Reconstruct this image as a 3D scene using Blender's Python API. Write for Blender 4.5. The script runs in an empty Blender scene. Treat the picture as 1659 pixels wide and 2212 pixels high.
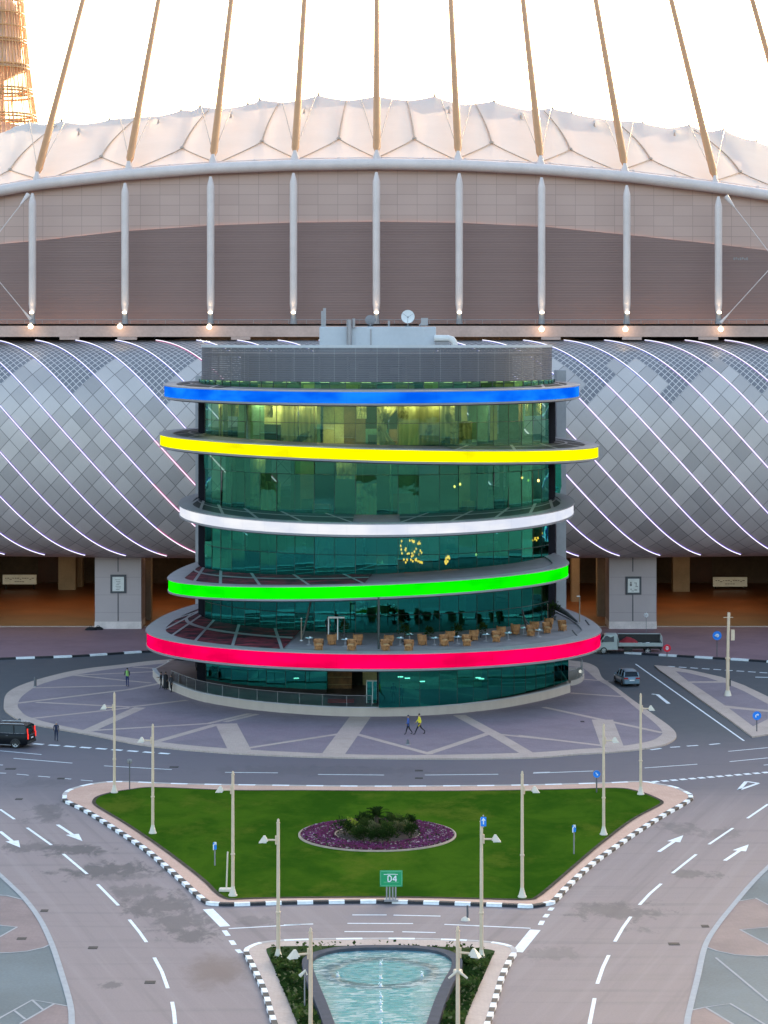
import bpy, bmesh, math, random
from mathutils import Vector, Matrix
from mathutils.geometry import tessellate_polygon
random.seed(7)
R = math.radians
PI = math.pi
scn = bpy.context.scene
col = scn.collection

# ------------------------------------------------------------------ camera
F, HC, U0, V0 = 5200.0, 34.0, 815.0, 735.0      # focal length in photo pixels, camera height in metres
EXPO = 3.4
cam_d = bpy.data.cameras.new("camera")
cam = bpy.data.objects.new("camera", cam_d)
col.objects.link(cam)
cam.location = (0, 0, HC)
cam.rotation_euler = (R(90), 0, 0)
cam_d.sensor_fit = 'VERTICAL'
cam_d.sensor_height = 36.0
cam_d.sensor_width = 36.0
cam_d.lens = 36.0 * F / 2212.0
cam_d.shift_x = (829.5 - U0) / 2212.0
cam_d.shift_y = -(1106.0 - V0) / 2212.0
cam_d.clip_start = 1.0
cam_d.clip_end = 20000.0
scn.camera = cam

# ------------------------------------------------------------------ sky and sun
SUN_AZ, SUN_EL = 22.0, 5.5                       # degrees to the right of the view axis, above the horizon
w = bpy.data.worlds.new("World")
scn.world = w
w.use_nodes = True
nt = w.node_tree
nt.nodes.clear()
sky = nt.nodes.new("ShaderNodeTexSky")
sky.sky_type = 'NISHITA'
sky.sun_disc = False
sky.sun_elevation = R(SUN_EL)
sky.sun_rotation = R(SUN_AZ)
sky.air_density = 0.8
sky.dust_density = 3.5
sky.ozone_density = 0.8
bg = nt.nodes.new("ShaderNodeBackground")
bg.inputs['Strength'].default_value = 0.12
wo = nt.nodes.new("ShaderNodeOutputWorld")
nt.links.new(sky.outputs[0], bg.inputs[0])
nt.links.new(bg.outputs[0], wo.inputs[0])
sun_d = bpy.data.lights.new("sun", 'SUN')
sun_d.energy = 2.0
sun_d.angle = R(0.5)
sun_d.color = (1.0, 0.70, 0.44)
sun = bpy.data.objects.new("sun", sun_d)
col.objects.link(sun)
sdir = Vector((math.sin(R(SUN_AZ)) * math.cos(R(SUN_EL)), math.cos(R(SUN_AZ)) * math.cos(R(SUN_EL)), math.sin(R(SUN_EL))))
sun.rotation_euler = sdir.to_track_quat('Z', 'Y').to_euler()
sun.location = sdir * 500

vs = scn.view_settings
vs.view_transform = 'Standard'
vs.look = 'None'
vs.exposure = EXPO
vs.gamma = 1.0
vs.use_curve_mapping = False
scn.render.engine = 'CYCLES'
scn.cycles.use_denoising = True
scn.cycles.max_bounces = 10
scn.cycles.transparent_max_bounces = 16
scn.cycles.glossy_bounces = 4
scn.cycles.diffuse_bounces = 3
scn.cycles.caustics_reflective = False
scn.cycles.caustics_refractive = False
scn.cycles.sample_clamp_indirect = 4.0

# ------------------------------------------------------------------ helpers
def P(u, v, d):
    return Vector(((u - U0) * d / F, d, HC - (v - V0) * d / F))
def G(u, v, z=0.0):
    d = F * (HC - z) / (v - V0)
    return Vector(((u - U0) * d / F, d, z))
def lerp(a, b, t): return a + (b - a) * t
def interp(tab, x):
    if x <= tab[0][0]: 
        (x0, y0), (x1, y1) = tab[0], tab[1]
        return y0 + (y1 - y0) * (x - x0) / (x1 - x0)
    for (x0, y0), (x1, y1) in zip(tab, tab[1:]):
        if x <= x1: return y0 + (y1 - y0) * (x - x0) / (x1 - x0)
    (x0, y0), (x1, y1) = tab[-2], tab[-1]
    return y1 + (y1 - y0) * (x - x1) / (x1 - x0)
def spline(pts, n=8, closed=False):
    pts = [Vector(p) for p in pts]
    out, m = [], len(pts)
    for i in range(m if closed else m - 1):
        if closed:
            p0, p1, p2, p3 = pts[i - 1], pts[i], pts[(i + 1) % m], pts[(i + 2) % m]
        else:
            p1, p2 = pts[i], pts[i + 1]
            p0 = pts[i - 1] if i else p1 * 2 - p2
            p3 = pts[i + 2] if i + 2 < m else p2 * 2 - p1
        for k in range(n):
            t = k / n
            out.append(0.5 * ((2 * p1) + (p2 - p0) * t + (2 * p0 - 5 * p1 + 4 * p2 - p3) * t * t + (3 * p1 - p0 - 3 * p2 + p3) * t ** 3))
    if not closed: out.append(pts[-1])
    return out
def lin(c):
    c = c / 255.0
    return c / 12.92 if c <= 0.04045 else ((c + 0.055) / 1.055) ** 2.4
def rgb(r, g, b): return (lin(r), lin(g), lin(b))

class MB:
    """collects geometry for ONE mesh object"""
    def __init__(self):
        self.v, self.f, self.m, self.s, self.uv = [], [], [], [], {}
    def add(self, vs_, fs_, mi=0, smooth=False):
        b = len(self.v)
        self.v += [tuple(p) for p in vs_]
        for f in fs_:
            self.f.append(tuple(i + b for i in f)); self.m.append(mi); self.s.append(smooth)
        return b
    def quad(self, a, b, c, d, mi=0, smooth=False, uv=None):
        self.add([a, b, c, d], [(0, 1, 2, 3)], mi, smooth)
        if uv: self.uv[len(self.f) - 1] = uv
    def box(self, c, s, mi=0, rz=0.0, rot=None):
        x, y, z = s[0] / 2, s[1] / 2, s[2] / 2
        pts = [Vector((i, j, k)) for k in (-z, z) for (i, j) in ((-x, -y), (x, -y), (x, y), (-x, y))]
        M = rot if rot is not None else Matrix.Rotation(rz, 3, 'Z')
        pts = [M @ p + Vector(c) for p in pts]
        self.add(pts, [(3, 2, 1, 0), (4, 5, 6, 7), (0, 1, 5, 4), (1, 2, 6, 5), (2, 3, 7, 6), (3, 0, 4, 7)], mi)
    def bbox(self, c, s, b=0.02, mi=0, rz=0.0):
        """box with chamfered vertical and top edges"""
        x, y, z = s[0] / 2, s[1] / 2, s[2] / 2
        def ringp(ix, iy, zz):
            return [(-ix + b, -iy, zz), (ix - b, -iy, zz), (ix, -iy + b, zz), (ix, iy - b, zz), (ix - b, iy, zz), (-ix + b, iy, zz), (-ix, iy - b, zz), (-ix, -iy + b, zz)]
        rings = [ringp(x, y, -z), ringp(x, y, z - b), ringp(x - b, y - b, z)]
        M = Matrix.Rotation(rz, 3, 'Z')
        pts = [M @ Vector(p) + Vector(c) for r_ in rings for p in r_]
        fs_ = [tuple(range(7, -1, -1)), tuple(range(16, 24))]
        for k in range(2):
            for i in range(8):
                j = (i + 1) % 8
                fs_.append((k * 8 + i, k * 8 + j, k * 8 + 8 + j, k * 8 + 8 + i))
        self.add(pts, fs_, mi)
    def tube(self, path, r, n=8, mi=0, caps=True, smooth=True):
        path = [Vector(p) for p in path]
        rad = r if isinstance(r, (list, tuple)) else [r] * len(path)
        rings = []
        a = None
        for i, p in enumerate(path):
            d = (path[min(i + 1, len(path) - 1)] - path[max(i - 1, 0)])
            d = d.normalized() if d.length > 1e-9 else Vector((0, 0, 1))
            if a is None:
                up = Vector((0, 0, 1)) if abs(d.z) < 0.9 else Vector((0, 1, 0))
                a = d.cross(up)
            else:
                a = a - d * a.dot(d)                      # carried along the path, so bends do not pinch
                if a.length < 1e-6: a = d.cross(Vector((1, 0, 0)))
            a.normalize(); b = a.cross(d).normalized()
            rings.append([p + (a * math.cos(2 * PI * k / n) + b * math.sin(2 * PI * k / n)) * rad[i] for k in range(n)])
        pts = [p for r_ in rings for p in r_]
        fs_ = []
        for i in range(len(path) - 1):
            for k in range(n):
                j = (k + 1) % n
                fs_.append((i * n + k, i * n + n + k, i * n + n + j, i * n + j))
        self.add(pts, fs_, mi, smooth)
        if caps:
            self.add(rings[0], [tuple(range(n))], mi)
            self.add(rings[-1], [tuple(range(n - 1, -1, -1))], mi)
    def lathe(self, prof, c=(0, 0, 0), n=16, mi=0, smooth=True, squash=(1, 1)):
        c = Vector(c)
        pts = [c + Vector((r_ * math.cos(2 * PI * k / n) * squash[0], r_ * math.sin(2 * PI * k / n) * squash[1], z)) for (r_, z) in prof for k in range(n)]
        fs_ = []
        for i in range(len(prof) - 1):
            for k in range(n):
                j = (k + 1) % n
                fs_.append((i * n + k, i * n + j, i * n + n + j, i * n + n + k))
        self.add(pts, fs_, mi, smooth)
        m = len(prof) - 1
        if prof[0][0] > 1e-4: self.add(pts[:n], [tuple(range(n - 1, -1, -1))], mi)
        if prof[-1][0] > 1e-4: self.add(pts[m * n:], [tuple(range(n))], mi)
    def grid(self, rows, mi=0, smooth=True, closed=False):
        n = len(rows[0])
        pts = [p for r_ in rows for p in r_]
        fs_ = []
        for i in range(len(rows) - 1):
            for k in range(n if closed else n - 1):
                j = (k + 1) % n
                fs_.append((i * n + k, i * n + j, i * n + n + j, i * n + n + k))
        self.add(pts, fs_, mi, smooth)
    def poly(self, pts, mi=0):
        """flat polygon, concave allowed"""
        pts = [Vector(p) for p in pts]
        ar = sum(a.x * b.y - b.x * a.y for a, b in zip(pts, pts[1:] + pts[:1]))
        if ar < 0: pts.reverse()
        tris = tessellate_polygon([[Vector((p.x, p.y, 0)) for p in pts]])
        fs_ = []
        for t in tris:
            a, b, c = (pts[i] for i in t)
            s = (b.x - a.x) * (c.y - a.y) - (b.y - a.y) * (c.x - a.x)
            fs_.append(tuple(t) if s > 0 else (t[0], t[2], t[1]))
        self.add(pts, fs_, mi)
        return pts
    def slab(self, pts, z0, z1, mi=0):
        top = self.poly([(p[0], p[1], z1) for p in pts], mi)
        n = len(top)
        self.add([(p.x, p.y, z0) for p in top] + [(p.x, p.y, z1) for p in top],
                 [(i, (i + 1) % n, n + (i + 1) % n, n + i) for i in range(n)], mi)
    def build(self, name, mats, parent=None, label=None, origin=None):
        me = bpy.data.meshes.new(name)
        o0 = Vector(origin) if origin is not None else None
        if origin is None and parent is not None:
            q, acc = parent, Vector((0, 0, 0))
            while True:
                acc += q.location
                if q.parent is None: break
                q = q.parent
            o0 = None if q.get('local') else acc
        vv = self.v if o0 is None else [(p[0] - o0.x, p[1] - o0.y, p[2] - o0.z) for p in self.v]
        me.from_pydata(vv, [], self.f)
        if not isinstance(mats, (list, tuple)): mats = [mats]
        for m_ in mats: me.materials.append(m_)
        me.polygons.foreach_set('material_index', self.m)
        me.polygons.foreach_set('use_smooth', self.s)
        if self.uv:
            ul = me.uv_layers.new(name='UVMap')
            for fi, cs in self.uv.items():
                for k, li in enumerate(me.polygons[fi].loop_indices):
                    ul.data[li].uv = cs[k]
        me.update()
        o = bpy.data.objects.new(name, me)
        col.objects.link(o)
        if parent is not None: o.parent = parent
        elif origin is not None: o.location = origin
        if label: o['label'] = label
        return o

def thing(name, label, cat, loc=(0, 0, 0), rz=0.0, group=None, local=True):
    o = bpy.data.objects.new(name, None)
    col.objects.link(o)
    o.location = loc; o.rotation_euler = (0, 0, rz)
    o.empty_display_size = 0.5
    o['label'] = label; o['category'] = cat
    o['local'] = 1 if local else 0
    if group: o['group'] = group
    return o
def tag(o, label, cat, group=None):
    o['label'] = label; o['category'] = cat
    if group: o['group'] = group
    return o
def struct(o):
    o['kind'] = 'structure'
    return o
def copy_tree(o, parent=None):
    c = o.copy(); col.objects.link(c); c.parent = parent
    for ch in list(o.children): copy_tree(ch, c)
    return c

# ------------------------------------------------------------------ materials
class NG:
    def __init__(self, name):
        self.mat = bpy.data.materials.new(name); self.mat.use_nodes = True
        self.t = self.mat.node_tree; self.t.nodes.clear()
        self.out = self.t.nodes.new('ShaderNodeOutputMaterial')
    def n(self, typ, **kw):
        x = self.t.nodes.new('ShaderNode' + typ)
        for k, v_ in kw.items(): setattr(x, k, v_)
        return x
    def l(self, a, b): self.t.links.new(a, b)
    def val(self, sock, v_):
        if hasattr(v_, 'is_linked') or isinstance(v_, bpy.types.NodeSocket): self.l(v_, sock)
        else:
            if isinstance(v_, tuple) and len(v_) == 3 and sock.type == 'RGBA': v_ = (*v_, 1)
            sock.default_value = v_
    def math(self, op, a, b=0.0, c=None, clamp=False):
        x = self.n('Math', operation=op, use_clamp=clamp)
        self.val(x.inputs[0], a); self.val(x.inputs[1], b)
        if c is not None: self.val(x.inputs[2], c)
        return x.outputs[0]
    def mix(self, f, a, b, bt='MIX'):
        x = self.n('MixRGB', blend_type=bt)
        self.val(x.inputs[0], f); self.val(x.inputs[1], a); self.val(x.inputs[2], b)
        return x.outputs[0]
    def coord(self, kind='Object'):
        return self.n('TexCoord').outputs[kind]
    def xyz(self, c):
        s = self.n('SeparateXYZ'); self.l(c, s.inputs[0]); return s.outputs
    def mapping(self, c, scale=(1, 1, 1), loc=(0, 0, 0), rot=(0, 0, 0)):
        m = self.n('Mapping'); self.l(c, m.inputs[0])
        m.inputs['Scale'].default_value = scale; m.inputs['Location'].default_value = loc; m.inputs['Rotation'].default_value = rot
        return m.outputs[0]
    def noise(self, c, scale, detail=4.0, rough=0.55, dist=0.0):
        x = self.n('TexNoise'); self.l(c, x.inputs['Vector'])
        x.inputs['Scale'].default_value = scale; x.inputs['Detail'].default_value = detail
        x.inputs['Roughness'].default_value = rough; x.inputs['Distortion'].default_value = dist
        return x.outputs[0]
    def ramp(self, f, stops):
        x = self.n('ValToRGB'); self.l(f, x.inputs[0])
        e = x.color_ramp.elements
        while len(e) > 1: e.remove(e[-1])
        for i, (p, c) in enumerate(stops):
            c = (c, c, c) if not isinstance(c, tuple) else c
            if i == 0: e[0].position = p; e[0].color = (*c, 1)
            else:
                k = e.new(p); k.color = (*c, 1)
        return x.outputs[0]
    def smooth(self, x, a, b):
        m = self.n('MapRange', interpolation_type='SMOOTHSTEP'); self.val(m.inputs[0], x)
        m.inputs[1].default_value = a; m.inputs[2].default_value = b
        return m.outputs[0]
    def line(self, x, period, width):
        """1 on thin lines every period along x"""
        fr = self.math('FRACT', self.math('DIVIDE', x, period))
        return self.math('LESS_THAN', fr, width / period)
    def bump(self, h, strength=0.2, dist=0.02):
        b = self.n('Bump'); self.l(h, b.inputs['Height']); b.inputs['Strength'].default_value = strength; b.inputs['Distance'].default_value = dist
        return b.outputs[0]
    def principled(self, color, rough=0.7, metal=0.0, normal=None, spec=0.4, **kw):
        p = self.n('BsdfPrincipled')
        self.val(p.inputs['Base Color'], color); self.val(p.inputs['Roughness'], rough)
        p.inputs['Metallic'].default_value = metal
        p.inputs['Specular IOR Level'].default_value = spec
        if normal is not None: self.l(normal, p.inputs['Normal'])
        for k, v_ in kw.items(): p.inputs[k.replace('_', ' ')].default_value = v_
        self.l(p.outputs[0], self.out.inputs[0])
        return p

_mats = {}
def M(name, color=None, rough=0.7, var=0.12, scale=1.5, metal=0.0, spec=0.35, bump=0.0, fine=None, **kw):
    """plain surface with two scales of uneven tone"""
    if name in _mats: return _mats[name]
    g = NG(name)
    c = g.coord()
    n1 = g.noise(c, scale, 5.0)
    n2 = g.noise(c, (fine or scale * 9.0), 3.0)
    f = g.math('ADD', g.math('MULTIPLY', n1, 0.65), g.math('MULTIPLY', n2, 0.35))
    lo = tuple(max(0, x * (1 - 1.6 * var)) for x in color); hi = tuple(min(1, x * (1 + 1.6 * var)) for x in color)
    cc = g.ramp(f, [(0.3, lo), (0.7, hi)])
    rr = g.math('ADD', g.math('MULTIPLY', n2, 0.16), max(0.02, rough - 0.08))
    nrm = g.bump(n2, bump, 0.03) if bump else None
    g.principled(cc, rr, metal, nrm, spec, **kw)
    _mats[name] = g.mat
    return g.mat
def EM(name, color, k=1.0):
    """something that gives off light; color is as seen at the scene's exposure"""
    if name in _mats: return _mats[name]
    g = NG(name)
    e = g.n('Emission')
    e.inputs[0].default_value = (*color, 1)
    e.inputs[1].default_value = k / 2 ** EXPO
    g.l(e.outputs[0], g.out.inputs[0])
    _mats[name] = g.mat
    return g.mat
# ================================================================== GROUND
def road_mat():
    g = NG("road_surface")
    c = g.coord()
    s = g.xyz(c)
    big = g.noise(c, 0.06, 5.0, 0.6)
    mid = g.noise(c, 0.5, 5.0, 0.65)
    fine = g.noise(c, 9.0, 3.0, 0.7)
    streak = g.noise(g.mapping(c, (0.05, 0.9, 1)), 1.0, 4.0)
    # far carriageway is dark asphalt, the near one pinkish block paving
    yy = g.math('ADD', s[1], g.math('MULTIPLY', g.math('SUBTRACT', big, 0.5), 14.0))
    f1 = g.smooth(yy, 170.0, 186.0)
    f2 = g.smooth(yy, 196.0, 214.0)
    near = g.mix(mid, (0.225, 0.178, 0.185), (0.285, 0.228, 0.232))
    asph = g.mix(mid, (0.112, 0.100, 0.125), (0.150, 0.135, 0.160))
    far = g.mix(mid, (0.062, 0.068, 0.082), (0.088, 0.098, 0.112))
    base = g.mix(f1, near, asph)
    base = g.mix(f2, base, far)
    base = g.mix(g.math('MULTIPLY', g.smooth(streak, 0.5, 0.75), 0.25), base, (0.075, 0.073, 0.085))
    # wheel tracks along the two approach roads
    cr = g.math('ADD', g.math('MULTIPLY', g.math('ABSOLUTE', s[0]), -0.947), g.math('MULTIPLY', s[1], 0.326))
    al = g.math('ADD', g.math('MULTIPLY', g.math('ABSOLUTE', s[0]), 0.326), g.math('MULTIPLY', s[1], 0.947))
    cv_ = g.n('CombineXYZ'); g.l(cr, cv_.inputs[0]); g.l(g.math('MULTIPLY', al, 0.025), cv_.inputs[1])
    trk = g.noise(cv_.outputs[0], 0.75, 4.0, 0.6)
    kf_ = g.math('SUBTRACT', 1.0, f1)
    base = g.mix(g.math('MULTIPLY', g.math('MULTIPLY', g.smooth(trk, 0.52, 0.68), 0.40), kf_), base, (0.150, 0.120, 0.128))
    base = g.mix(g.math('MULTIPLY', g.math('MULTIPLY', g.smooth(trk, 0.48, 0.34), 0.30), kf_), base, (0.33, 0.275, 0.275))
    # oil and water stains on the block paving
    nz = g.noise(g.mapping(c, (.8, .38, 1)), 1.0, 10.0, 0.74, .35)
    tot = None
    for (u, v, ru, rv, k) in STAINS:
        p = G(u, v)
        sx = ru * p.y / F; sy = rv * p.y * p.y / (F * HC)
        d = g.mapping(c, (1 / sx, 1 / sy, 0.0), (-p.x / sx, -p.y / sy, 0))
        ln = g.n('VectorMath', operation='LENGTH'); g.l(d, ln.inputs[0])
        e = g.math('ADD', ln.outputs['Value'], g.math('MULTIPLY', g.math('SUBTRACT', nz, 0.5), 4.6))
        m = g.math('MULTIPLY', g.smooth(e, 1.05, 0.45), k)
        tot = m if tot is None else g.math('MAXIMUM', tot, m)
    base = g.mix(tot, base, (0.062, 0.058, 0.066))
    p = G(470, 2098)
    d = g.mapping(c, (1 / 2.2, 1 / 4.5, 0), (-p.x / 2.2, -p.y / 4.5, 0), )
    ln = g.n('VectorMath', operation='LENGTH'); g.l(d, ln.inputs[0])
    rust = g.math('MULTIPLY', g.smooth(g.math('ADD', ln.outputs['Value'], g.math('MULTIPLY', g.math('SUBTRACT', nz, 0.5), 1.6)), 1.1, 0.2), 0.55)
    base = g.mix(rust, base, (0.115, 0.062, 0.045))
    base = g.mix(g.math('MULTIPLY', fine, 0.35), base, (0.04, 0.04, 0.045))
    g.principled(base, g.math('ADD', g.math('MULTIPLY', mid, 0.25), 0.55), 0.0, g.bump(fine, 0.25, 0.02), 0.3)
    return g.mat
STAINS = [(98, 1755, 45, 22, 0.55), (60, 1830, 80, 12, 0.6), (165, 1838, 80, 14, 0.8), (235, 1880, 110, 20, 0.8), (255, 1893, 110, 14, 0.45), (300, 1925, 60, 20, .5), (345, 1955, 85, 34, 0.65), (385, 1990, 75, 26, .6),
          (420, 2018, 70, 20, 0.7), (1330, 1968, 110, 22, 0.55), (1500, 1888, 60, 10, 0.55), (1400, 2010, 40, 10, 0.4), (1465, 1790, 45, 14, 0.4),
          (247, 2128, 35, 8, 0.6), (1180, 2060, 80, 16, 0.3), (560, 1990, 60, 12, 0.35), (1560, 1800, 60, 12, 0.3), (700, 1665, 300, 12, 0.25), (90, 1690, 90, 10, 0.3)]
m_road = road_mat()
m_sand = M("sandy_ground", (0.16, 0.14, 0.12), 0.9, 0.2, 0.02)
mb = MB(); mb.quad((-6000, -6000, -0.03), (6000, -6000, -0.03), (6000, 12000, -0.03), (-6000, 12000, -0.03)); struct(mb.build("ground", m_sand))
mb = MB(); mb.quad((-140, 40, 0), (140, 40, 0), (140, 300, 0), (-140, 300, 0)); struct(mb.build("road", m_road))

def paver_mat(name, ca, cb, scale=0.25):
    g = NG(name)
    c = g.coord()
    br = g.n('TexBrick'); g.l(g.mapping(c, (1.6, 1.6, 1.6), rot=(0, 0, R(45))), br.inputs[0])
    br.inputs['Color1'].default_value = (*ca, 1); br.inputs['Color2'].default_value = (*cb, 1)
    br.inputs['Mortar'].default_value = (*[x * 0.6 for x in ca], 1)
    br.inputs['Scale'].default_value = 1.0; br.inputs['Mortar Size'].default_value = 0.012
    n1 = g.noise(c, scale, 6.0, 0.6)
    n2 = g.noise(c, 6.0, 3.0)
    cc = g.mix(0.45, br.outputs[0], g.mix(n2, ca, cb))
    cc = g.mix(g.math('MULTIPLY', g.smooth(n1, 0.42, 0.75), 0.45), cc, tuple(x * 0.72 for x in ca))
    g.principled(cc, g.math('ADD', g.math('MULTIPLY', n1, 0.3), 0.5), 0.0, g.bump(n2, 0.2, 0.01), 0.3)
    return g.mat
m_tan = paver_mat("tan_paving", (0.42, 0.325, 0.285), (0.50, 0.395, 0.35), 0.3)
m_pinkwalk = paver_mat("pink_paving", (0.50, 0.305, 0.235), (0.57, 0.37, 0.295), 0.3)
m_purple = paver_mat("purple_paving", (0.195, 0.158, 0.190), (0.250, 0.200, 0.232), 0.2)
m_conc_floor = paver_mat("concourse_paving", (0.225, 0.135, 0.160), (0.275, 0.165, 0.190), 0.15)
m_paint = M("road_paint", (0.70, 0.74, 0.78), 0.6, 0.14, 3.0)
m_kerb_w = M("kerb_white", (0.78, 0.80, 0.84), 0.6, 0.10, 3.0)
m_kerb_k = M("kerb_black", (0.018, 0.02, 0.028), 0.6, 0.2, 3.0)
m_kerb_c = M("kerb_concrete", (0.42, 0.38, 0.37), 0.75, 0.1, 3.0)

def uvs(pts, z=0.0): return [G(u, v, z) for (u, v) in pts]
def Z(ox, oy, k, pts):       # crop coordinates to photo coordinates
    return [(x / k + ox, y / k + oy) for (x, y) in pts]
Z5 = lambda *p: Z(0, 1350.1, 3.072, p)
Z66 = lambda *p: Z(1119.0, 1296.1, 3.072, p)
Z71 = lambda *p: Z(486.0, 1458.1, 2.363, p)
Z8 = lambda *p: Z(0, 1674.1, 2.56, p)
Z93 = lambda *p: Z(486.0, 1836.1, 2.363, p)
Z94 = lambda *p: Z(1011.0, 1620.1, 2.56, p)

def arclen(pts):
    d = [0.0]
    for a, b in zip(pts, pts[1:]): d.append(d[-1] + (b - a).length)
    return d
def resample(pts, step):
    d = arclen(pts); n = max(2, round(d[-1] / step)); out = []; j = 0
    for i in range(n + 1):
        s = d[-1] * i / n
        while j < len(d) - 2 and d[j + 1] < s: j += 1
        t = (s - d[j]) / max(1e-9, d[j + 1] - d[j])
        out.append(pts[j].lerp(pts[j + 1], t))
    return out
def kerb(name, pts, inside, wd=0.34, z0=0.0, z1=0.17, seg=0.95, mats=None, every=None):
    """kerb stones along pts, alternately painted; inside = +1 puts the stone left of the path"""
    pp = resample(pts, seg / 3)
    mb = MB()
    n = len(pp)
    nor = []
    for i in range(n):
        d = pp[min(i + 1, n - 1)] - pp[max(i - 1, 0)]
        nor.append(Vector((-d.y, d.x, 0)).normalized() * inside)
    for i in range(n - 1):
        a, b = pp[i], pp[i + 1]
        a2, b2 = a + nor[i] * wd, b + nor[i + 1] * wd
        mi = (i // 3) % 2
        Zt = lambda p, z: Vector((p.x, p.y, z))
        q = [Zt(a, z0), Zt(b, z0), Zt(b2, z0), Zt(a2, z0), Zt(a + nor[i] * .02, z1), Zt(b + nor[i + 1] * .02, z1), Zt(b2, z1), Zt(a2, z1)]
        mb.add(q, [(0, 1, 5, 4), (4, 5, 6, 7), (2, 3, 7, 6)] if inside > 0 else [(1, 0, 4, 5), (5, 4, 7, 6), (3, 2, 6, 7)], mi)
    return struct(mb.build(name, mats or [m_kerb_w, m_kerb_k]))
def band(mb, pts, wd, z, mi=0):
    pts = [Vector(p) for p in pts]
    n = len(pts); L, Rr = [], []
    for i in range(n):
        d = pts[min(i + 1, n - 1)] - pts[max(i - 1, 0)]
        nn = Vector((-d.y, d.x, 0)).normalized() * wd / 2
        L.append(Vector((pts[i].x + nn.x, pts[i].y + nn.y, z))); Rr.append(Vector((pts[i].x - nn.x, pts[i].y - nn.y, z)))
    for i in range(n - 1): mb.add([Rr[i], Rr[i + 1], L[i + 1], L[i]], [(0, 1, 2, 3)], mi)

# ---------------------------------------------------------------- plaza round the tower
pl_out = Z5((25, 520), (60, 440), (220, 370), (500, 300), (800, 262), (1120, 228)) + [(600, 1412), (815, 1410), (1050, 1414)] + \
    Z66((340, 400), (510, 437), (560, 515), (640, 570), (760, 660), (900, 760), (1010, 840), (1050, 890), (1030, 930), (930, 968), (700, 1000), (400, 1020), (0, 1045)) + \
    [(825, 1637)] + Z5((1659, 855), (1000, 800), (600, 725), (200, 650), (50, 580))
pl_in = Z5((120, 518), (150, 470), (240, 408), (330, 375), (500, 333), (700, 298), (1000, 264), (1150, 252)) + [(600, 1420), (815, 1418), (1050, 1424)] + \
    Z66((340, 440), (430, 452), (520, 525), (600, 572), (690, 640), (800, 730), (900, 810), (955, 870), (940, 905), (860, 940), (660, 972), (400, 990), (0, 1015)) + \
    Z71((800, 408), (100, 380)) + Z5((1050, 775), (570, 700), (220, 620), (130, 560))
zp = 0.13
po = spline(uvs(pl_out, zp), 8, True)
mb = MB(); mb.slab(po, 0.0, zp); struct(mb.build("plaza_border", m_tan))
mb = MB(); mb.poly([(p.x, p.y, zp + 0.006) for p in spline(uvs(pl_in, zp), 6, True)]); struct(mb.build("plaza", m_purple))
mb = MB()
narrow, wide = 0.55, 0.95
for pts, wd in [(Z5((200, 418), (850, 402)), narrow), (Z5((480, 332), (820, 368), (1000, 385)), narrow), (Z5((480, 335), (1060, 308)), narrow), (Z5((880, 280), (1150, 295)), narrow),
                (Z5((110, 520), (850, 430), (1060, 388)), .62), (Z5((240, 513), (860, 545), (950, 535), (1240, 500)), .62), (Z5((200, 622), (860, 550)), narrow),
                (Z5((580, 705), (930, 548)), 1.15), (Z5((590, 702), (1380, 655), (1659, 588)), .6), (Z5((1020, 780), (1440, 660)), .8),
                (Z5((1500, 655), (1590, 830)), 1.9), (Z71((0, 240), (165, 200)), .6), (Z71((100, 376), (620, 296)), .6), (Z71((690, 215), (550, 408)), 1.9),
                (Z71((650, 297), (1050, 405)), .65), (Z71((1035, 402), (1350, 297)), .75), (Z71((1195, 205), (1380, 305), (1545, 402)), 1.15), (Z71((1380, 302), (1659, 330)), .6),
                (Z66((170, 712), (960, 882)), .6), (Z66((560, 795), (628, 978)), 1.9), (Z66((0, 900), (570, 968)), .62), (Z66((350, 618), (700, 642)), .6), (Z66((400, 523), (600, 540)), .55)]:
    band(mb, uvs(pts, zp), wd, zp + 0.012 + 0.0004 * (len(mb.f) % 9))
struct(mb.build("plaza_band", m_tan))

# ---------------------------------------------------------------- triangle island on the right
ti_out = Z66((905, 432), (1000, 440), (1150, 465), (1350, 510), (1500, 565), (1659, 640), (1900, 790), (1900, 830), (1659, 888), (1590, 900), (1555, 905), (1400, 790), (1200, 650), (1040, 535), (940, 465))
mb = MB(); mb.slab(uvs(ti_out, zp), 0, zp); struct(mb.build("traffic_island_border", m_tan))
for pts in (Z66((1045, 472), (1120, 482), (1250, 512), (1330, 538), (1130, 540)), Z66((1150, 550), (1370, 548), (1500, 605), (1659, 690), (1659, 730), (1375, 700)), Z66((1400, 718), (1659, 742), (1659, 790), (1560, 838))):
    mb = MB(); mb.poly(uvs(pts, zp + .006)); struct(mb.build("traffic_island_paving", m_purple))

# ---------------------------------------------------------------- concourse in front of the stadium
kb = Z5((-900, 275), (0, 232), (500, 214), (1050, 180)) + [(600, 1400), (815, 1397), (1050, 1400)] + Z66((520, 347), (920, 371), (1200, 387), (1659, 416), (2500, 478))
kpts = spline(uvs(kb, 0.0), 8)
kerb("kerb", kpts, +1, 0.45, 0, .2, 2.0)
ZCON = 0.195
front = [Vector((p.x, p.y + 0.35, ZCON)) for p in kpts]
mb = MB(); mb.poly(front + [Vector((140, 288.0, ZCON)), Vector((-140, 288.0, ZCON))]); struct(mb.build("concourse", m_conc_floor))

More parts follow.
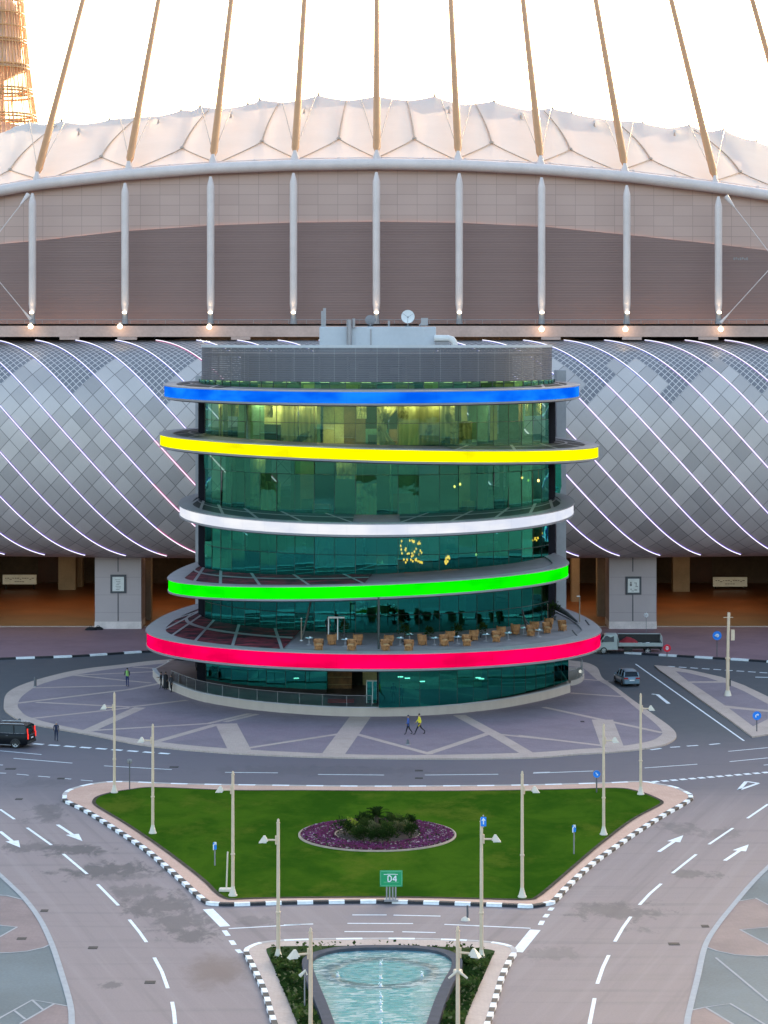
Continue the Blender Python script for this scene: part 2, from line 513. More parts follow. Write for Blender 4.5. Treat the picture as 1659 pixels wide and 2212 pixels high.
# ---------------------------------------------------------------- lawn island
zk = 0.16
lawn_diag_l = Z8((345, 130), (352, 152), (460, 205), (600, 292), (780, 412), (900, 512), (1000, 602), (1085, 680), (1130, 712))
lawn_bot = [(441, 1951), (452, 1956), (500, 1958), (600, 1955), (700, 1953), (815, 1952), (920, 1954), (1011, 1957), (1100, 1960), (1148, 1962)]
lawn_diag_r = Z94((350, 875), (440, 862), (490, 845), (560, 770), (700, 640), (850, 530), (980, 440), (1100, 365), (1180, 320), (1235, 285), (1246, 272), (1240, 258))
lawn_top = [(1497, 1721)] + Z94((1210, 240), (1150, 215), (1060, 198), (960, 184)) + [(1300, 1695), (1100, 1700), (815, 1702), (600, 1700), (400, 1697), (262, 1692)] + Z8((530, 55), (440, 72), (370, 95), (345, 118))
seg_a = spline(uvs(lawn_diag_l + lawn_bot[1:] + lawn_diag_r[1:]), 6)
seg_b = spline(uvs(lawn_top + [lawn_diag_l[0]]), 6)
lawn_outer = seg_a + seg_b[1:-1]
kerb("kerb", seg_a, +1, 0.34, 0, .18, 0.95)
kerb("kerb", seg_b, +1, 0.34, 0, .18, 1.3, [m_kerb_w, m_kerb_c])
mb = MB(); mb.poly([(p.x, p.y, zk) for p in lawn_outer]); struct(mb.build("pavement", m_pinkwalk))
grass_pts = Z8((520, 145), (545, 120), (620, 98), (720, 82), (860, 70), (1280, 86)) + [(650, 1708), (815, 1709), (1000, 1709), (1200, 1706), (1330, 1703)] + \
    Z94((930, 228), (1000, 250), (1060, 278), (1072, 292), (1050, 310), (900, 392), (720, 530), (600, 632), (450, 762), (380, 815), (330, 828)) + [(1050, 1942), (920, 1939), (815, 1938), (650, 1939)] + \
    Z8((1400, 683), (1290, 688), (1240, 680), (1190, 645), (1130, 585), (1000, 482), (850, 372), (700, 272), (580, 200), (530, 168))
def grass_mat():
    g = NG("mown_grass")
    c = g.coord()
    n1 = g.noise(g.mapping(c, (0.16, 0.10, 1)), 1.0, 7.0, 0.68, 0.5)
    n2 = g.noise(c, 1.2, 5.0, 0.7)
    n3 = g.noise(c, 14.0, 3.0, 0.7)
    base = g.mix(g.smooth(n1, 0.36, 0.62), (0.030, 0.078, 0.006), (0.068, 0.132, 0.010))
    base = g.mix(g.math('MULTIPLY', g.smooth(g.noise(g.mapping(c, (0.20, 0.12, 1), (3.1, 1.7, 0)), 1.0, 7.0, 0.7), 0.50, 0.66), 0.8), base, (0.125, 0.150, 0.018))
    base = g.mix(g.math('MULTIPLY', n2, 0.45), base, (0.018, 0.062, 0.006))
    base = g.mix(g.math('MULTIPLY', n3, 0.4), base, (0.012, 0.045, 0.004))
    g.principled(base, 0.95, 0.0, g.bump(n3, 0.6, 0.05), 0.0)
    return g.mat
m_grass = grass_mat()
gp = spline(uvs(grass_pts, zk), 5, True)
mb = MB(); mb.slab([(p.x, p.y, 0) for p in gp], zk - .05, zk + 0.03); o = mb.build("lawn", m_grass); o['kind'] = 'structure'
mb = MB(); band(mb, gp + [gp[0]], 0.26, zk + .036); struct(mb.build("lawn_edge_soil", M("edge_soil", (.075, .062, .048), .95, .35, 2.5, spec=.05)))

# ---------------------------------------------------------------- fountain island
f_left = Z93((560, 1659), (420, 1330), (300, 1060), (230, 878), (190, 742), (150, 650), (112, 572), (94, 535), (100, 515))
f_top = Z93((100, 515), (130, 500), (170, 486), (250, 476), (350, 470), (500, 466), (830, 463), (1150, 469), (1350, 481), (1450, 498), (1485, 518), (1490, 540))
f_right = Z93((1490, 540), (1470, 570), (1430, 655), (1398, 762), (1360, 885), (1290, 1060), (1170, 1330), (1030, 1659))
ka, kb2, kc = spline(uvs(f_left), 6), spline(uvs(f_top), 6), spline(uvs(f_right), 6)
kerb("kerb", ka, -1, 0.3, 0, .18, 0.85)
kerb("kerb", kb2, -1, 0.3, 0, .18, 1.5, [m_kerb_w, m_kerb_c])
kerb("kerb", kc, -1, 0.3, 0, .18, 0.85)
mb = MB(); mb.poly([(p.x, p.y, zk) for p in ka + kb2[1:] + kc[1:]]); struct(mb.build("pavement", m_tan))
bed_pts = Z93((690, 1659), (560, 1330), (450, 1080), (370, 888), (330, 790), (280, 670), (232, 562), (213, 518), (222, 502), (300, 494), (500, 492), (815, 492), (1100, 496), (1300, 505), (1372, 516), (1368, 535),
              (1340, 600), (1300, 690), (1240, 830), (1220, 888), (1140, 1080), (1030, 1330), (900, 1659))
bp = spline(uvs(bed_pts, zk), 5, True)
m_bedgrass = M("planting_bed", (0.022, 0.050, 0.012), 0.95, 0.45, 0.8, spec=0.1, bump=0.5)
mb = MB(); mb.slab([(p.x, p.y, 0) for p in bp], zk - .05, zk + .03); struct(mb.build("planting_bed", m_bedgrass))

# ---------------------------------------------------------------- car park corners
m_bay = M("bay_asphalt", (0.105, 0.135, 0.150), 0.75, 0.25, 0.12, fine=6.0)
m_pinkbay = paver_mat("bay_paving", (0.185, 0.135, 0.140), (0.225, 0.168, 0.170), 0.3)
m_edge = M("bay_edge", (0.33, 0.34, 0.36), 0.8, 0.08, 2.0)
lc = spline(uvs(Z8((-600, 60), (-200, 380), (0, 555), (70, 620), (140, 690), (220, 800), (285, 935), (340, 1100), (388, 1270), (397, 1377), (400, 1600))), 6)
rc = spline(uvs(Z94((2300, 90), (1900, 430), (1659, 650), (1560, 750), (1480, 845), (1380, 970), (1312, 1085), (1270, 1260), (1228, 1430), (1212, 1515), (1200, 1700))), 6)
for cv, far_x in ((lc, -120), (rc, 120)):
    mb = MB(); mb.poly([(p.x, p.y, .004) for p in cv] + [(far_x, cv[-1].y, .004), (far_x, cv[0].y, .004)]); struct(mb.build("car_park", m_bay))
    mb = MB(); band(mb, cv, 0.32, .035)
    for a, b in zip(cv, cv[1:]): pass
    struct(mb.build("car_park_edge", m_edge))
for pts in (Z8((0, 668), (40, 672), (122, 690), (222, 805), (283, 932), (240, 955), (150, 975), (60, 982), (0, 982)), Z8((115, 1377), (300, 1268), (382, 1282), (393, 1377)),
            Z94((1490, 838), (1590, 822), (1720, 880), (1720, 1130), (1600, 1140), (1480, 1132), (1380, 1112), (1316, 1085), (1380, 975)), Z94((1228, 1440), (1312, 1425), (1470, 1520), (1600, 1600), (1206, 1600))):
    mb = MB(); mb.poly(uvs(pts, .010)); struct(mb.build("car_park_paving", m_pinkbay))
for pts in (Z8((0, 832), (95, 842), (0, 892)), Z94((1720, 976), (1505, 996), (1720, 1108))):
    mb = MB(); mb.poly(uvs(pts, .016)); struct(mb.build("car_park_bay", m_bay))
mb = MB()
for pts in (Z8((-60, 660), (0, 665), (40, 668), (125, 690)), Z8((285, 935), (240, 956), (150, 976), (60, 984), (-60, 984)), Z8((-40, 828), (95, 842), (-40, 918)), Z8((-60, 1390), (0, 1345), (180, 1245), (385, 1281)), Z8((110, 1377), (300, 1267)),
            Z8((180, 1248), (238, 1300)), Z8((80, 1305), (140, 1352)), Z94((1480, 840), (1590, 820), (1720, 890)), Z94((1314, 1090), (1380, 1113), (1480, 1134), (1600, 1142), (1720, 1138)), Z94((1720, 975), (1505, 995), (1720, 1110)),
            Z94((1228, 1442), (1312, 1424), (1450, 1404), (1659, 1530)), Z94((1312, 1424), (1470, 1520)), Z94((1370, 1150), (1659, 1390))):
    band(mb, uvs(pts), 0.13, .022)
struct(mb.build("bay_lines", m_edge))

# ---------------------------------------------------------------- painted markings
mb = MB()
zm = 0.008
def mark(pts, wd=0.16): band(mb, uvs(pts), wd, zm)
for pts in (Z8((0, 190), (80, 245)), Z8((150, 292), (285, 388)), Z8((350, 437), (482, 548)), Z8((540, 605), (655, 722)), Z8((715, 800), (770, 868), (810, 925)), Z8((853, 1010), (895, 1088), (928, 1180)), Z8((952, 1255), (962, 1310), (968, 1377)),
            Z94((1659, 300), (1545, 378)), Z94((1465, 432), (1332, 522)), Z94((1262, 577), (1130, 682)), Z94((1068, 740), (1005, 795), (948, 857)), Z94((900, 922), (855, 985), (812, 1060)), Z94((778, 1135), (745, 1205), (715, 1293)), Z94((700, 1373), (672, 1515))):
    mark(pts, 0.2)
for pts in (Z8((1265, 850), (1659, 828)), Z93((650, 332), (825, 332)), Z93((860, 333), (1100, 338)), Z93((625, 375), (960, 376)), Z93((610, 417), (860, 418)), Z93((905, 418), (1075, 422)), Z93((300, 383), (450, 378)), Z93((1120, 380), (1560, 400)),
            Z71((0, 497), (270, 500)), Z71((475, 508), (812, 511)), Z71((1020, 511), (1395, 507)), Z71((1575, 498), (1659, 496)), Z5((90, 885), (480, 917)), Z5((690, 935), (1140, 960)), Z5((-300, 808), (0, 835), (275, 860)), Z5((-90, 925), (20, 930)), Z5((-150, 978), (40, 984)),
            Z66((1395, 1005), (1659, 980)), Z66((1405, 1073), (1659, 1048)), Z66((840, 1115), (1190, 1090)), Z66((100, 1150), (500, 1135)), Z66((780, 425), (1500, 935)), Z66((1630, 1096), (1760, 1085))):
    mark(pts, 0.17)
for pts in (Z8((1150, 742), (1245, 838)), Z94((272, 1118), (372, 995))): mark(pts, 0.62)
for pts in (Z8((1240, 860), (1262, 890)), Z8((1278, 915), (1295, 940)), Z8((1312, 965), (1332, 985)), Z94((400, 968), (412, 945)), Z94((425, 926), (440, 908)), Z94((452, 888), (466, 872))): mark(pts, 0.3)
for k in range(4): mark(Z5((110 + 142 * k, 990 + 13 * k), (190 + 142 * k, 997 + 13 * k)), 0.15)
for k in range(9):
    t0, t1 = k / 9, (k + 0.66) / 9
    mark(Z5((lerp(220, 1160, t0), lerp(788, 858, t0)), (lerp(220, 1160, t1), lerp(788, 858, t1))), 0.5)
    mark(Z66((lerp(990, 1680, t0), lerp(440, 486, t0)), (lerp(990, 1680, t1), lerp(440, 486, t1))), 0.4)
for k in range(14):
    t0, t1 = k / 14, (k + 0.66) / 14
    mark(Z94((lerp(970, 1680, t0), lerp(181, 122, t0)), (lerp(970, 1680, t1), lerp(181, 122, t1))), 0.55)
for a, b in (((880, 995), (950, 985)), ((1010, 978), (1075, 974)), ((1120, 970), (1195, 965)), ((1270, 960), (1340, 953))): mark(Z66(a, b), 0.3)
mark(Z66((888, 624), (925, 628), (1000, 688)), 0.35)
mark(Z66((1575, 512), (1760, 516)), 0.4)
mark(Z94((1497, 222), (1538, 175)), .3); mark(Z94((1535, 174), (1606, 184)), .3); mark(Z94((1606, 184), (1497, 222)), .3)
def arrow(a, b):
    a, b = uvs([a, b]); d = (b - a).normalized(); nn = Vector((-d.y, d.x, 0)); L = (b - a).length
    band(mb, [a, a + d * L * 0.66], 0.26, zm)
    h = a + d * L * 0.6
    mb.poly([Vector((p.x, p.y, zm + .002)) for p in (h + nn * 0.46, h - nn * 0.46, b)])
arrow(*Z8((0, 312), (112, 402))); arrow(*Z8((318, 275), (456, 366))); arrow(*Z94((1055, 563), (1190, 472))); arrow(*Z94((1420, 612), (1552, 523)))
struct(mb.build("road_markings", m_paint))
# drain covers set in the road
m_iron = M("drain_iron", (0.030, 0.028, 0.030), 0.7, 0.3, 4.0)
for i, pts in enumerate((Z8((225, 751), (266, 751)), Z8((488, 956), (540, 956)), Z8((800, 1148), (860, 1146)), Z8((95, 905), (145, 907)), Z94((1290, 975), (1332, 975)), Z94((1108, 1073), (1170, 1073)), Z71((970, 488), (1010, 488)), Z71((970, 527), (1010, 527)),
            Z5((35, 955), (105, 955)), Z5((1125, 943), (1185, 943)), Z5((380, 1019), (430, 1019)), Z8((85, 134), (125, 134)), Z66((415, 817), (440, 818)))):
    a, b = uvs(pts)
    wv = (b - a).length
    mb = MB()
    c0 = (a + b) / 2
    z = 0.012 if i < 12 else zp + .02
    mb.box((c0.x, c0.y, z), (wv, 0.55, 0.016), 0)
    for q in range(5): mb.box((c0.x - wv / 2 + wv * (q + .5) / 5, c0.y, z + .008), (wv / 16, 0.5, 0.014), 0)
    lab = ["long dark drain cover in the left road just below the pink parking bay", "dark drain cover in the left road nearest the bottom", "dark drain cover in the left road beside the curved lane dash", "small dark drain cover inside the pink bay at left",
           "dark drain cover in the right road close to the parking bay edge", "dark drain cover in the right road below the stain", "dark drain cover in the cross road, the one nearer the tower", "dark drain cover in the cross road, the one nearer the lawn",
           "dark drain cover in the road below the black car", "dark drain cover in the cross road left of the lawn lamp heads", "dark drain cover among the dashes left of the lawn tip", "dark drain cover in the left road beyond the lawn tip", "small dark drain cover in the purple plaza paving at right"][i]
    tag(mb.build("drain_cover", m_iron), lab, "drain cover", "drain covers in the roads")
# ================================================================== STADIUM
st = thing("stadium", "huge stadium with white tent roof, leaning masts and tiled skin behind the ring tower", "stadium", (0, 285, 0), local=False)

def wall_mats():
    g = NG("louvre_cladding")
    c = g.coord(); s = g.xyz(c)
    ln = g.math('SINE', g.math('MULTIPLY', s[2], 2 * PI / 0.30))
    ln2 = g.line(s[2], 1.2, 0.07)
    n1 = g.noise(g.mapping(c, (0.04, 0.04, 1.1)), 1.0, 4.0)
    n2 = g.noise(c, 0.25, 5.0)
    base = g.mix(n1, (0.225, 0.140, 0.125), (0.285, 0.180, 0.162))
    base = g.mix(g.math('MULTIPLY', n2, 0.35), base, (0.195, 0.122, 0.110))
    base = g.mix(g.math('MULTIPLY', g.math('ADD', ln, 1.0), 0.06), base, (0.08, 0.052, 0.048))
    base = g.mix(g.math('MULTIPLY', ln2, 0.14), base, (0.03, 0.027, 0.027))
    g.principled(base, 0.6, 0.2, g.bump(ln, 0.15, 0.04), 0.3)
    a = g.mat
    g = NG("panel_cladding")
    c = g.coord(); s = g.xyz(c)
    gx = g.line(s[0], 2.35, 0.045); gz = g.line(s[2], 1.22, 0.05)
    cell = g.n('TexWhiteNoise', noise_dimensions='2D')
    cx = g.n('CombineXYZ'); g.l(g.math('FLOOR', g.math('DIVIDE', s[0], 2.35)), cx.inputs[0]); g.l(g.math('FLOOR', g.math('DIVIDE', s[2], 1.22)), cx.inputs[1])
    g.l(cx.outputs[0], cell.inputs[0])
    n2 = g.noise(c, 0.3, 5.0)
    base = g.mix(cell.outputs[0], (0.475, 0.318, 0.272), (0.520, 0.350, 0.302))
    base = g.mix(g.math('MULTIPLY', n2, 0.3), base, (0.42, 0.282, 0.242))
    base = g.mix(g.math('MULTIPLY', g.math('MAXIMUM', gx, gz), 0.62), base, (0.20, 0.14, 0.125))
    g.principled(base, 0.55, 0.1, None, 0.35)
    return a, g.mat
m_louvre, m_panel = wall_mats()
m_beam = M("painted_steel", (0.64, 0.52, 0.49), 0.42, 0.06, 0.6, spec=0.5)
m_mast = M("mast_paint", (0.46, 0.205, 0.075), 0.6, 0.08, 0.4, metal=0.0, spec=0.6)  # orange of the sky glare put into the base colour of grey masts
m_cable = M("cable_steel", (0.22, 0.20, 0.20), 0.5, 0.1, 1.0, metal=0.5)
m_slab = M("slab_concrete", (0.49, 0.325, 0.275), 0.8, 0.12, 0.35, bump=0.15)
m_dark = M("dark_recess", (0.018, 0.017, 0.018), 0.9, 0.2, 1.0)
m_foot = M("column_foot", (0.24, 0.23, 0.24), 0.5, 0.1, 1.0)
m_bulb = EM("lamp_warm", (1.0, 0.86, 0.62), 6.0)

V_BEAM = [(0, 425), (70, 412), (270, 390), (455, 376), (634, 369), (813, 366.5), (992, 369), (1170, 378), (1354, 394), (1552, 418), (1659, 434)]
V_SPLIT = [(0, 527), (70, 521), (270, 499), (455, 487), (634, 480.5), (813, 478.5), (992, 481), (1180, 490), (1354, 507), (1552, 528), (1659, 541)]
def DW(x): return 285.0 + x * x / 700.0
def UX(x, d): return U0 + x * F / d
X0, X1 = -80.0, 165.0
xs = [X0 + (X1 - X0) * i / 98 for i in range(99)]
def zwall(tab, x):
    d = DW(x); return HC - (interp(tab, UX(x, d)) - V0) * d / F
rows_a, rows_b = [[], []], [[], []]
for x in xs:
    d = DW(x); zs = zwall(V_SPLIT, x); zb = zwall(V_BEAM, x) + .95
    zb = max(zb, 35.5); zs = min(zs, zb - .1)
    rows_a[0].append(Vector((x, d, 34.0))); rows_a[1].append(Vector((x, d, max(zs, 34.5))))
    rows_b[0].append(Vector((x, d + .12, max(zs, 34.5) - .02))); rows_b[1].append(Vector((x, d + .12, zb)))
mb = MB(); mb.grid(rows_a); mb.build("louvre_wall", m_louvre, st)
mb = MB(); mb.grid(rows_b); mb.build("panel_wall", m_panel, st)
mb = MB(); path = [Vector((x, DW(x) - .9, max(zwall(V_BEAM, x), 35) + .62)) for x in xs]
mb.tube(path, 0.66, 14); mb.tube([p + Vector((0, .5, .78)) for p in path], 0.07, 5)
for p in path[::2]: mb.box(p + Vector((0.4, .4, .72)), (.28, .3, .3))
mb.build("ring_beam", m_beam, st)

# columns with up-lights
for i, (u, vt) in enumerate(zip((70, 270, 455, 634, 813, 992, 1170, 1354, 1552), (413, 391, 377, 369.5, 367.5, 370, 379, 396, 420))):
    d = 281.6 + ((u - U0) * .054) ** 2 / 700
    p0, p1 = P(u, 697, d), P(u - (2 if u < 300 else 0), vt + 4, d)
    x, y = p0.x, p0.y
    mb = MB()
    mb.lathe([(.34, p0.z + 1.3), (.44, p0.z + 2.2), (.44, p1.z - 1.3), (.40, p1.z - 1.0), (.14, p1.z)], (x, y, 0), 16)
    c = mb.build("column", m_beam, st)
    mb = MB(); mb.lathe([(.42, p0.z - .4), (.36, p0.z + .2), (.30, p0.z + .9), (.35, p0.z + 1.3)], (x, y, 0), 12); mb.build("foot", m_foot, c)
    zl = HC - (674 - V0) * d / F
    mb = MB(); mb.lathe([(.10, zl - .22), (.24, zl - .18), (.28, zl + .02), (.20, zl + .05)], (x, y - .62, 0), 10); mb.build("uplight", m_bulb, c)
    ld = bpy.data.lights.new("uplight_lamp", 'SPOT'); ld.energy = 6.0; ld.color = (1.0, 0.78, 0.45); ld.spot_size = R(70); ld.spot_blend = 0.6; ld.shadow_soft_size = 0.15
    lo = bpy.data.objects.new("uplight_lamp", ld); col.objects.link(lo); lo.parent = st
    lo.location = Vector((x, y - .95, zl + .1)) - st.location; lo.rotation_euler = (R(168), 0, 0)

# slab, rail and lamps
mb = MB(); mb.box(((X0 + X1) / 2, 281.2, 35.15), (X1 - X0, 4.6, 1.5)); mb.box(((X0 + X1) / 2, 278.98, 35.78), (X1 - X0, .16, .22))
mb.build("concrete_slab", m_slab, st)
mb = MB(); mb.box(((X0 + X1) / 2, 283.2, 33.9), (X1 - X0, .5, 1.1)); mb.build("shadow_gap", m_dark, st)  # near-black box stands in for the shade inside the gap
mb = MB(); mb.tube([(X0, 280.2, 36.38), (X1, 280.2, 36.38)], .045, 6)
for i in range(120): mb.box((X0 + i * 2.05, 280.2, 36.14), (.05, .05, .46))
mb.build("rail", m_foot, st)
for u in (150, 275, 520, 780, 1190, 1365, 1530):
    mb = MB(); mb.box(P(u, 731, 277), (2.2, .6, .32)); mb.build("gap_bracket", m_slab, st)
for u, v in ((66, 705), (259, 705), (452, 706), (1170, 711), (1351, 711), (1557, 711)):
    p = P(u, v, 278.5)
    mb = MB(); mb.lathe([(.05, -.3), (.22, -.22), (.32, 0), (.22, .22), (.05, .3)], p, 12); o = mb.build("floodlight", m_bulb, st)
    mb = MB(); mb.box(p + Vector((0, .25, .42)), (.3, .5, .12)); mb.box(p + Vector((0, .34, .2)), (.12, .3, .56)); mb.build("bracket", m_foot, o)
    ld = bpy.data.lights.new("floodlight_lamp", 'POINT'); ld.energy = 5.0; ld.color = (1.0, 0.75, 0.45); ld.shadow_soft_size = .3
    lo = bpy.data.objects.new("floodlight_lamp", ld); col.objects.link(lo); lo.parent = st; lo.location = p + Vector((0, -.5, 0)) - st.location

# ---------------------------------------------------------------- roof membrane
SKY = [(-140, 330), (-60, 302), (0, 286), (30, 272), (64, 261), (95, 268), (133, 259), (180, 267.5), (236, 256), (290, 252), (350, 248), (391, 235), (415, 238), (432, 227), (480, 234), (535, 223), (548, 222), (561, 212), (615, 220), (688, 202), (750, 216), (813, 204),
       (884, 216), (939, 204), (1004, 225), (1067, 215), (1139, 236), (1193, 231), (1235, 241), (1309, 256), (1389, 262), (1444, 275), (1489, 266), (1530, 283), (1564, 275), (1604, 296), (1634, 302), (1700, 322), (1800, 365)]
SMO = [(-140, 325), (0, 283), (133, 266), (290, 252), (432, 236), (561, 222), (688, 212), (813, 209), (939, 213), (1067, 222), (1193, 239), (1309, 255), (1389, 266), (1489, 276), (1604, 296), (1800, 355)]
PEAKS = [(170, 290), (342, 265), (499, 252), (657, 242), (970, 242), (1125, 255), (1284, 272), (1457, 292)]
JUN = [(22, 369), (219, 341), (394, 322), (566, 308), (732, 302), (895, 302), (1062, 311), (1232, 325), (1405, 346), (1599, 374)]
MB_ = [(80, 380), (278, 357), (460, 342), (637, 334), (814, 333), (990, 335), (1168, 345), (1350, 362), (1545, 388), (1745, 425)]
MT_ = [180, 343, 500, 658, 814, 974, 1130, 1287, 1450, 1625]
def cusp(tab, u):
    """scalloped skyline: sharp at the poles, sagging in between"""
    for (x0, y0), (x1, y1) in zip(tab, tab[1:]):
        if u <= x1:
            t = min(1, max(0, (u - x0) / (x1 - x0)))
            if y0 < y1: t = t ** 0.6
            else: t = 1 - (1 - t) ** 0.6
            return y0 + (y1 - y0) * t
    return tab[-1][1]
def roof_uvd(u, t):
    vb = interp(V_BEAM, u) - 20
    x = (u - U0) * .057
    d0 = DW(x) + .3
    tt = min(t, 1.0)
    vs_, vk = interp(SMO, u), cusp(SKY, u)
    v = lerp(vb, vs_, tt ** 0.92) + (vk - vs_) * tt ** 5
    dv = 0.0
    for (pu, pv) in PEAKS:
        r = math.hypot((u - pu), (v - pv) * 1.6)
        dv -= 17 * math.exp(-r / 13.0)
    # shallow troughs running up from the tripod joints
    for (ju, jv) in JUN:
        lean = (ju - U0) / 800 * -55
        uc = ju + lean * max(0, (jv - v) / 90.0)
        dv += 8.0 * math.exp(-((u - uc) / 17.0) ** 2) * min(1, tt * 2) * (1 - tt * .6)
    v += dv * (1 - tt ** 8)
    d = d0 + 30 * tt + .16 * dv * (1 - tt ** 8)
    if t > 1: v += (t - 1) * 160 + 0.0; d += (t - 1) * 60
    return v, d
rows = []
NU, NT = 420, 40
for j in range(NT + 1):
    t = j / NT * 1.12
    rows.append([P(u, *roof_uvd(u, t)) for u in [lerp(-140, 1800, i / NU) for i in range(NU + 1)]])
def membrane_mat():
    g = NG("roof_membrane")
    c = g.coord()
    n1 = g.noise(g.mapping(c, (0.12, 0.2, 0.3)), 1.0, 5.0)
    n2 = g.noise(c, 1.5, 4.0)
    base = g.mix(n1, (0.63, 0.58, 0.535), (0.72, 0.67, 0.625))
    base = g.mix(g.math('MULTIPLY', n2, 0.2), base, (0.52, 0.455, 0.41))
    d = g.n('BsdfDiffuse'); g.l(base, d.inputs[0])
    t = g.n('BsdfTranslucent'); g.l(base, t.inputs[0])
    mx = g.n('MixShader'); mx.inputs[0].default_value = 0.24
    g.l(d.outputs[0], mx.inputs[1]); g.l(t.outputs[0], mx.inputs[2])
    gl = g.n('BsdfGlossy'); gl.inputs[0].default_value = (1, .95, .9, 1); gl.inputs[1].default_value = 0.45
    m2 = g.n('MixShader'); m2.inputs[0].default_value = 0.05
    g.l(mx.outputs[0], m2.inputs[1]); g.l(gl.outputs[0], m2.inputs[2])
    g.l(m2.outputs[0], g.out.inputs[0])
    return g.mat
mb = MB(); mb.grid(rows); roof = mb.build("roof_membrane", membrane_mat(), st)
m_rib = M("membrane_belt", (0.42, 0.32, 0.25), 0.7, 0.12, 1.0)
def on_roof(u, v, lift=.12):
    lo, hi = 0.0, 1.0
    for _ in range(30):
        m_ = (lo + hi) / 2
        if roof_uvd(u, m_)[0] > v: lo = m_
        else: hi = m_
    vv, d = roof_uvd(u, lo)
    p = P(u, vv, d); p.y -= lift; p.z += lift
    return p
for k, (ju, jv) in enumerate(JUN):
    lean = (815 - ju) / 800
    mb = MB()
    top_u = ju + lean * 95 + (12 if ju < 815 else -12) * 0.6
    top_v = interp(SMO, top_u) + 5
    path = []
    for i in range(13):
        t = i / 12
        path.append(on_roof(lerp(ju, top_u, t ** 1.7 * .55 + t * .45), lerp(jv, top_v, t)))
    mb.tube(path, [lerp(.11, .06, i / 12) for i in range(13)], 5)
    for (eu, w_) in ((-1, 1), (1, 1)):
        span = 88 - 26 * (eu * lean) * -1
        ub = ju + eu * (88 + 26 * eu * (-lean)); vb = interp(V_BEAM, ub) - 21
        mb.tube([on_roof(lerp(ju, ub, t / 6), lerp(jv, vb, (t / 6) ** .9)) for t in range(7)], .075, 5)
    mb.lathe([(.32, -.1), (.2, .1), (.06, .16)], on_roof(ju, jv, .2), 8)
    mb.build("membrane_belt", m_rib, roof)
for k, (pu, pv) in enumerate(PEAKS + [(133, 259), (236, 256), (391, 235), (432, 227), (535, 223), (561, 212), (688, 202), (813, 204), (939, 204), (1067, 215), (1193, 231), (1235, 241), (1389, 262), (1489, 266), (1564, 275), (1634, 302)]):
    mb = MB(); p = on_roof(pu, pv + (0 if k < 8 else 2), 0)
    mb.lathe([(.24, -.25), (.11, .1), (.08, .32), (.02, .4)], p, 8); mb.build("peak_cap", m_rib, roof)

# masts leaning back over the roof, with two stays each
STAY = [((68, 385, 64, 264), (92, 368, 142, 263)), ((269, 350, 260, 256), (288, 348, 326, 252)), ((452, 334, 434, 230), (468, 334, 500, 238)), ((630, 326, 610, 224), (644, 326, 682, 210)), ((806, 326, 779, 214), (822, 326, 847, 214)),
        ((983, 328, 951, 212), (998, 326, 1017, 228)), ((1161, 338, 1130, 248), (1176, 338, 1190, 236)), ((1343, 355, 1307, 259), (1357, 355, 1367, 267)), ((1538, 380, 1485, 266), (1553, 382, 1565, 277)), ((1738, 415, 1690, 320), (1750, 415, 1790, 350))]
for (bu, bv), tu, stays in zip(MB_, MT_, STAY):
    p0 = P(bu, bv, DW((bu - U0) * .055) - .6)
    e = -160.0
    p1 = P(bu + (tu - bu) * (bv - e) / bv, e, 352)
    dirv = (p1 - p0)
    L = dirv.length; dn = dirv.normalized()
    mb = MB()
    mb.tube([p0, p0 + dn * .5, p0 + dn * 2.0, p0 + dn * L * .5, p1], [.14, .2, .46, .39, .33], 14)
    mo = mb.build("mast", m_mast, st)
    mb = MB()
    mb.lathe([(.55, -1.0), (.5, -.4), (.26, .2), (.2, .5)], p0, 10); mb.build("mast_foot", m_beam, mo)
    mb = MB()
    for (a, b, c_, d_) in stays:
        q = on_roof(c_, d_ + 3, .3)
        mb.tube([p0 + dn * 1.0, q], .055, 5)
    mb.build("stay", m_cable, mo)
# thin diagonal rods at both ends
for pts, pl in ((((62, 420, 281), (0, 500, 279), (-60, 577, 278)), 1), (((-60, 540, 279), (0, 610, 279), (66, 690, 280)), 0), (((1568, 424, 281), (1620, 490, 280), (1720, 622, 279)), 1), (((1720, 520, 279), (1659, 585, 279), (1557, 697, 280)), 0)):
    mb = MB(); a = [P(*q) for q in pts]
    mb.tube(a, .05, 5)
    if pl:
        dd = (a[1] - a[0]).normalized(); mb.tube([a[0], a[0] + dd * 1.6], [.34, .1], 6)
    else:
        dd = (a[1] - a[2]).normalized(); mb.tube([a[2], a[2] + dd * 1.5], [.22, .07], 6)
    mb.build("tie_rod", m_beam, st)
# small dark sign on the louvres at right
mb = MB(); p = P(1600, 559, 282.6)
for k in range(7): mb.box(p + Vector((-.75 + k * .25, 0, .05 * math.sin(k * 2.1))), (.16, .06, .30 - .05 * (k % 3)))
mb.build("wall_lettering", m_cable, st)

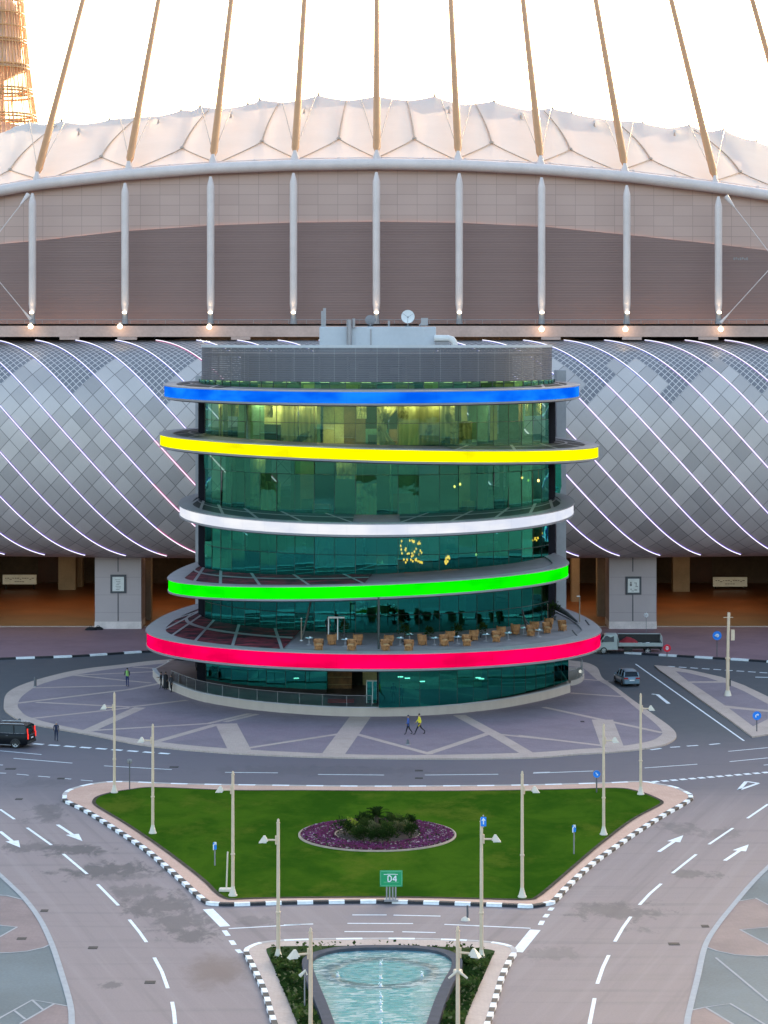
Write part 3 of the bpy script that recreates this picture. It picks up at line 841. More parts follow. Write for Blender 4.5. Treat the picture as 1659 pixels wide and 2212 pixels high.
# ---------------------------------------------------------------- bulging metal skin
CY, CZ, AY, AZ, NN = 282.0, 21.3, 12.0, 12.75, 2.6
prof = []
for i in range(241):
    th = PI / 2 - PI * i / 240
    c_, s_ = math.cos(th), math.sin(th)
    prof.append((CY - AY * abs(c_) ** (2 / NN), CZ + AZ * math.copysign(abs(s_) ** (2 / NN), s_)))
pl_ = [0.0]
for a, b in zip(prof, prof[1:]): pl_.append(pl_[-1] + math.hypot(b[0] - a[0], b[1] - a[1]))
S_TOT = pl_[-1]
def skin(x, s, off=0.0):
    s = min(max(s, 0.0), S_TOT - 1e-6)
    lo, hi = 0, 240
    while hi - lo > 1:
        m_ = (lo + hi) // 2
        if pl_[m_] <= s: lo = m_
        else: hi = m_
    t = (s - pl_[lo]) / (pl_[hi] - pl_[lo])
    y = lerp(prof[lo][0], prof[hi][0], t); z = lerp(prof[lo][1], prof[hi][1], t)
    if off:
        ty, tz = prof[hi][0] - prof[lo][0], prof[hi][1] - prof[lo][1]
        L = math.hypot(ty, tz); y += tz / L * off; z += -ty / L * off
    return Vector((x, y + x * x / 600.0, z))
KS = 0.92
CW = 4.75 / 2
S_REF = pl_[min(range(241), key=lambda i: abs(prof[i][1] - 33.6) + (0 if i < 120 else 99))]
XR = -23.9
def zs_to_s(z):
    return pl_[min(range(120), key=lambda i: abs(prof[i][1] - z))]
s_flat, s_dip = zs_to_s(31.2), zs_to_s(26.6)
def panel_mat(name, lo, hi):
    g = NG(name)
    c = g.coord(); uv = g.n('UVMap').outputs[0]; s = g.xyz(uv)
    e = g.math('MINIMUM', g.math('MINIMUM', s[0], g.math('SUBTRACT', 1.0, s[0])), g.math('MINIMUM', s[1], g.math('SUBTRACT', 1.0, s[1])))
    gap = g.math('LESS_THAN', e, 0.022)
    n1 = g.noise(c, 0.3, 5.0); n2 = g.noise(g.mapping(c, (6, 6, .6)), 1.0, 3.0)
    base = g.mix(n1, lo, hi)
    base = g.mix(g.math('MULTIPLY', n2, 0.25), base, tuple(x * .85 for x in lo))
    base = g.mix(g.math('MULTIPLY', gap, 0.6), base, (0.035, 0.035, 0.04))
    g.principled(base, g.math('ADD', g.math('MULTIPLY', n1, .12), .42), 0.18, None, 0.4)
    return g.mat
def lattice_mat():
    g = NG("lattice_glazing")
    c = g.coord(); uv = g.n('UVMap').outputs[0]; s = g.xyz(uv)
    def grid(v_): 
        fr = g.math('FRACT', g.math('MULTIPLY', v_, 3.0))
        return g.math('GREATER_THAN', g.math('ABSOLUTE', g.math('SUBTRACT', fr, 0.5)), 0.44)
    k = g.math('MAXIMUM', grid(s[0]), grid(s[1]))
    n1 = g.noise(c, 0.45, 5.0, 0.6); n2 = g.noise(c, 3.0, 4.0, 0.7)
    dark = g.mix(n1, (0.14, 0.135, 0.155), (0.235, 0.215, 0.23))
    dark = g.mix(g.smooth(n2, 0.55, 0.75), dark, (0.11, 0.10, 0.115))
    base = g.mix(k, dark, (0.66, 0.58, 0.56))
    g.principled(base, g.math('ADD', g.math('MULTIPLY', k, .2), .40), 0.05, None, 0.5)
    return g.mat
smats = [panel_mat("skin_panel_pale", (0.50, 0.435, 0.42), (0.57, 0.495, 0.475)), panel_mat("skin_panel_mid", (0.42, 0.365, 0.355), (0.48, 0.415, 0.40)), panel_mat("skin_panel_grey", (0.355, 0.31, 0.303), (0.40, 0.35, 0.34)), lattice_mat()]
rs = random.Random(11)
mbp, mbl = MB(), MB()
i_min, i_max = -60, 90
SUB = 3
for i in range(i_min, i_max):
    for j in range(i_min, i_max):
        # a = i along one diagonal, b = j along the other
        xc = XR + CW * ((i + .5) + (j + .5)) / 2
        sc_ = S_REF + CW * ((j + .5) - (i + .5)) / (2 * KS)
        if sc_ < -1.6 or sc_ > S_TOT + 1.2 or xc < -62 or xc > 130: continue
        if xc > 58 and (i + j) % 1: continue
        ph = (xc + 24.5) / 9.7
        dx = abs(ph - round(ph)) * 9.7
        lat = sc_ < s_flat + max(0.0, (s_dip - s_flat) * (1 - dx / 3.2))
        rr = rs.random()
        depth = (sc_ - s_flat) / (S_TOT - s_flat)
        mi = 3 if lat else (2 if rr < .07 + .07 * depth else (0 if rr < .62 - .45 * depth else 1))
        m_ = mbl if lat else mbp
        for a in range(SUB):
            for b in range(SUB):
                cs, uvq = [], []
                for (da, db) in ((0, 0), (1, 0), (1, 1), (0, 1)):
                    ua, ub = (a + da) / SUB, (b + db) / SUB
                    x = XR + CW * ((i + ua) + (j + ub)) / 2
                    s = S_REF + CW * ((j + ub) - (i + ua)) / (2 * KS)
                    cs.append(skin(x, s)); uvq.append((ua, ub))
                if (cs[0] - cs[2]).length < .02: continue
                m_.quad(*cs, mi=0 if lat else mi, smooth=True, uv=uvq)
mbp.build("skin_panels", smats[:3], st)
mbl.build("skin_lattice", smats[3], st)
m_core = EM("led_white", (0.93, 0.92, 1.0), 1.7)
halo = [EM("led_blue", rgb(120, 135, 255), 0.9), EM("led_violet", rgb(130, 90, 240), 0.9), EM("led_pink", rgb(240, 90, 190), 0.9), EM("led_lilac", rgb(190, 160, 255), 0.9)]  # glow round the white strips, drawn as wider coloured emissive bands
s_bot = pl_[min(range(120, 241), key=lambda i: abs(prof[i][1] - 9.2))]
s_top = zs_to_s(33.95)
for n in range(-12, 20):
    x0 = XR + 4.75 * n
    xe = x0 + KS * (s_bot - S_REF)
    if xe < -47 or x0 > 45.5: continue
    if x0 > -20.5 and xe < 17.0 and False: continue
    mb = MB()
    pts = []
    N = 60
    for q in range(N + 1):
        s = lerp(s_top, s_bot, q / N)
        pts.append((x0 + KS * (s - S_REF), s))
    mb.tube([skin(x, s, .09) for x, s in pts], .042, 6, 0)
    for q in range(N):
        (xa, sa), (xb, sb) = pts[q], pts[q + 1]
        t = q / N
        left = xa < -8
        if left: hm = 2 if (xa > -25.5 + 10 * (.5 - t) * 0 and t > .45 and xa > -26) or n == 0 else (0 if t < .4 else 1)
        else: hm = 0 if (t < .3 and xa < 32) else 3 if t < .72 else 1
        w_ = .14
        q0, q1, q2, q3 = skin(xa - w_, sa, .03), skin(xb - w_, sb, .03), skin(xb + w_, sb, .03), skin(xa + w_, sa, .03)
        mb.add([q0, q1, q2, q3], [(0, 1, 2, 3)], 1 + hm)
    mb.build("light_strip", [m_core] + halo, st)

# ---------------------------------------------------------------- undercroft
def pier_mat():
    g = NG("pier_stone")
    c = g.coord(); s = g.xyz(c)
    gz = g.line(s[2], 2.07, 0.06)
    n1 = g.noise(c, .6, 5.0); n2 = g.noise(c, 7.0, 3.0)
    base = g.mix(n1, (0.44, 0.37, 0.375), (0.51, 0.43, 0.43))
    base = g.mix(g.math('MULTIPLY', n2, .25), base, (.34, .285, .29))
    base = g.mix(g.math('MULTIPLY', gz, .45), base, (.24, .20, .20))
    g.principled(base, .7, 0, g.bump(n2, .15, .02), .35)
    return g.mat
m_pier = pier_mat()
m_pierbase = M("pier_base_stone", (0.70, 0.60, 0.58), .7, .12, .8)
m_brownfloor = M("undercroft_floor", (0.15, 0.055, 0.020), .45, .25, .25, spec=.4, fine=4.0)
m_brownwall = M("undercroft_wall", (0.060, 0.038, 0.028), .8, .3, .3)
m_beige = M("undercroft_column", (0.24, 0.19, 0.145), .8, .12, .6)
m_white = M("white_board", (0.72, 0.72, 0.70), .5, .08, 1.5)
m_ink = M("dark_lettering", (0.05, 0.05, 0.06), .6, .1, 4.0)
m_grid = M("pier_groove", (0.10, 0.10, 0.11), .8, .1, 2.0)
for (ua, ub, sa, sb, va, vb2, right) in ((205, 305, 243, 268, 1246, 1277, 0), (1316, 1418, 1356, 1381, 1250, 1280, 1)):
    a, b = P(ua, 1362, 282), P(ub, 1362, 282)
    mb = MB(); cx = (a.x + b.x) / 2; wd = b.x - a.x
    mb.box((cx, 284.4, 5.3), (wd, 4.8, 10.2))
    pr = mb.build("pier", m_pier, st)
    mb = MB(); mb.box((cx, 284.35, .58), (wd + .06, 4.86, .92)); mb.build("pier_base", m_pierbase, pr)
    mb = MB(); mb.box((cx, 281.98, 8.6), (.10, .05, 3.4)); mb.box((cx, 281.98, 2.9), (.10, .05, 3.6)); mb.build("groove", m_grid, pr)
    p, q = P(sa, va, 281.9), P(sb, vb2, 281.9)
    mb = MB(); mb.box(((p.x + q.x) / 2, 281.93, (p.z + q.z) / 2), (q.x - p.x + .5, .08, p.z - q.z + .5)); mb.build("sign_frame", m_grid, pr)
    mb = MB(); mb.box(((p.x + q.x) / 2, 281.86, (p.z + q.z) / 2), (q.x - p.x, .08, p.z - q.z)); sg = mb.build("sign_board", m_white, pr)
    mb = MB(); cxx, czz = (p.x + q.x) / 2, (p.z + q.z) / 2
    if right:
        for (dx, dz, sx, sz) in ((-.32, .36, .16, .16), (-.32, .1, .24, .3), (.22, .32, .3, .07), (.30, .14, .07, .3), (.36, -.1, .3, .07), (-.3, -.42, .12, .12), (.25, -.5, .3, .1), (-.1, -.62, .3, .06)):
            mb.box((cxx + dx, 281.815, czz + dz), (sx, .02, sz))
    else:
        for k in range(7): mb.box((cxx + .05 * (k % 3) - .05, 281.815, czz + .5 - k * .19), (.62 - .1 * (k % 4), .02, .05))
    mb.build("sign_lettering", m_cable, sg)
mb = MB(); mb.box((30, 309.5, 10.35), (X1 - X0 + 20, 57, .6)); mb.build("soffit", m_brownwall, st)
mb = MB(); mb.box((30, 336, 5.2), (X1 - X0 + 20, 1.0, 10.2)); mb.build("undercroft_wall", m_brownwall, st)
mb = MB(); mb.box((30, 309.4, .12), (X1 - X0 + 20, 50.6, .26)); mb.build("undercroft_floor", m_brownfloor, st)
mb = MB(); mb.box((30, 283.95, .14), (X1 - X0 + 20, .35, .30)); mb.build("floor_edge", m_tan, st)
mb = MB()
for (ua, ub, vb2) in ((126, 163, 1274), (1454, 1490, 1278), (305.5, 326, 1340), (1290.5, 1309, 1332), (1235, 1252, 1300), (166, 178, 1268)):
    d = F * (HC - .25) / (vb2 - V0); a, b = (ua - U0) * d / F, (ub - U0) * d / F
    mb = MB(); mb.box(((a + b) / 2, d + 1, 5.15), (b - a, 2.0, 9.8)); mb.build("undercroft_column", m_beige, st)
m_maroon = M("maroon_panel", (0.055, 0.018, 0.012), .6, .2, .5)
for (ua, ub) in ((80, 125), (1491, 1540)):
    a, b = P(ua, 1260, 334), P(ub, 1260, 334)
    mb = MB(); mb.box(((a.x + b.x) / 2, 335.3, 5.15), (b.x - a.x, .5, 9.7)); mb.build("undercroft_door", m_maroon, st)
for (ua, ub, va, vb2) in ((6, 79, 1241.5, 1262), (1540, 1614, 1246.5, 1267)):
    p, q = P(ua, va, 326), P(ub, vb2, 326)
    mb = MB(); mb.box(((p.x + q.x) / 2, 326, (p.z + q.z) / 2), (q.x - p.x, .2, p.z - q.z)); sg = mb.build("notice_board", m_white, st)
    mb = MB()
    for k in range(12):
        mb.box((lerp(p.x + .3, q.x - .3, (k + .4) / 12), 325.87, (p.z + q.z) / 2 + .18 - (.14 if k % 4 == 2 else 0)), (.18 + .06 * (k % 3), .04, .10))
        if 4 <= k <= 7: mb.box((lerp(p.x + .3, q.x - .3, (k + .4) / 12), 325.87, (p.z + q.z) / 2 - .28), (.28, .04, .09))
    mb.build("notice_lettering", m_cable, sg)
    mb = MB(); mb.box(((p.x + q.x) / 2, 327, 8.95), (q.x - p.x, .6, 1.9)); mb.build("bulkhead", m_beige, st)
    for px_ in (p.x + .4, q.x - .4):
        mb = MB(); mb.box((px_, 326.3, q.z / 2), (.15, .15, q.z)); mb.build("notice_post", m_dark, sg)
for x in (-42, -22, 22, 42):
    mb = MB(); mb.box((x, 300, 10.02), (6, .6, .08)); mb.build("downlight", EM("downlight_glow", (1.0, .72, .4), 2.0), st)
    ld = bpy.data.lights.new("downlight_lamp", 'AREA'); ld.shape = 'RECTANGLE'; ld.size = 16; ld.size_y = 18; ld.energy = 120.0; ld.color = (1.0, .62, .30)
    lo = bpy.data.objects.new("downlight_lamp", ld); col.objects.link(lo); lo.parent = st; lo.location = Vector((x, 304, 9.9)) - st.location

# ================================================================== LATTICE TOWER FAR LEFT
TD = 540.0
tcx = (-14 - U0) * TD / F
to = thing("lattice_tower", "distant round tower wrapped in rusty lattice, left of the stadium roof", "tower", (tcx, TD, 0))
EDGE = [(-200, 40), (0, 50), (60, 56), (115, 60), (180, 68), (230, 75), (272, 82), (350, 99), (700, 180)]
def tz(v): return HC - (v - V0) * TD / F
def tr(v): return (interp(EDGE, v) + 14) * TD / F
m_lat = M("lattice_steel", (0.62, 0.34, 0.16), .5, .15, .1, metal=.2)
m_drum = M("tower_concrete", (0.72, 0.49, 0.36), .8, .15, .08)
mb = MB()
NV = 60
for k in range(NV):
    for tw in (0.0, 0.35 if k % 3 == 0 else None):
        if tw is None: continue
        path = []
        for q in range(19):
            v = lerp(700, -60, q / 18); a = 2 * PI * k / NV + tw * q / 18 * 1.5
            path.append(Vector((tr(v) * math.cos(a), tr(v) * math.sin(a), tz(v))))
        mb.tube(path, .10, 4, caps=False)
mb.build("lattice", m_lat, to)
mb = MB()
for v in (5, 31, 60, 88, 94, 142, 150, 194, 200, 209, 250, 256, 267, 300, 340):
    mb.tube([Vector((tr(v) * .985 * math.cos(2 * PI * k / 48), tr(v) * .985 * math.sin(2 * PI * k / 48), tz(v))) for k in range(49)], .22, 4, caps=False)
mb.build("ring", m_lat, to)
px = TD / F
mb = MB(); mb.lathe([(23 * px, tz(700)), (23 * px, tz(176)), (74 * px, tz(150)), (76 * px, tz(141)), (59 * px, tz(140)), (57 * px, tz(90)), (62 * px, tz(86)), (56 * px, tz(82)), (52 * px, tz(30)), (55 * px, tz(28)), (50 * px, tz(10)), (44 * px, tz(7)), (20 * px, tz(-60))], (0, 0, 0), 40)
mb.build("tower_core", m_drum, to)
mb = MB()
for k in range(40):
    a = 2 * PI * k / 40
    for (r0, v0, r1, v1) in ((57.5, 138, 57.5, 92), (55, 82, 53, 32)):
        mb.tube([(r0 * px * math.cos(a), r0 * px * math.sin(a), tz(v0)), (r1 * px * math.cos(a), r1 * px * math.sin(a), tz(v1))], .22, 4, caps=False)
mb.build("fin", m_drum, to)
mb = MB(); mb.lathe([(64 * px, 0), (64 * px, tz(272)), (23 * px, tz(264))], (0, 0, 0), 40); mb.build("podium", m_drum, to)
# ================================================================== RING TOWER
DC, RD = 246.0, 18.2
TX = (814 - U0) * DC / F
rt = thing("ring_tower", "round green glass tower wrapped in five glowing coloured rings, standing on the oval plaza", "building", (TX, DC, 0), local=False)
m_rim = M("ring_aluminium", (0.30, 0.29, 0.31), 0.45, 0.08, 0.5, metal=.3, spec=.5)
m_rimdark = M("ring_soffit", (0.12, 0.115, 0.125), .6, .1, .5)
m_deck = M("terrace_deck", (0.20, 0.19, 0.20), .7, .15, .5, fine=3.0)
m_mull = M("mullion_dark", (0.030, 0.045, 0.045), .4, .1, 1.0, spec=.5)
m_sidep = M("side_panel_dark", (0.008, 0.009, 0.013), .9, .15, 1.0, spec=.02)
def canopy_glass():
    g = NG("canopy_glass")
    c = g.coord(); s = g.xyz(c)
    n1 = g.noise(g.mapping(c, (.5, 2.2, 1)), 1.0, 5.0, .7, .8)
    n2 = g.noise(c, .35, 4.0)
    base = g.mix(g.math('MULTIPLY', g.smooth(n1, .44, .56), g.smooth(n2, .30, .52)), (0.014, 0.012, 0.018), (0.24, 0.045, 0.058))
    g.principled(base, .6, 0, None, .06)
    return g.mat
m_canopy = canopy_glass()
m_canopyd = M('canopy_glass_dark', (.022, .026, .030), .5, .3, .8, spec=.15)
def glass_mat(name, tint, tint2, refl=0.10, rtint=(.06, .62, .52), kf=.9):
    g = NG(name)
    c = g.coord()
    n1 = g.noise(c, .15, 3.0)
    tr_ = g.n('BsdfTransparent'); g.l(g.mix(n1, tint, tint2), tr_.inputs[0])
    gl = g.n('BsdfGlossy'); gl.inputs[0].default_value = (*rtint, 1); gl.inputs[1].default_value = 0.015
    fr = g.n('Fresnel'); fr.inputs[0].default_value = 1.55
    wob = g.noise(c, .55, 2.0)
    b = g.bump(wob, 0.06, 0.06)
    g.l(b, gl.inputs['Normal'])
    mx = g.n('MixShader')
    g.l(g.math('ADD', g.math('MULTIPLY', fr.outputs[0], kf), refl, clamp=True), mx.inputs[0])
    g.l(tr_.outputs[0], mx.inputs[1]); g.l(gl.outputs[0], mx.inputs[2])
    g.l(mx.outputs[0], g.out.inputs[0])
    return g.mat
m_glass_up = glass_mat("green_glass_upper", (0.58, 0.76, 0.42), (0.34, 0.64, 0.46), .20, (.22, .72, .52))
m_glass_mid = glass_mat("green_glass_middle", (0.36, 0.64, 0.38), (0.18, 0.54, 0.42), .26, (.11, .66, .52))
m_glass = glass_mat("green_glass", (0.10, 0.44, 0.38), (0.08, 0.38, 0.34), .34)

def dpt(a, r=RD, z=0.0):
    """point on the drum; a = 0 faces the camera, then straight sides going back"""
    return Vector((TX + r * math.sin(a), DC - r * math.cos(a), z))
def led_mat(name, c0, c1, axis_grad=True):
    g = NG(name)
    c = g.coord(); s = g.xyz(c)
    n = g.smooth(g.noise(g.mapping(c, (.22, .22, .6)), 1.0, 4.0), .3, .7)
    a = g.math('ARCTAN2', s[0], g.math('MULTIPLY', s[1], -1.0))
    joint = g.line(a, 0.105, 0.0018)
    colr = g.mix(n, c0, c1)
    colr = g.mix(g.math('MULTIPLY', joint, .22), colr, tuple(x * .5 for x in c0))
    e = g.n('Emission'); g.l(colr, e.inputs[0]); e.inputs[1].default_value = (1.0 if name == 'led_white' else 1.5) / 2 ** EXPO
    g.l(e.outputs[0], g.out.inputs[0])
    return g.mat
RINGS = {
    'blue':   dict(uL=354, uR=1252, cd=240, df=219.5, rb=30, zl=29.68, zr=29.67, zf=29.37, h=1.02, c0=(0.0, .075, .60), c1=(.006, .18, .80), rim=1.3),
    'yellow': dict(uL=345, uR=1293, cd=240, df=219.0, rb=30, zl=24.83, zr=23.62, zf=24.15, h=1.00, c0=(.62, .58, .0), c1=(1.0, 1.0, .0), rim=1.4),
    'white':  dict(uL=387, uR=1240, cd=240, df=219.5, rb=30, zl=17.95, zr=18.07, zf=17.27, h=0.92, c0=(.72, .77, .92), c1=(.95, .96, 1.0), rim=1.35),
    'green':  dict(uL=362, uR=1229, cd=232, df=217.4, rb=36, zl=11.22, zr=12.66, zf=11.93, h=1.05, c0=(.0, .56, .0), c1=(.004, .9, .0), rim=1.6),
    'red':    dict(uL=316, uR=1298, cd=231, df=212.0, rb=40, zl=6.42, zr=6.36, zf=6.42, h=1.27, c0=(.56, .0, .05), c1=(.9, .0, .085), rim=1.9),
}
LABELR = {'blue': 'topmost ring with a glowing blue light band', 'yellow': 'second ring from the top with a glowing yellow light band', 'white': 'middle ring with a glowing white light band',
          'green': 'ring with a glowing green light band above the terrace', 'red': 'lowest and widest ring with a glowing red light band carrying the terrace'}
def ring_fn(r):
    cx = ((r['uL'] + r['uR']) / 2 - U0) * r['cd'] / F
    rx = (r['uR'] - r['uL']) / 2 * r['cd'] / F
    ryf = r['cd'] - r['df']
    ax = (r['zr'] - r['zl']) / (2 * rx)
    zm_ = (r['zl'] + r['zr']) / 2
    ay = (r['zf'] - zm_) / ryf
    def zat(x, y): return zm_ + ax * (x - cx) + ay * max(-4.0, min(ryf, r['cd'] - y))
    def pt(a, inset=0.0, dz=0.0):
        c_, s_ = math.sin(a), math.cos(a)
        x = cx + (rx - inset) * c_
        y = r['cd'] - (ryf - inset * .8) * s_ if s_ > 0 else r['cd'] + (r['rb'] - inset) * -s_
        return Vector((x, y, zat(x, y) + dz))
    return cx, rx, ryf, zat, pt
RZ = {}
NA = 160
angs = [-PI + 2 * PI * i / NA for i in range(NA + 1)]
for key, r in RINGS.items():
    cx, rx, ryf, zat, pt = ring_fn(r)
    RZ[key] = (zat, pt)
    h, rim = r['h'], r['rim']
    # rim: closed profile swept round
    mb = MB()
    loop = [(rim, 0.0), (0.0, 0.0), (0.0, -.10), (.14, -.11), (.14, -.11 - h), (.04, -.12 - h), (.06, -.30 - h), (.5, -.42 - h), (rim, -.42 - h), (rim, 0.0)]
    rows = [[pt(a, i_, dz) for a in angs] for (i_, dz) in loop]
    for k in range(len(rows) - 1):
        if k == 3: continue
        mb.grid([rows[k], rows[k + 1]], 1 if k in (6, 7) else 0, smooth=False)
    ro = mb.build("ring_canopy", [m_rim, m_rimdark], rt, LABELR[key])
    mb = MB()
    la = [lerp(-1.72, 1.62 if key != 'red' else 1.60, i / 120) for i in range(121)]
    if key == 'red': la = [lerp(-1.48, 1.62, i / 120) for i in range(121)]
    mb.grid([[pt(a, .12, -.11) for a in la], [pt(a, .12, -.11 - h) for a in la]], 0, smooth=False)
    mb.build("light_band", led_mat("led_" + key, r['c0'], r['c1']), ro)
    # deck between the rim and the glass drum
    mb = MB()
    def inner(a, dz): 
        c_, s_ = math.sin(a), math.cos(a)
        x, y = TX + (RD - .35) * c_, DC - (RD - .35) * s_ if s_ > 0 else DC + 14 * -s_
        return Vector((x, y, zat(x, y) + dz))
    o_ = [pt(a, rim - .02, -.10) for a in angs]; i_ = [inner(a, -.10) for a in angs]
    mb.grid([o_, i_], 0, smooth=False)
    mb.grid([[p - Vector((0, 0, .34 + h)) for p in i_], [pt(a, rim - .02, -.44 - h) for a in angs]], 1, smooth=False)
    mb.build("deck", [m_deck, m_rimdark], ro)
    # dark glass infill with radial beams
    spans = {'blue': [(-1.9, -.9), (1.0, 1.9)], 'yellow': [(-1.9, -1.1), (.35, 1.9)], 'white': [(-1.7, -.12), (.12, 1.7)], 'green': [(-2.3, -.02)], 'red': [(-2.3, -.42)]}[key]
    for (a0, a1) in spans:
        mb = MB()
        n = 30
        aa = [lerp(a0, a1, q / n) for q in range(n + 1)]
        mb.grid([[pt(a, rim + .05, -.045) for a in aa], [inner(a, -.045) for a in aa]], 0, smooth=False)
        mb.build("canopy_glazing", m_canopy if key in ("red", "green") else m_canopyd, ro)
        mb = MB()
        nb = max(2, int((a1 - a0) / .26))
        for q in range(nb + 1):
            a = lerp(a0, a1, q / nb)
            skew = -.16 if a < 0 else .16
            A, B = pt(a, rim - .1, .0), inner(a + skew, .0)
            d = (B - A); nn = Vector((-d.y, d.x, 0)).normalized() * .14
            mb.add([A - nn, B - nn, B + nn, A + nn], [(0, 1, 2, 3)], 0)
        mb.grid([[pt(a, rim + .0, .005).lerp(inner(a, .005), .52) for a in aa], [pt(a, rim + .0, .005).lerp(inner(a, .005), .60) for a in aa]], 0, smooth=False)
        mb.build("canopy_beam", m_rim, ro)

# ---------------------------------------------------------------- floors: slabs, rooms behind, curtains, glazing
A_END = 1.22                       # glass runs to about 70 degrees each side, dark panels beyond
FLOORS = [("red", 'green', 6.35, 10.5, 'D'), ('green', 'white', 11.9, 16.1, 'C'), ('white', 'yellow', 17.35, 22.9, 'B'), ('yellow', 'blue', 24.0, 28.1, 'A')]
rr = random.Random(5)
m_slabc = M("floor_slab_dark", (0.06, 0.06, 0.062), .8, .15, .6)
room_mats = [M("room_cream", (0.62, 0.54, 0.33), .8, .2, .5), M("room_olive", (0.30, 0.27, 0.13), .8, .3, .6), M("room_dark", (0.014, 0.013, 0.011), .8, .3, .6), M("room_teal", (0.10, 0.19, 0.17), .7, .3, .5), M("room_wood", (0.20, 0.11, 0.05), .6, .3, .8)]
def drape_mat():
    g = NG("drape_cloth")
    c = g.coord()
    n1 = g.noise(g.mapping(c, (2.2, 2.2, .35)), 1.0, 4.0, .6, .5)
    n2 = g.noise(c, .4, 4.0, .6, .8)
    base = g.mix(n1, (0.66, 0.58, 0.36), (0.36, 0.31, 0.16))
    base = g.mix(g.smooth(n2, .5, .62), base, (0.14, 0.12, 0.065))
    d = g.n('BsdfDiffuse'); g.l(base, d.inputs[0]); t = g.n('BsdfTranslucent'); g.l(base, t.inputs[0])
    mx = g.n('MixShader'); mx.inputs[0].default_value = .45; g.l(d.outputs[0], mx.inputs[1]); g.l(t.outputs[0], mx.inputs[2]); g.l(mx.outputs[0], g.out.inputs[0])
    return g.mat
m_drape = drape_mat()
COLLAY = 22
def wedge_disc(mb, r, z0, z1, mi=0):
    pts = [(TX + r * math.sin(a), DC - r * math.cos(a)) for a in [lerp(-PI / 2, PI / 2, i / 60) for i in range(61)]] + [(TX + r, DC + 16), (TX - r, DC + 16)]
    mb.slab(pts, z0, z1, mi)
    mb.poly([(p[0], p[1], z0 - .001) for p in pts], mi)
for z0, z1 in ((5.5, 6.25), (10.6, 11.5), (16.2, 17.0), (23.0, 23.8), (28.2, 28.9)):
    mb = MB(); wedge_disc(mb, RD - .45, z0, z1); mb.build("floor_slab", m_slabc, rt)
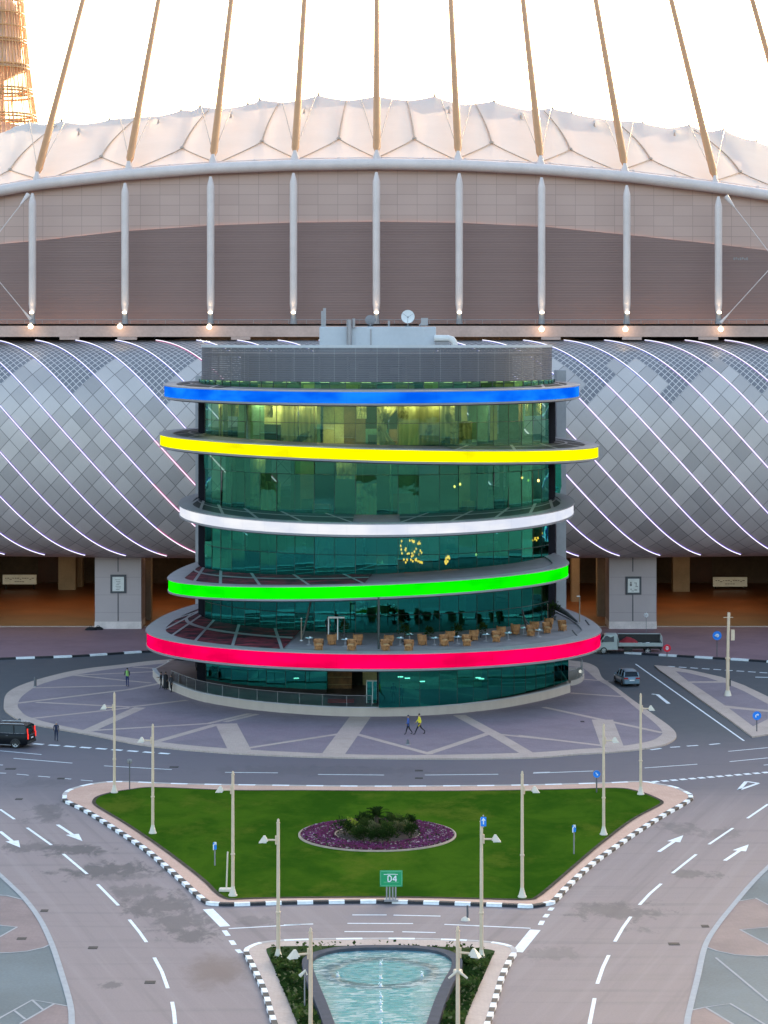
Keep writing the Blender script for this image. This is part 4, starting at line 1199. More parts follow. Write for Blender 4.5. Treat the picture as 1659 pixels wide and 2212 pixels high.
for (klo, khi, z0, z1, code) in FLOORS:
    up = code in 'AB'
    # back rooms
    mb = MB()
    nseg = 19
    weights = {'A': [4, 3, 4, 1.5, 1], 'B': [2.2, 2.5, 7, 1, 1], 'C': [0, 1, 6, 4, 1.2], 'D': [0, 0, 5, 6, .6]}[code]
    for q in range(nseg):
        a0, a1 = lerp(-PI / 2, PI / 2, q / nseg), lerp(-PI / 2, PI / 2, (q + 1) / nseg)
        rad = 14.8 + rr.uniform(-2.4, 1.6)
        if code == 'C' and q in (14, 15): mi = 4
        else: mi = rr.choices(range(5), weights)[0]
        split = lerp(z0, z1, rr.choice((0, .35, .45, 1, 1)))
        p = [dpt(a0, rad, z0), dpt(a1, rad, z0), dpt(a1, rad, split), dpt(a0, rad, split)]
        mb.quad(*p, mi=mi)
        p = [dpt(a0, rad, split), dpt(a1, rad, split), dpt(a1, rad, z1), dpt(a0, rad, z1)]
        mb.quad(*p, mi=rr.choices(range(5), weights)[0])
        # furniture-like dark blocks and partitions
        if rr.random() < .5:
            c_ = dpt((a0 + a1) / 2, rad + rr.uniform(.5, 1.5), z0 + .5)
            mb.box(c_, (rr.uniform(.8, 1.8), .8, rr.uniform(.7, 1.5)), rr.choice((2, 2, 4)), rz=(a0 + a1) / 2)
        if rr.random() < .35:
            c_ = dpt(a0, rad + 1.0, (z0 + z1) / 2); mb.box(c_, (.15, 2.6, z1 - z0 - .1), rr.choice((2, 3)), rz=a0)
    mb.build("rooms", room_mats, rt)
    # drapes close behind the glass
    prob = {'A': .48, 'B': .24, 'C': .05, 'D': 0}[code]
    if prob:
        mb = MB()
        for q in range(COLLAY):
            if rr.random() > prob: continue
            a0, a1 = lerp(-A_END, A_END, q / COLLAY), lerp(-A_END, A_END, (q + 1) / COLLAY)
            if rr.random() < .25: a1 = (a0 + a1) / 2
            full = rr.random()
            zb = lerp(z0, z1, .62) if full > .62 else z0 + .05
            zt = z1 - .02
            if .3 < full < .42: zt = lerp(z0, z1, .55)
            n = 14
            rows = []
            tie = rr.random() < .35
            for kz in range(7):
                zz = lerp(zb, zt, kz / 6); row = []
                for k in range(n + 1):
                    t = k / n
                    if tie and zb < lerp(z0, z1, .3): t *= lerp(1, .45, math.sin(PI * min(1, kz / 5.0)))
                    row.append(dpt(lerp(a0, a1, t), RD - .75 - .10 * math.sin(k * 1.7 + q), zz))
                rows.append(row)
            mb.grid(rows, 0)
        mb.build("drapes", m_drape, rt)
    # ceiling light troughs
    mb = MB()
    k = {'A': 40.0, 'B': 16.0, 'C': 2.0, 'D': .6}[code]
    for q in range(22):
        a = lerp(-1.35, 1.35, q / 21)
        if rr.random() < .25: continue
        p = dpt(a, 16.9, z1 - .10); mb.box(p, (1.1, .35, .1), rz=a)
    mb.build("ceiling_light", EM("ceiling_glow_" + code, (1.0, .80, .42) if up else (.8, 1.0, .8), k * 2.2), rt)
    # glazing, each pane set a hair out of true
    mb = MB(); mm = MB()
    zrows = {'A': [z0, lerp(z0, z1, .52), z1], 'B': [z0, lerp(z0, z1, .70), z1], 'C': [z0, lerp(z0, z1, .42), z1], 'D': [z0, lerp(z0, z1, .40), z1]}[code]
    def zb_(a):
        x, y = dpt(a).x, dpt(a).y
        return RZ[klo][0](x, y) - .08
    def zt_(a):
        x, y = dpt(a).x, dpt(a).y
        return RZ[khi][0](x, y) - .5
    for q in range(COLLAY):
        a0, a1 = lerp(-A_END, A_END, q / COLLAY), lerp(-A_END, A_END, (q + 1) / COLLAY)
        for kz in range(len(zrows) - 1):
            jit = .036 if up else .014
            za, zc = zrows[kz], zrows[kz + 1]
            zl0 = zb_(a0) if kz == 0 else za; zl1 = zb_(a1) if kz == 0 else za
            zh0 = zt_(a0) if kz == len(zrows) - 2 else zc; zh1 = zt_(a1) if kz == len(zrows) - 2 else zc
            j = [rr.gauss(0, jit) for _ in range(3)]
            P4 = [dpt(a0, RD + j[0], zl0), dpt(a1, RD + j[1], zl1), dpt(a1, RD + j[2], zh1), dpt(a0, RD + j[0] - j[1] + j[2], zh0)]
            mb.quad(*P4, smooth=False)
        # mullions
        mm.box((*dpt(a0, RD + .01)[:2], (zb_(a0) + zt_(a0)) / 2), (.022 if q % 2 else .04, .05, zt_(a0) - zb_(a0)), rz=a0)
    for zz in zrows[1:-1]:
        mm.tube([dpt(lerp(-A_END, A_END, k / 60), RD + .01, zz) for k in range(61)], .028, 4)
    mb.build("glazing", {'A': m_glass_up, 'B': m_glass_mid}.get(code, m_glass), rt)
    mm.build("mullions", m_mull, rt)
    # dark flank panels and straight sides
    for sg in (-1, 1):
        mb = MB()
        aa = [sg * lerp(A_END, PI / 2, k / 6) for k in range(7)]
        lo_ = [dpt(a, RD, zb_(a)) for a in aa] + [Vector((TX + sg * RD, DC + 14, zb_(sg * PI / 2)))]
        hi_ = [Vector((p.x, p.y, zt_(sg * PI / 2))) for p in lo_]
        mb.grid([lo_, hi_] if sg > 0 else [hi_, lo_], 0, smooth=False)
        mb.build("flank_panel", m_sidep, rt)
    # small pale lights on the flank posts
m_clear = EM("twinkle", (.7, 1.0, 1.0), 2.2)

# top strip of glass under the roof screen
mb, mm = MB(), MB()
for q in range(38):
    a0, a1 = lerp(-PI / 2, PI / 2, q / 38), lerp(-PI / 2, PI / 2, (q + 1) / 38)
    j = [rr.gauss(0, .015) for _ in range(3)]
    mb.quad(dpt(a0, RD - .1 + j[0], 28.9), dpt(a1, RD - .1 + j[1], 28.9), dpt(a1, RD - .1 + j[2], 30.05), dpt(a0, RD - .1 + j[0] - j[1] + j[2], 30.05))
    mm.box((*dpt(a0, RD - .08)[:2], 29.5), (.05, .06, 1.1), rz=a0)
mb.build("clerestory_glazing", m_glass_up, rt); mm.build("clerestory_mullions", m_mull, rt)
mb = MB()
for q in range(30):
    a0, a1 = lerp(-PI / 2, PI / 2, q / 30), lerp(-PI / 2, PI / 2, (q + 1) / 30)
    mb.quad(dpt(a0, RD - 1.0, 28.9), dpt(a1, RD - 1.0, 28.9), dpt(a1, RD - 1.0, 30.0), dpt(a0, RD - 1.0, 30.0), mi=rr.choice((0, 1, 1, 3, 3, 2)))
mb.build("clerestory_rooms", room_mats, rt)
mb = MB()
for q in range(26):
    a = lerp(-1.4, 1.4, q / 25); mb.box(dpt(a, RD - .5, 29.97), (.9, .3, .06), rz=a)
mb.build("clerestory_light", EM("ceiling_glow_top", (.9, 1.0, .55), 2.0), rt)

# roof screen of fine louvres with plant behind
def screen_mat():
    g = NG("roof_screen")
    c = g.coord(); s = g.xyz(c)
    f = g.math('FRACT', g.math('MULTIPLY', s[2], 1 / .21))
    hole = g.math('LESS_THAN', f, .17)
    n1 = g.noise(g.mapping(c, (1, 1, .1)), .6, 4.0)
    a = g.math('ARCTAN2', s[0], g.math('MULTIPLY', s[1], -1.0))
    seam = g.line(a, .115, .004)
    p = g.n('BsdfPrincipled'); g.l(g.mix(g.math('MULTIPLY', seam, .5), g.mix(n1, (0.096, 0.095, 0.116), (0.132, 0.130, 0.152)), (0.25, .25, .27)), p.inputs[0]); p.inputs['Roughness'].default_value = .45; p.inputs['Metallic'].default_value = .4
    t = g.n('BsdfTransparent')
    mx = g.n('MixShader'); g.l(g.math('MULTIPLY', hole, .5), mx.inputs[0]); g.l(p.outputs[0], mx.inputs[1]); g.l(t.outputs[0], mx.inputs[2]); g.l(mx.outputs[0], g.out.inputs[0])
    return g.mat
ZR0, ZR1 = 29.95, 33.30
SR = RD - .35
def screen_pts(r, z): 
    return [Vector((TX - r, DC + 14, z))] + [Vector((TX + r * math.sin(a), DC - r * math.cos(a), z)) for a in [lerp(-PI / 2, PI / 2, k / 72) for k in range(73)]] + [Vector((TX + r, DC + 14, z))]
mb = MB(); mb.grid([screen_pts(SR, ZR0), screen_pts(SR, ZR1)], 0); mb.build("roof_screen", screen_mat(), rt)
mb = MB(); mb.grid([screen_pts(SR + .06, ZR1 - .02), screen_pts(SR + .06, ZR1 + .24), screen_pts(SR - .3, ZR1 + .24), screen_pts(SR - .3, ZR1 - .02)], 0, smooth=False)
mb.grid([screen_pts(SR + .05, ZR0 - .16), screen_pts(SR + .05, ZR0 + .02), screen_pts(SR - .2, ZR0 + .02)], 1, smooth=False)
mb.build("coping", [M("coping_pale", (0.50, 0.50, 0.52), .5, .06, .5), m_rimdark], rt)
mb = MB(); mb.slab([(p.x, p.y) for p in screen_pts(SR - .3, 0)], 32.5, 32.75); mb.build("roof_deck", M("roof_gravel", (0.42, 0.36, 0.34), .9, .25, .8), rt)
mb = MB()
for k in range(19):
    a = lerp(-1.45, 1.45, k / 18); mb.box((*dpt(a, SR - .5)[:2], 31.3), (.14, .14, 2.4), rz=a)
mb.box((*dpt(-.12, SR - 2.2)[:2], 31.2), (2.2, 1.6, 2.0), 1); mb.box((*dpt(-.03, SR - 2.4)[:2], 30.9), (1.3, 1.5, 1.6), 1); mb.box((*dpt(.09, SR - 2.0)[:2], 31.0), (2.0, 1.4, 1.9), 1)
for (a, z_) in ((-.13, 31.5), (-.02, 30.7), (.10, 31.1)): mb.box((*dpt(a, SR - 1.2)[:2], z_), (.8, .08, .6), 0)
for z_ in (31.0, 32.0): mb.tube([dpt(lerp(-.3, .3, k / 10), SR - .8, z_) for k in range(11)], .07, 4)
mb.build("plant", [m_rim, m_dark], rt)
mb = MB(); mb.grid([screen_pts(SR - 4.0, ZR0), screen_pts(SR - 4.0, 32.5)], 0); mb.build("plant_wall", m_rimdark, rt)

# penthouse box and duct on the roof
m_pent = M("penthouse_panel", (0.44, 0.46, 0.50), .5, .05, .3)
p, q = P(690, 706, 242), P(942, 747, 242)
mb = MB(); mb.bbox(((p.x + q.x) / 2, 246, (32.7 + p.z) / 2), (q.x - p.x, 8, p.z - 32.7), .06)
pent = mb.build("penthouse", m_pent, rt)
mb = MB(); mb.box(((p.x + q.x) / 2 - .7, 241.97, 33.9), (.16, .06, 2.4)); mb.tube([P(755, 745, 241.6), P(755, 690, 241.6)], .22, 8); mb.tube([P(764, 708, 241.7), P(764, 688, 241.7)], .15, 8); mb.tube([P(750, 745, 241.5), P(750, 690, 241.5)], .06, 6)
mb.build("vent_pipe", m_rim, pent)
mb = MB(); mb.box(P(696, 690, 243), (.22, .3, 1.7)); mb.box(P(701, 686, 243), (.28, .3, 1.9)); mb.box(P(840, 700, 243), (.2, .2, .7)); mb.box(P(917, 695, 244), (.7, .5, .75)); mb.tube([P(906, 704, 244), P(917, 693, 244)], .12, 6)
mb.build("roof_box", m_rim, pent)
mb = MB(); a = P(942, 731, 241); 
mb.tube([P(938, 731, 241.5), P(968, 731, 241.5), P(977, 734, 241.5), P(981, 740, 241.5), P(981.5, 748, 241.5)], [.36, .36, .36, .36, .34], 10); mb.box(P(955, 741.5, 241.2), (1.4, .5, .3), 1)
mb.build("duct", [M("duct_white", (.60, .58, .57), .5, .05, .6), m_foot], rt)
# little bright roof lights at the left rim
mb = MB()
for (u, v) in ((433, 735), (439, 738), (446, 737), (452, 738)): mb.lathe([(.02, -.06), (.10, 0), (.02, .06)], P(u, v, 238), 6)
mb.build("roof_light", EM("roof_light_glow", (1, .97, .9), 2.0), rt)

# pale service walls standing behind the drum
m_pale = M("service_wall", (0.40, 0.385, 0.40), .6, .07, .4)
a, b = P(1202, 800, 262), P(1223, 1350, 262)
mb = MB(); mb.box(((a.x + b.x) / 2, 264, a.z / 2), (b.x - a.x, 4, a.z)); mb.build("service_wall", m_pale, rt)
a, b = P(422, 812, 263), P(434, 1350, 263)
mb = MB(); mb.box(((a.x + b.x) / 2, 265, a.z / 2), (b.x - a.x, 4, a.z)); mb.build("service_wall", m_pale, rt)
mb = MB()
pa = [(1190, 985), (1206, 985), (1212, 1000), (1213, 1050), (1209, 1068), (1200, 1076), (1190, 1076)]
for off in (0, 1):
    q = [P(u, v, 251) for u, v in pa]
mb.add(q, [tuple(range(len(q)))], 0); mb.add([p + Vector((0, .15, 0)) for p in q], [tuple(range(len(q) - 1, -1, -1))], 0)
mb.build("end_pane", m_glass, rt)

# ---------------------------------------------------------------- base: stone plinth, entrance terrace, ground-floor glass
m_stone = M("plinth_stone", (0.36, 0.33, 0.30), .75, .16, .5, bump=.2)
def stone_blocks():
    g = NG("plinth_stone_joints")
    c = g.coord()
    n0 = g.noise(g.mapping(c, (1.0, 1.0, .12)), 1.2, 5.0); n1 = g.noise(c, .5, 4.0); n2 = g.noise(c, 8.0, 3.0)
    base = g.mix(n0, (0.42, 0.345, 0.30), (0.56, 0.47, 0.415)); base = g.mix(g.math('MULTIPLY', n1, .3), base, (.38, .31, .27)); base = g.mix(g.math('MULTIPLY', n2, .2), base, (.2, .18, .16))
    g.principled(base, .75, 0, g.bump(n2, .2, .02), .3)
    return g.mat
m_stone2 = stone_blocks()
pl = [(330, 1462), (345, 1479), (380, 1496), (430, 1514), (500, 1527), (560, 1535), (640, 1542), (730, 1547), (818, 1548), (910, 1546), (1000, 1540), (1090, 1529), (1180, 1511), (1232, 1496)]
ppl = spline(uvs(pl, zp), 6)
ztop = lambda p: 0.92
back = [Vector((18.5, 256, 0)), Vector((-20, 256, 0))]
mb = MB(); mb.slab([(p.x, p.y) for p in ppl] + [(p.x, p.y) for p in back], zp - .02, .90); mb.build("plinth", m_stone2, rt)
mb = MB()
cap = [p + Vector((0, 0, 0)) for p in ppl]
def offs(pts, d, z):
    out = []
    for i, p in enumerate(pts):
        t = pts[min(i + 1, len(pts) - 1)] - pts[max(i - 1, 0)]; nn = Vector((-t.y, t.x, 0)).normalized()
        out.append(Vector((p.x + nn.x * d, p.y + nn.y * d, z)))
    return out
mb.grid([offs(ppl, -.05, .90), offs(ppl, -.05, 1.0), offs(ppl, .30, 1.0), offs(ppl, .30, .91)], 0, smooth=False)
mb.build("plinth_cap", m_pale, rt)
mb = MB(); mb.poly([(p.x, p.y, .915) for p in offs(ppl, .3, 0)] + [(p.x, p.y, .915) for p in back]); mb.build("entrance_terrace", M("terrace_red_stone", (0.125, 0.088, 0.088), .5, .25, .5), rt)
# ground floor glass: bulging bay at right, recessed front at left
def wallstrip(pts, z0, z1s, mat, name, mull=True, parent=rt):
    mb = MB(); mm = MB()
    pp = resample(pts, 1.9)
    for a, b in zip(pp, pp[1:]):
        j = rr.gauss(0, .012)
        zh = (z0 + z1s) / 2
        for (za, z_c) in ((z0, lerp(z0, z1s, .58)), (lerp(z0, z1s, .58), z1s)):
            j = [rr.gauss(0, .012) for _ in range(2)]
            mb.quad(Vector((a.x, a.y + j[0], za)), Vector((b.x, b.y + j[0], za)), Vector((b.x, b.y + j[1], z_c)), Vector((a.x, a.y + j[1], z_c)))
        mm.box((a.x, a.y, zh), (.03, .05, z1s - z0))
    mb.build(name, mat, parent)
    mm.build("mullions", m_mull, parent)
bay = [G(818, 1529, 1.0), G(910, 1526, 1.0), G(1000, 1519, 1.0), G(1100, 1504, 1.0), G(1180, 1486, 1.0), G(1228, 1470, 1.0)]
bay = spline(bay, 6)
m_glass_bay = glass_mat("green_glass_bay", (0.10, 0.46, 0.40), (0.08, 0.40, 0.36), .20)
wallstrip(bay, 1.0, 4.95, m_glass_bay, "bay_glazing")
rec = [G(445, 1474, .92), G(500, 1484, .92), G(570, 1490.5, .92), G(640, 1495, .92), G(706, 1497, .92)]
rec = spline(rec, 6)
wallstrip(rec, 1.15, 5.0, m_glass, "entrance_glazing")
mb = MB()
for a, b in zip(rec, rec[1:]): mb.quad(Vector((a.x, a.y - .05, .92)), Vector((b.x, b.y - .05, .92)), Vector((b.x, b.y - .05, 1.25)), Vector((a.x, a.y - .05, 1.25)))
mb.build("entrance_kick", m_dark, rt)
wb = [Vector((bay[-1].x, bay[-1].y, 0)), Vector((bay[-1].x - .4, 250, 0))]
mb = MB(); mb.grid([[Vector((p.x, p.y, 1.0)) for p in wb], [Vector((p.x, p.y, 4.9)) for p in wb]], 0, smooth=False); mb.build("flank_panel", m_sidep, rt); mb = MB()
lw = [Vector((rec[0].x - 1.2, 250, 0)), Vector((rec[0].x - 1.0, rec[0].y + 1.5, 0)), Vector((rec[0].x, rec[0].y, 0))]
mb.grid([[Vector((p.x, p.y, .92)) for p in lw], [Vector((p.x, p.y, 4.9)) for p in lw]], 0, smooth=False)
mb.build("flank_panel", m_sidep, rt)
# lobby behind: teal back wall, timber desk wall, red carpet, door frame
mb = MB()
bx = [Vector((-16.5, 240, 0)), Vector((-8, 232.5, 0)), Vector((-4.6, 231, 0)), Vector((-1.4, 231, 0)), Vector((4, 228, 0)), Vector((10, 230, 0)), Vector((17, 238, 0))]
for i, (a, b) in enumerate(zip(bx, bx[1:])):
    mb.quad(Vector((a.x, a.y, .92)), Vector((b.x, b.y, .92)), Vector((b.x, b.y, 5.0)), Vector((a.x, a.y, 5.0)), mi=[3, 3, 2, 0, 0, 3][i])
mb.build("lobby_wall", room_mats, rt)
a, b = P(708, 1452, 228.5), P(760, 1502, 228.5)
mb = MB(); mb.box(((a.x + b.x) / 2, 228.8, 2.1), (b.x - a.x, .3, 2.4)); mb.box(((a.x + b.x) / 2, 228.6, 3.4), (b.x - a.x, .4, .18), 1); 
for k in range(3): mb.box(((a.x + b.x) / 2, 228.62, 1.3 + k * .7), (b.x - a.x - .05, .06, .06), 1)
mb.build("timber_wall", [M("timber", (.23, .095, .035), .5, .35, 2.0), M("timber_pale", (.42, .27, .14), .5, .2, 2.0)], rt)
a, b = G(708, 1517, .93), G(765, 1510, .93)
mb = MB(); mb.box(((a.x + b.x) / 2, a.y + .9, .93), (b.x - a.x, 2.2, .02)); mb.build("red_carpet", M("red_carpet", (.42, .05, .04), .9, .2, 2.0), rt)
m_frame = M("door_frame_white", (.62, .62, .62), .5, .05, 2.0)
p, q = G(792, 1519, 1.0), G(815, 1521, 1.0)
mb = MB(); z_t = 3.05
for x in (p.x, (p.x * .45 + q.x * .55), q.x): mb.box((x, p.y, (1 + z_t) / 2), (.08, .1, z_t - 1))
mb.box(((p.x + q.x) / 2, p.y, z_t), (q.x - p.x + .08, .1, .12)); dr = mb.build("entrance_door", m_frame, rt)
mb = MB(); mb.box(((p.x + q.x) / 2, p.y + .02, (1 + z_t) / 2), (q.x - p.x, .02, z_t - 1.1)); mb.build("pane", m_glass, dr)
mb = MB(); mb.box((q.x + .12, q.y + .6, 3.0), (.3, .4, 4.0)); mb.build("entrance_post", m_sidep, rt)
mb = MB(); mb.tube([(-15.8, 236, .9), (-15.8, 236, 5.0)], .4, 10); mb.build("entrance_column", m_sidep, rt)
# glass balustrade along the terrace edge
m_balglass = glass_mat("balustrade_glass", (0.80, 0.84, 0.82), (0.76, 0.82, 0.80), .03, (.7, .9, .9), .5)
side = spline(uvs([(1233, 1482), (1248, 1478), (1259, 1471), (1262, 1460), (1258, 1452)], zp), 5)
mb = MB(); mb.slab([(p.x, p.y) for p in side] + [(17.5, 246)], zp - .02, .62); mb.build("side_step", m_stone2, rt)
for nm, rngv in (("a", [q for q in offs(ppl, .16, 1.0) if q.x < -.05 and q.x > -20]), ("b", offs(side, .16, .62))):
    mb = MB(); mb.grid([rngv, [p + Vector((0, 0, .98)) for p in rngv]], 0, smooth=False); mb.build("balustrade_glass", m_balglass, rt)
    mb = MB(); mb.tube([p + Vector((0, 0, 1.0)) for p in rngv], .028, 5)
    for p in resample(rngv, 2.2): mb.box(p + Vector((0, 0, .5)), (.035, .035, 1.0))
    mb.build("balustrade_rail", m_foot, rt)
# dark props from terrace to the green ring
for a, b in (((652, 1384, 222.5), (672, 1297, 222.5)), ((818, 1406, 216), (818, 1290, 216)), ((1128, 1318, 224), (1137, 1355, 226)), ((1226, 1325, 240), (1262, 1362, 240)), ((1130, 1335, 232), (1165, 1377, 232))):
    mb = MB(); mb.tube([P(*a), P(*b)], .10, 6); mb.build("prop", m_mull, rt)
# light inside the lobby and little lamps in the rooms
mb = MB()
for (u, v, d) in ((865, 1462, 224), (1033, 1464, 226), (912, 1472, 224), (1040, 1466, 226), (640, 1465, 230), (880, 1465, 225)): mb.box(P(u, v, d), (.5, .3, .07))
mb.build("lobby_light", EM("lobby_glow", (.85, 1.0, .8), 4.0), rt)
# ================================================================== LAMPS HANGING IN THE ROOMS
m_gold = EM("chandelier_gold", (1.0, .17, .02), 16.0)
m_goldw = EM("pendant_gold", (1.0, .55, .16), 5.0)
m_goldf = M("brass", (.30, .19, .06), .35, .1, 3.0, metal=.8)
def chandelier(u, v0, v1, d, n, w_, label, rs_):
    p = P(u, v0, d)
    t = thing("chandelier", label, "chandelier", (p.x, p.y, p.z), 0, "lit chandeliers behind the glass")
    h = (v1 - v0) * d / F
    mb = MB(); mb.lathe([(.05, .0), (.25, .02), (.25, .10), (.05, .14)], (0, 0, 0), 10); mb.build("ceiling_plate", m_goldf, t)
    mb = MB(); mc = MB()
    for k in range(n):
        x, y, z = rs_.uniform(-w_, w_), rs_.uniform(-.4, .4), -h * rs_.uniform(.05, 1.0)
        mc.tube([(x, y, 0), (x, y, z)], .012, 4, caps=False)
        mb.lathe([(.01, -.16), (.08, -.05), (.065, .05), (.01, .12)], (x, y, z), 6)
    mc.build("wires", m_goldf, t); mb.build("bulbs", m_gold, t)
    return t
rs_ = random.Random(3)
chandelier(889, 1164, 1215, 230.5, 40, 1.05, "large golden cluster chandelier hanging behind the glass below the white ring", rs_)
chandelier(966, 1190, 1222, 230.5, 18, .22, "narrow golden hanging light just right of the big cluster chandelier", rs_)
chandelier(1163, 1143, 1162, 240, 5, .5, "pair of golden ceiling lights near the right end below the white ring", rs_)
chandelier(1155, 1160, 1170, 240, 4, .4, "small golden light just under the pair near the right end", rs_)
for (u, v, lab) in ((1029, 1198, "small orange table lamp behind the glass left of the wooden shelf"), (1128, 1032, "warm pendant lamp at the right of the floor below the yellow ring, upper one"), (1163, 1038, "warm pendant lamp farthest right on the floor below the yellow ring"), (982, 1051, "warm pendant lamp left of the centre right panes below the yellow ring"), (994, 1046, "warm pendant lamp right beside another on the floor below the yellow ring")):
    d = 236 if u > 1100 else 231
    p = P(u, v, d)
    t = thing("pendant_lamp", lab, "lamp", tuple(p), 0, "small lamps behind the glass")
    mb = MB(); mb.lathe([(.02, -.14), (.10, -.06), (.10, .06), (.02, .14)], (0, 0, 0), 8); mb.build("bulb", m_goldw, t)
    mb = MB(); mb.tube([(0, 0, .12), (0, 0, 1.1)], .015, 4); mb.build("cord", m_goldf, t)

# ================================================================== DISHES ON THE ROOF
m_dish = M("dish_white", (.72, .72, .73), .5, .06, 1.5)
def dish(u, v, rpx, d, label, tilt, mat):
    p = P(u, v, d); r_ = rpx * d / F
    base = 34 + (V0 - 706) * d / F
    t = thing("satellite_dish", label, "satellite dish", (p.x, p.y, base), 0, "dishes on the tower roof")
    c = Vector((0, 0, p.z - base))
    Mx = Matrix.Rotation(R(90 + tilt), 3, 'X')
    mb = MB(); rows = []
    for k in range(7):
        rr_ = r_ * k / 6
        rows.append([Mx @ Vector((rr_ * math.cos(2 * PI * q / 24), rr_ * math.sin(2 * PI * q / 24), .18 * r_ * (k / 6) ** 2)) + c for q in range(25)])
    mb.grid(rows, 0); mb.build("reflector", mat, t)
    mb = MB(); f = Mx @ Vector((0, 0, r_ * .9)) + c
    for q in range(3): mb.tube([Mx @ Vector((r_ * .95 * math.cos(2 * PI * q / 3 + .5), r_ * .95 * math.sin(2 * PI * q / 3 + .5), .17 * r_)) + c, f], .018, 4)
    mb.box(f, (.14, .14, .16), 0); mb.build("feed_arm", m_foot, t)
    mb = MB(); mb.tube([(0, .25, 0), (0, .25, c.z)], .07, 6); mb.tube([(0, .25, c.z), c + Vector((0, .05, 0))], .09, 6); mb.box((0, .25, .05), (.6, .6, .1)); mb.build("mount", m_foot, t)
dish(881, 683.5, 14.5, 245, "round white satellite dish facing forward on the tower roof", 8, m_dish)
dish(800, 692, 11.5, 247, "smaller grey satellite dish turned away on the tower roof", -160, m_foot)

# ================================================================== TERRACE FURNITURE
zat_red = RZ['red'][0]
def deckpt(u, v):
    z = 6.3
    for _ in range(4):
        p = G(u, v, z); z = zat_red(p.x, p.y) - .09
    return Vector((p.x, p.y, z))
m_wicker = M("wicker", (.33, .155, .06), .7, .35, 6.0, fine=30.0, bump=.5)
m_cush = M("seat_cushion", (.40, .24, .11), .9, .1, 3.0)
def make_chair():
    t = thing("wicker_chair", "x", "chair", (0, 0, 0), 0, "wicker tub chairs on the terrace")
    mb = MB(); n = 18
    for (r0, z0, r1, z1) in ((.36, .40, .42, .86), (.40, .86, .34, .82), (.34, .82, .30, .42)):
        mb.grid([[Vector((r0 * math.cos(a), r0 * math.sin(a), z0)) for a in [R(-25 + 230 * k / n) for k in range(n + 1)]],
                 [Vector((r1 * math.cos(a), r1 * math.sin(a), z1 - .16 * abs(math.cos(a)) ** 2 * (1 if z1 > .5 else 0))) for a in [R(-25 + 230 * k / n) for k in range(n + 1)]]], 0)
    mb.build("backrest", m_wicker, t)
    mb = MB(); mb.lathe([(.30, .34), (.37, .36), (.37, .44), (.30, .46)], (0, 0, 0), 18); mb.lathe([(.24, .05), (.33, .35)], (0, 0, 0), 14); mb.build("seat", m_wicker, t)
    mb = MB(); mb.lathe([(.0, .53), (.22, .53), (.29, .49), (.28, .455), (0.0, .455)], (0, 0, 0), 16); mb.build("cushion", m_cush, t)
    for sx in (-1, 1):
        for sy in (-1, 1):
            mb = MB(); mb.tube([(sx * .24, sy * .24, 0), (sx * .22, sy * .22, .38)], [.03, .035], 6); mb.build("leg", m_wicker, t)
    return t
Z4 = lambda x, y: (810.1 + x / 3.148, 1080.1 + y / 3.148)
Z3 = lambda x, y: (302.4 + x / 3.148, 1080.1 + y / 3.148)
cpos = [(Z3(1215, 1022), 20, "leftmost wicker tub chair on the terrace, beside the white frame"), (Z3(1305, 985), 200, "wicker tub chair under the right post of the white frame"), (Z3(1440, 1025), -30, "wicker tub chair in front of its pair between the white frame and the dark post"), (Z3(1482, 985), 170, "wicker tub chair behind its pair between the white frame and the dark post"),
        (Z4(70, 1025), 30, "front wicker tub chair just right of the dark terrace post"), (Z4(95, 990), 180, "rear wicker tub chair just right of the dark terrace post"), (Z4(230, 1028), -20, "front wicker tub chair facing a glass table, second group right of the dark post"), (Z4(322, 988), 120, "rear wicker tub chair by the glass table, second group right of the dark post"),
        (Z4(470, 992), 40, "front wicker tub chair of the middle right group"), (Z4(510, 962), 190, "rear wicker tub chair of the middle right group"), (Z4(625, 992), 10, "front wicker tub chair near the centre of the right half of the terrace"), (Z4(672, 955), 200, "rear wicker tub chair near the centre of the right half of the terrace"),
        (Z4(825, 965), -10, "front wicker tub chair of the fifth group along the terrace"), (Z4(858, 930), 160, "rear wicker tub chair of the fifth group along the terrace"), (Z4(955, 915), 150, "single wicker tub chair between the fifth group and the far right chairs"), (Z4(1060, 925), -20, "front wicker tub chair of the pair before the right end"),
        (Z4(1085, 895), 170, "rear wicker tub chair of the pair before the right end"), (Z4(1170, 905), 0, "wicker tub chair second from the right end, nearer the edge"), (Z4(1182, 870), 180, "wicker tub chair second from the right end, nearer the glass"), (Z4(1275, 890), 60, "rightmost wicker tub chair at the end of the terrace")]
ch0 = None
for (uv, rz, lab) in cpos:
    p = deckpt(*uv)
    if ch0 is None: ch0 = c = make_chair()
    else: c = copy_tree(ch0)
    c.location = p; c.rotation_euler = (0, 0, R(rz)); c['label'] = lab
    c.scale = (1.16,) * 3
m_tabletop = M("table_glass", (.45, .62, .68), .15, .08, 3.0, spec=.7)
def make_table():
    t = thing("terrace_table", "x", "table", (0, 0, 0), 0, "pale low tables on the terrace")
    mb = MB(); mb.lathe([(.30, .62), (.36, .63), (.36, .65), (.30, .66)], (0, 0, 0), 18); mb.build("table_top", m_tabletop, t)
    mb = MB(); mb.lathe([(.28, 0), (.26, .03), (.05, .06), (.04, .62)], (0, 0, 0), 12); mb.build("pedestal", m_foot, t)
    mb = MB(); mb.box((.1, .05, .70), (.16, .12, .08)); mb.build("napkin_box", m_dish, t)
    return t
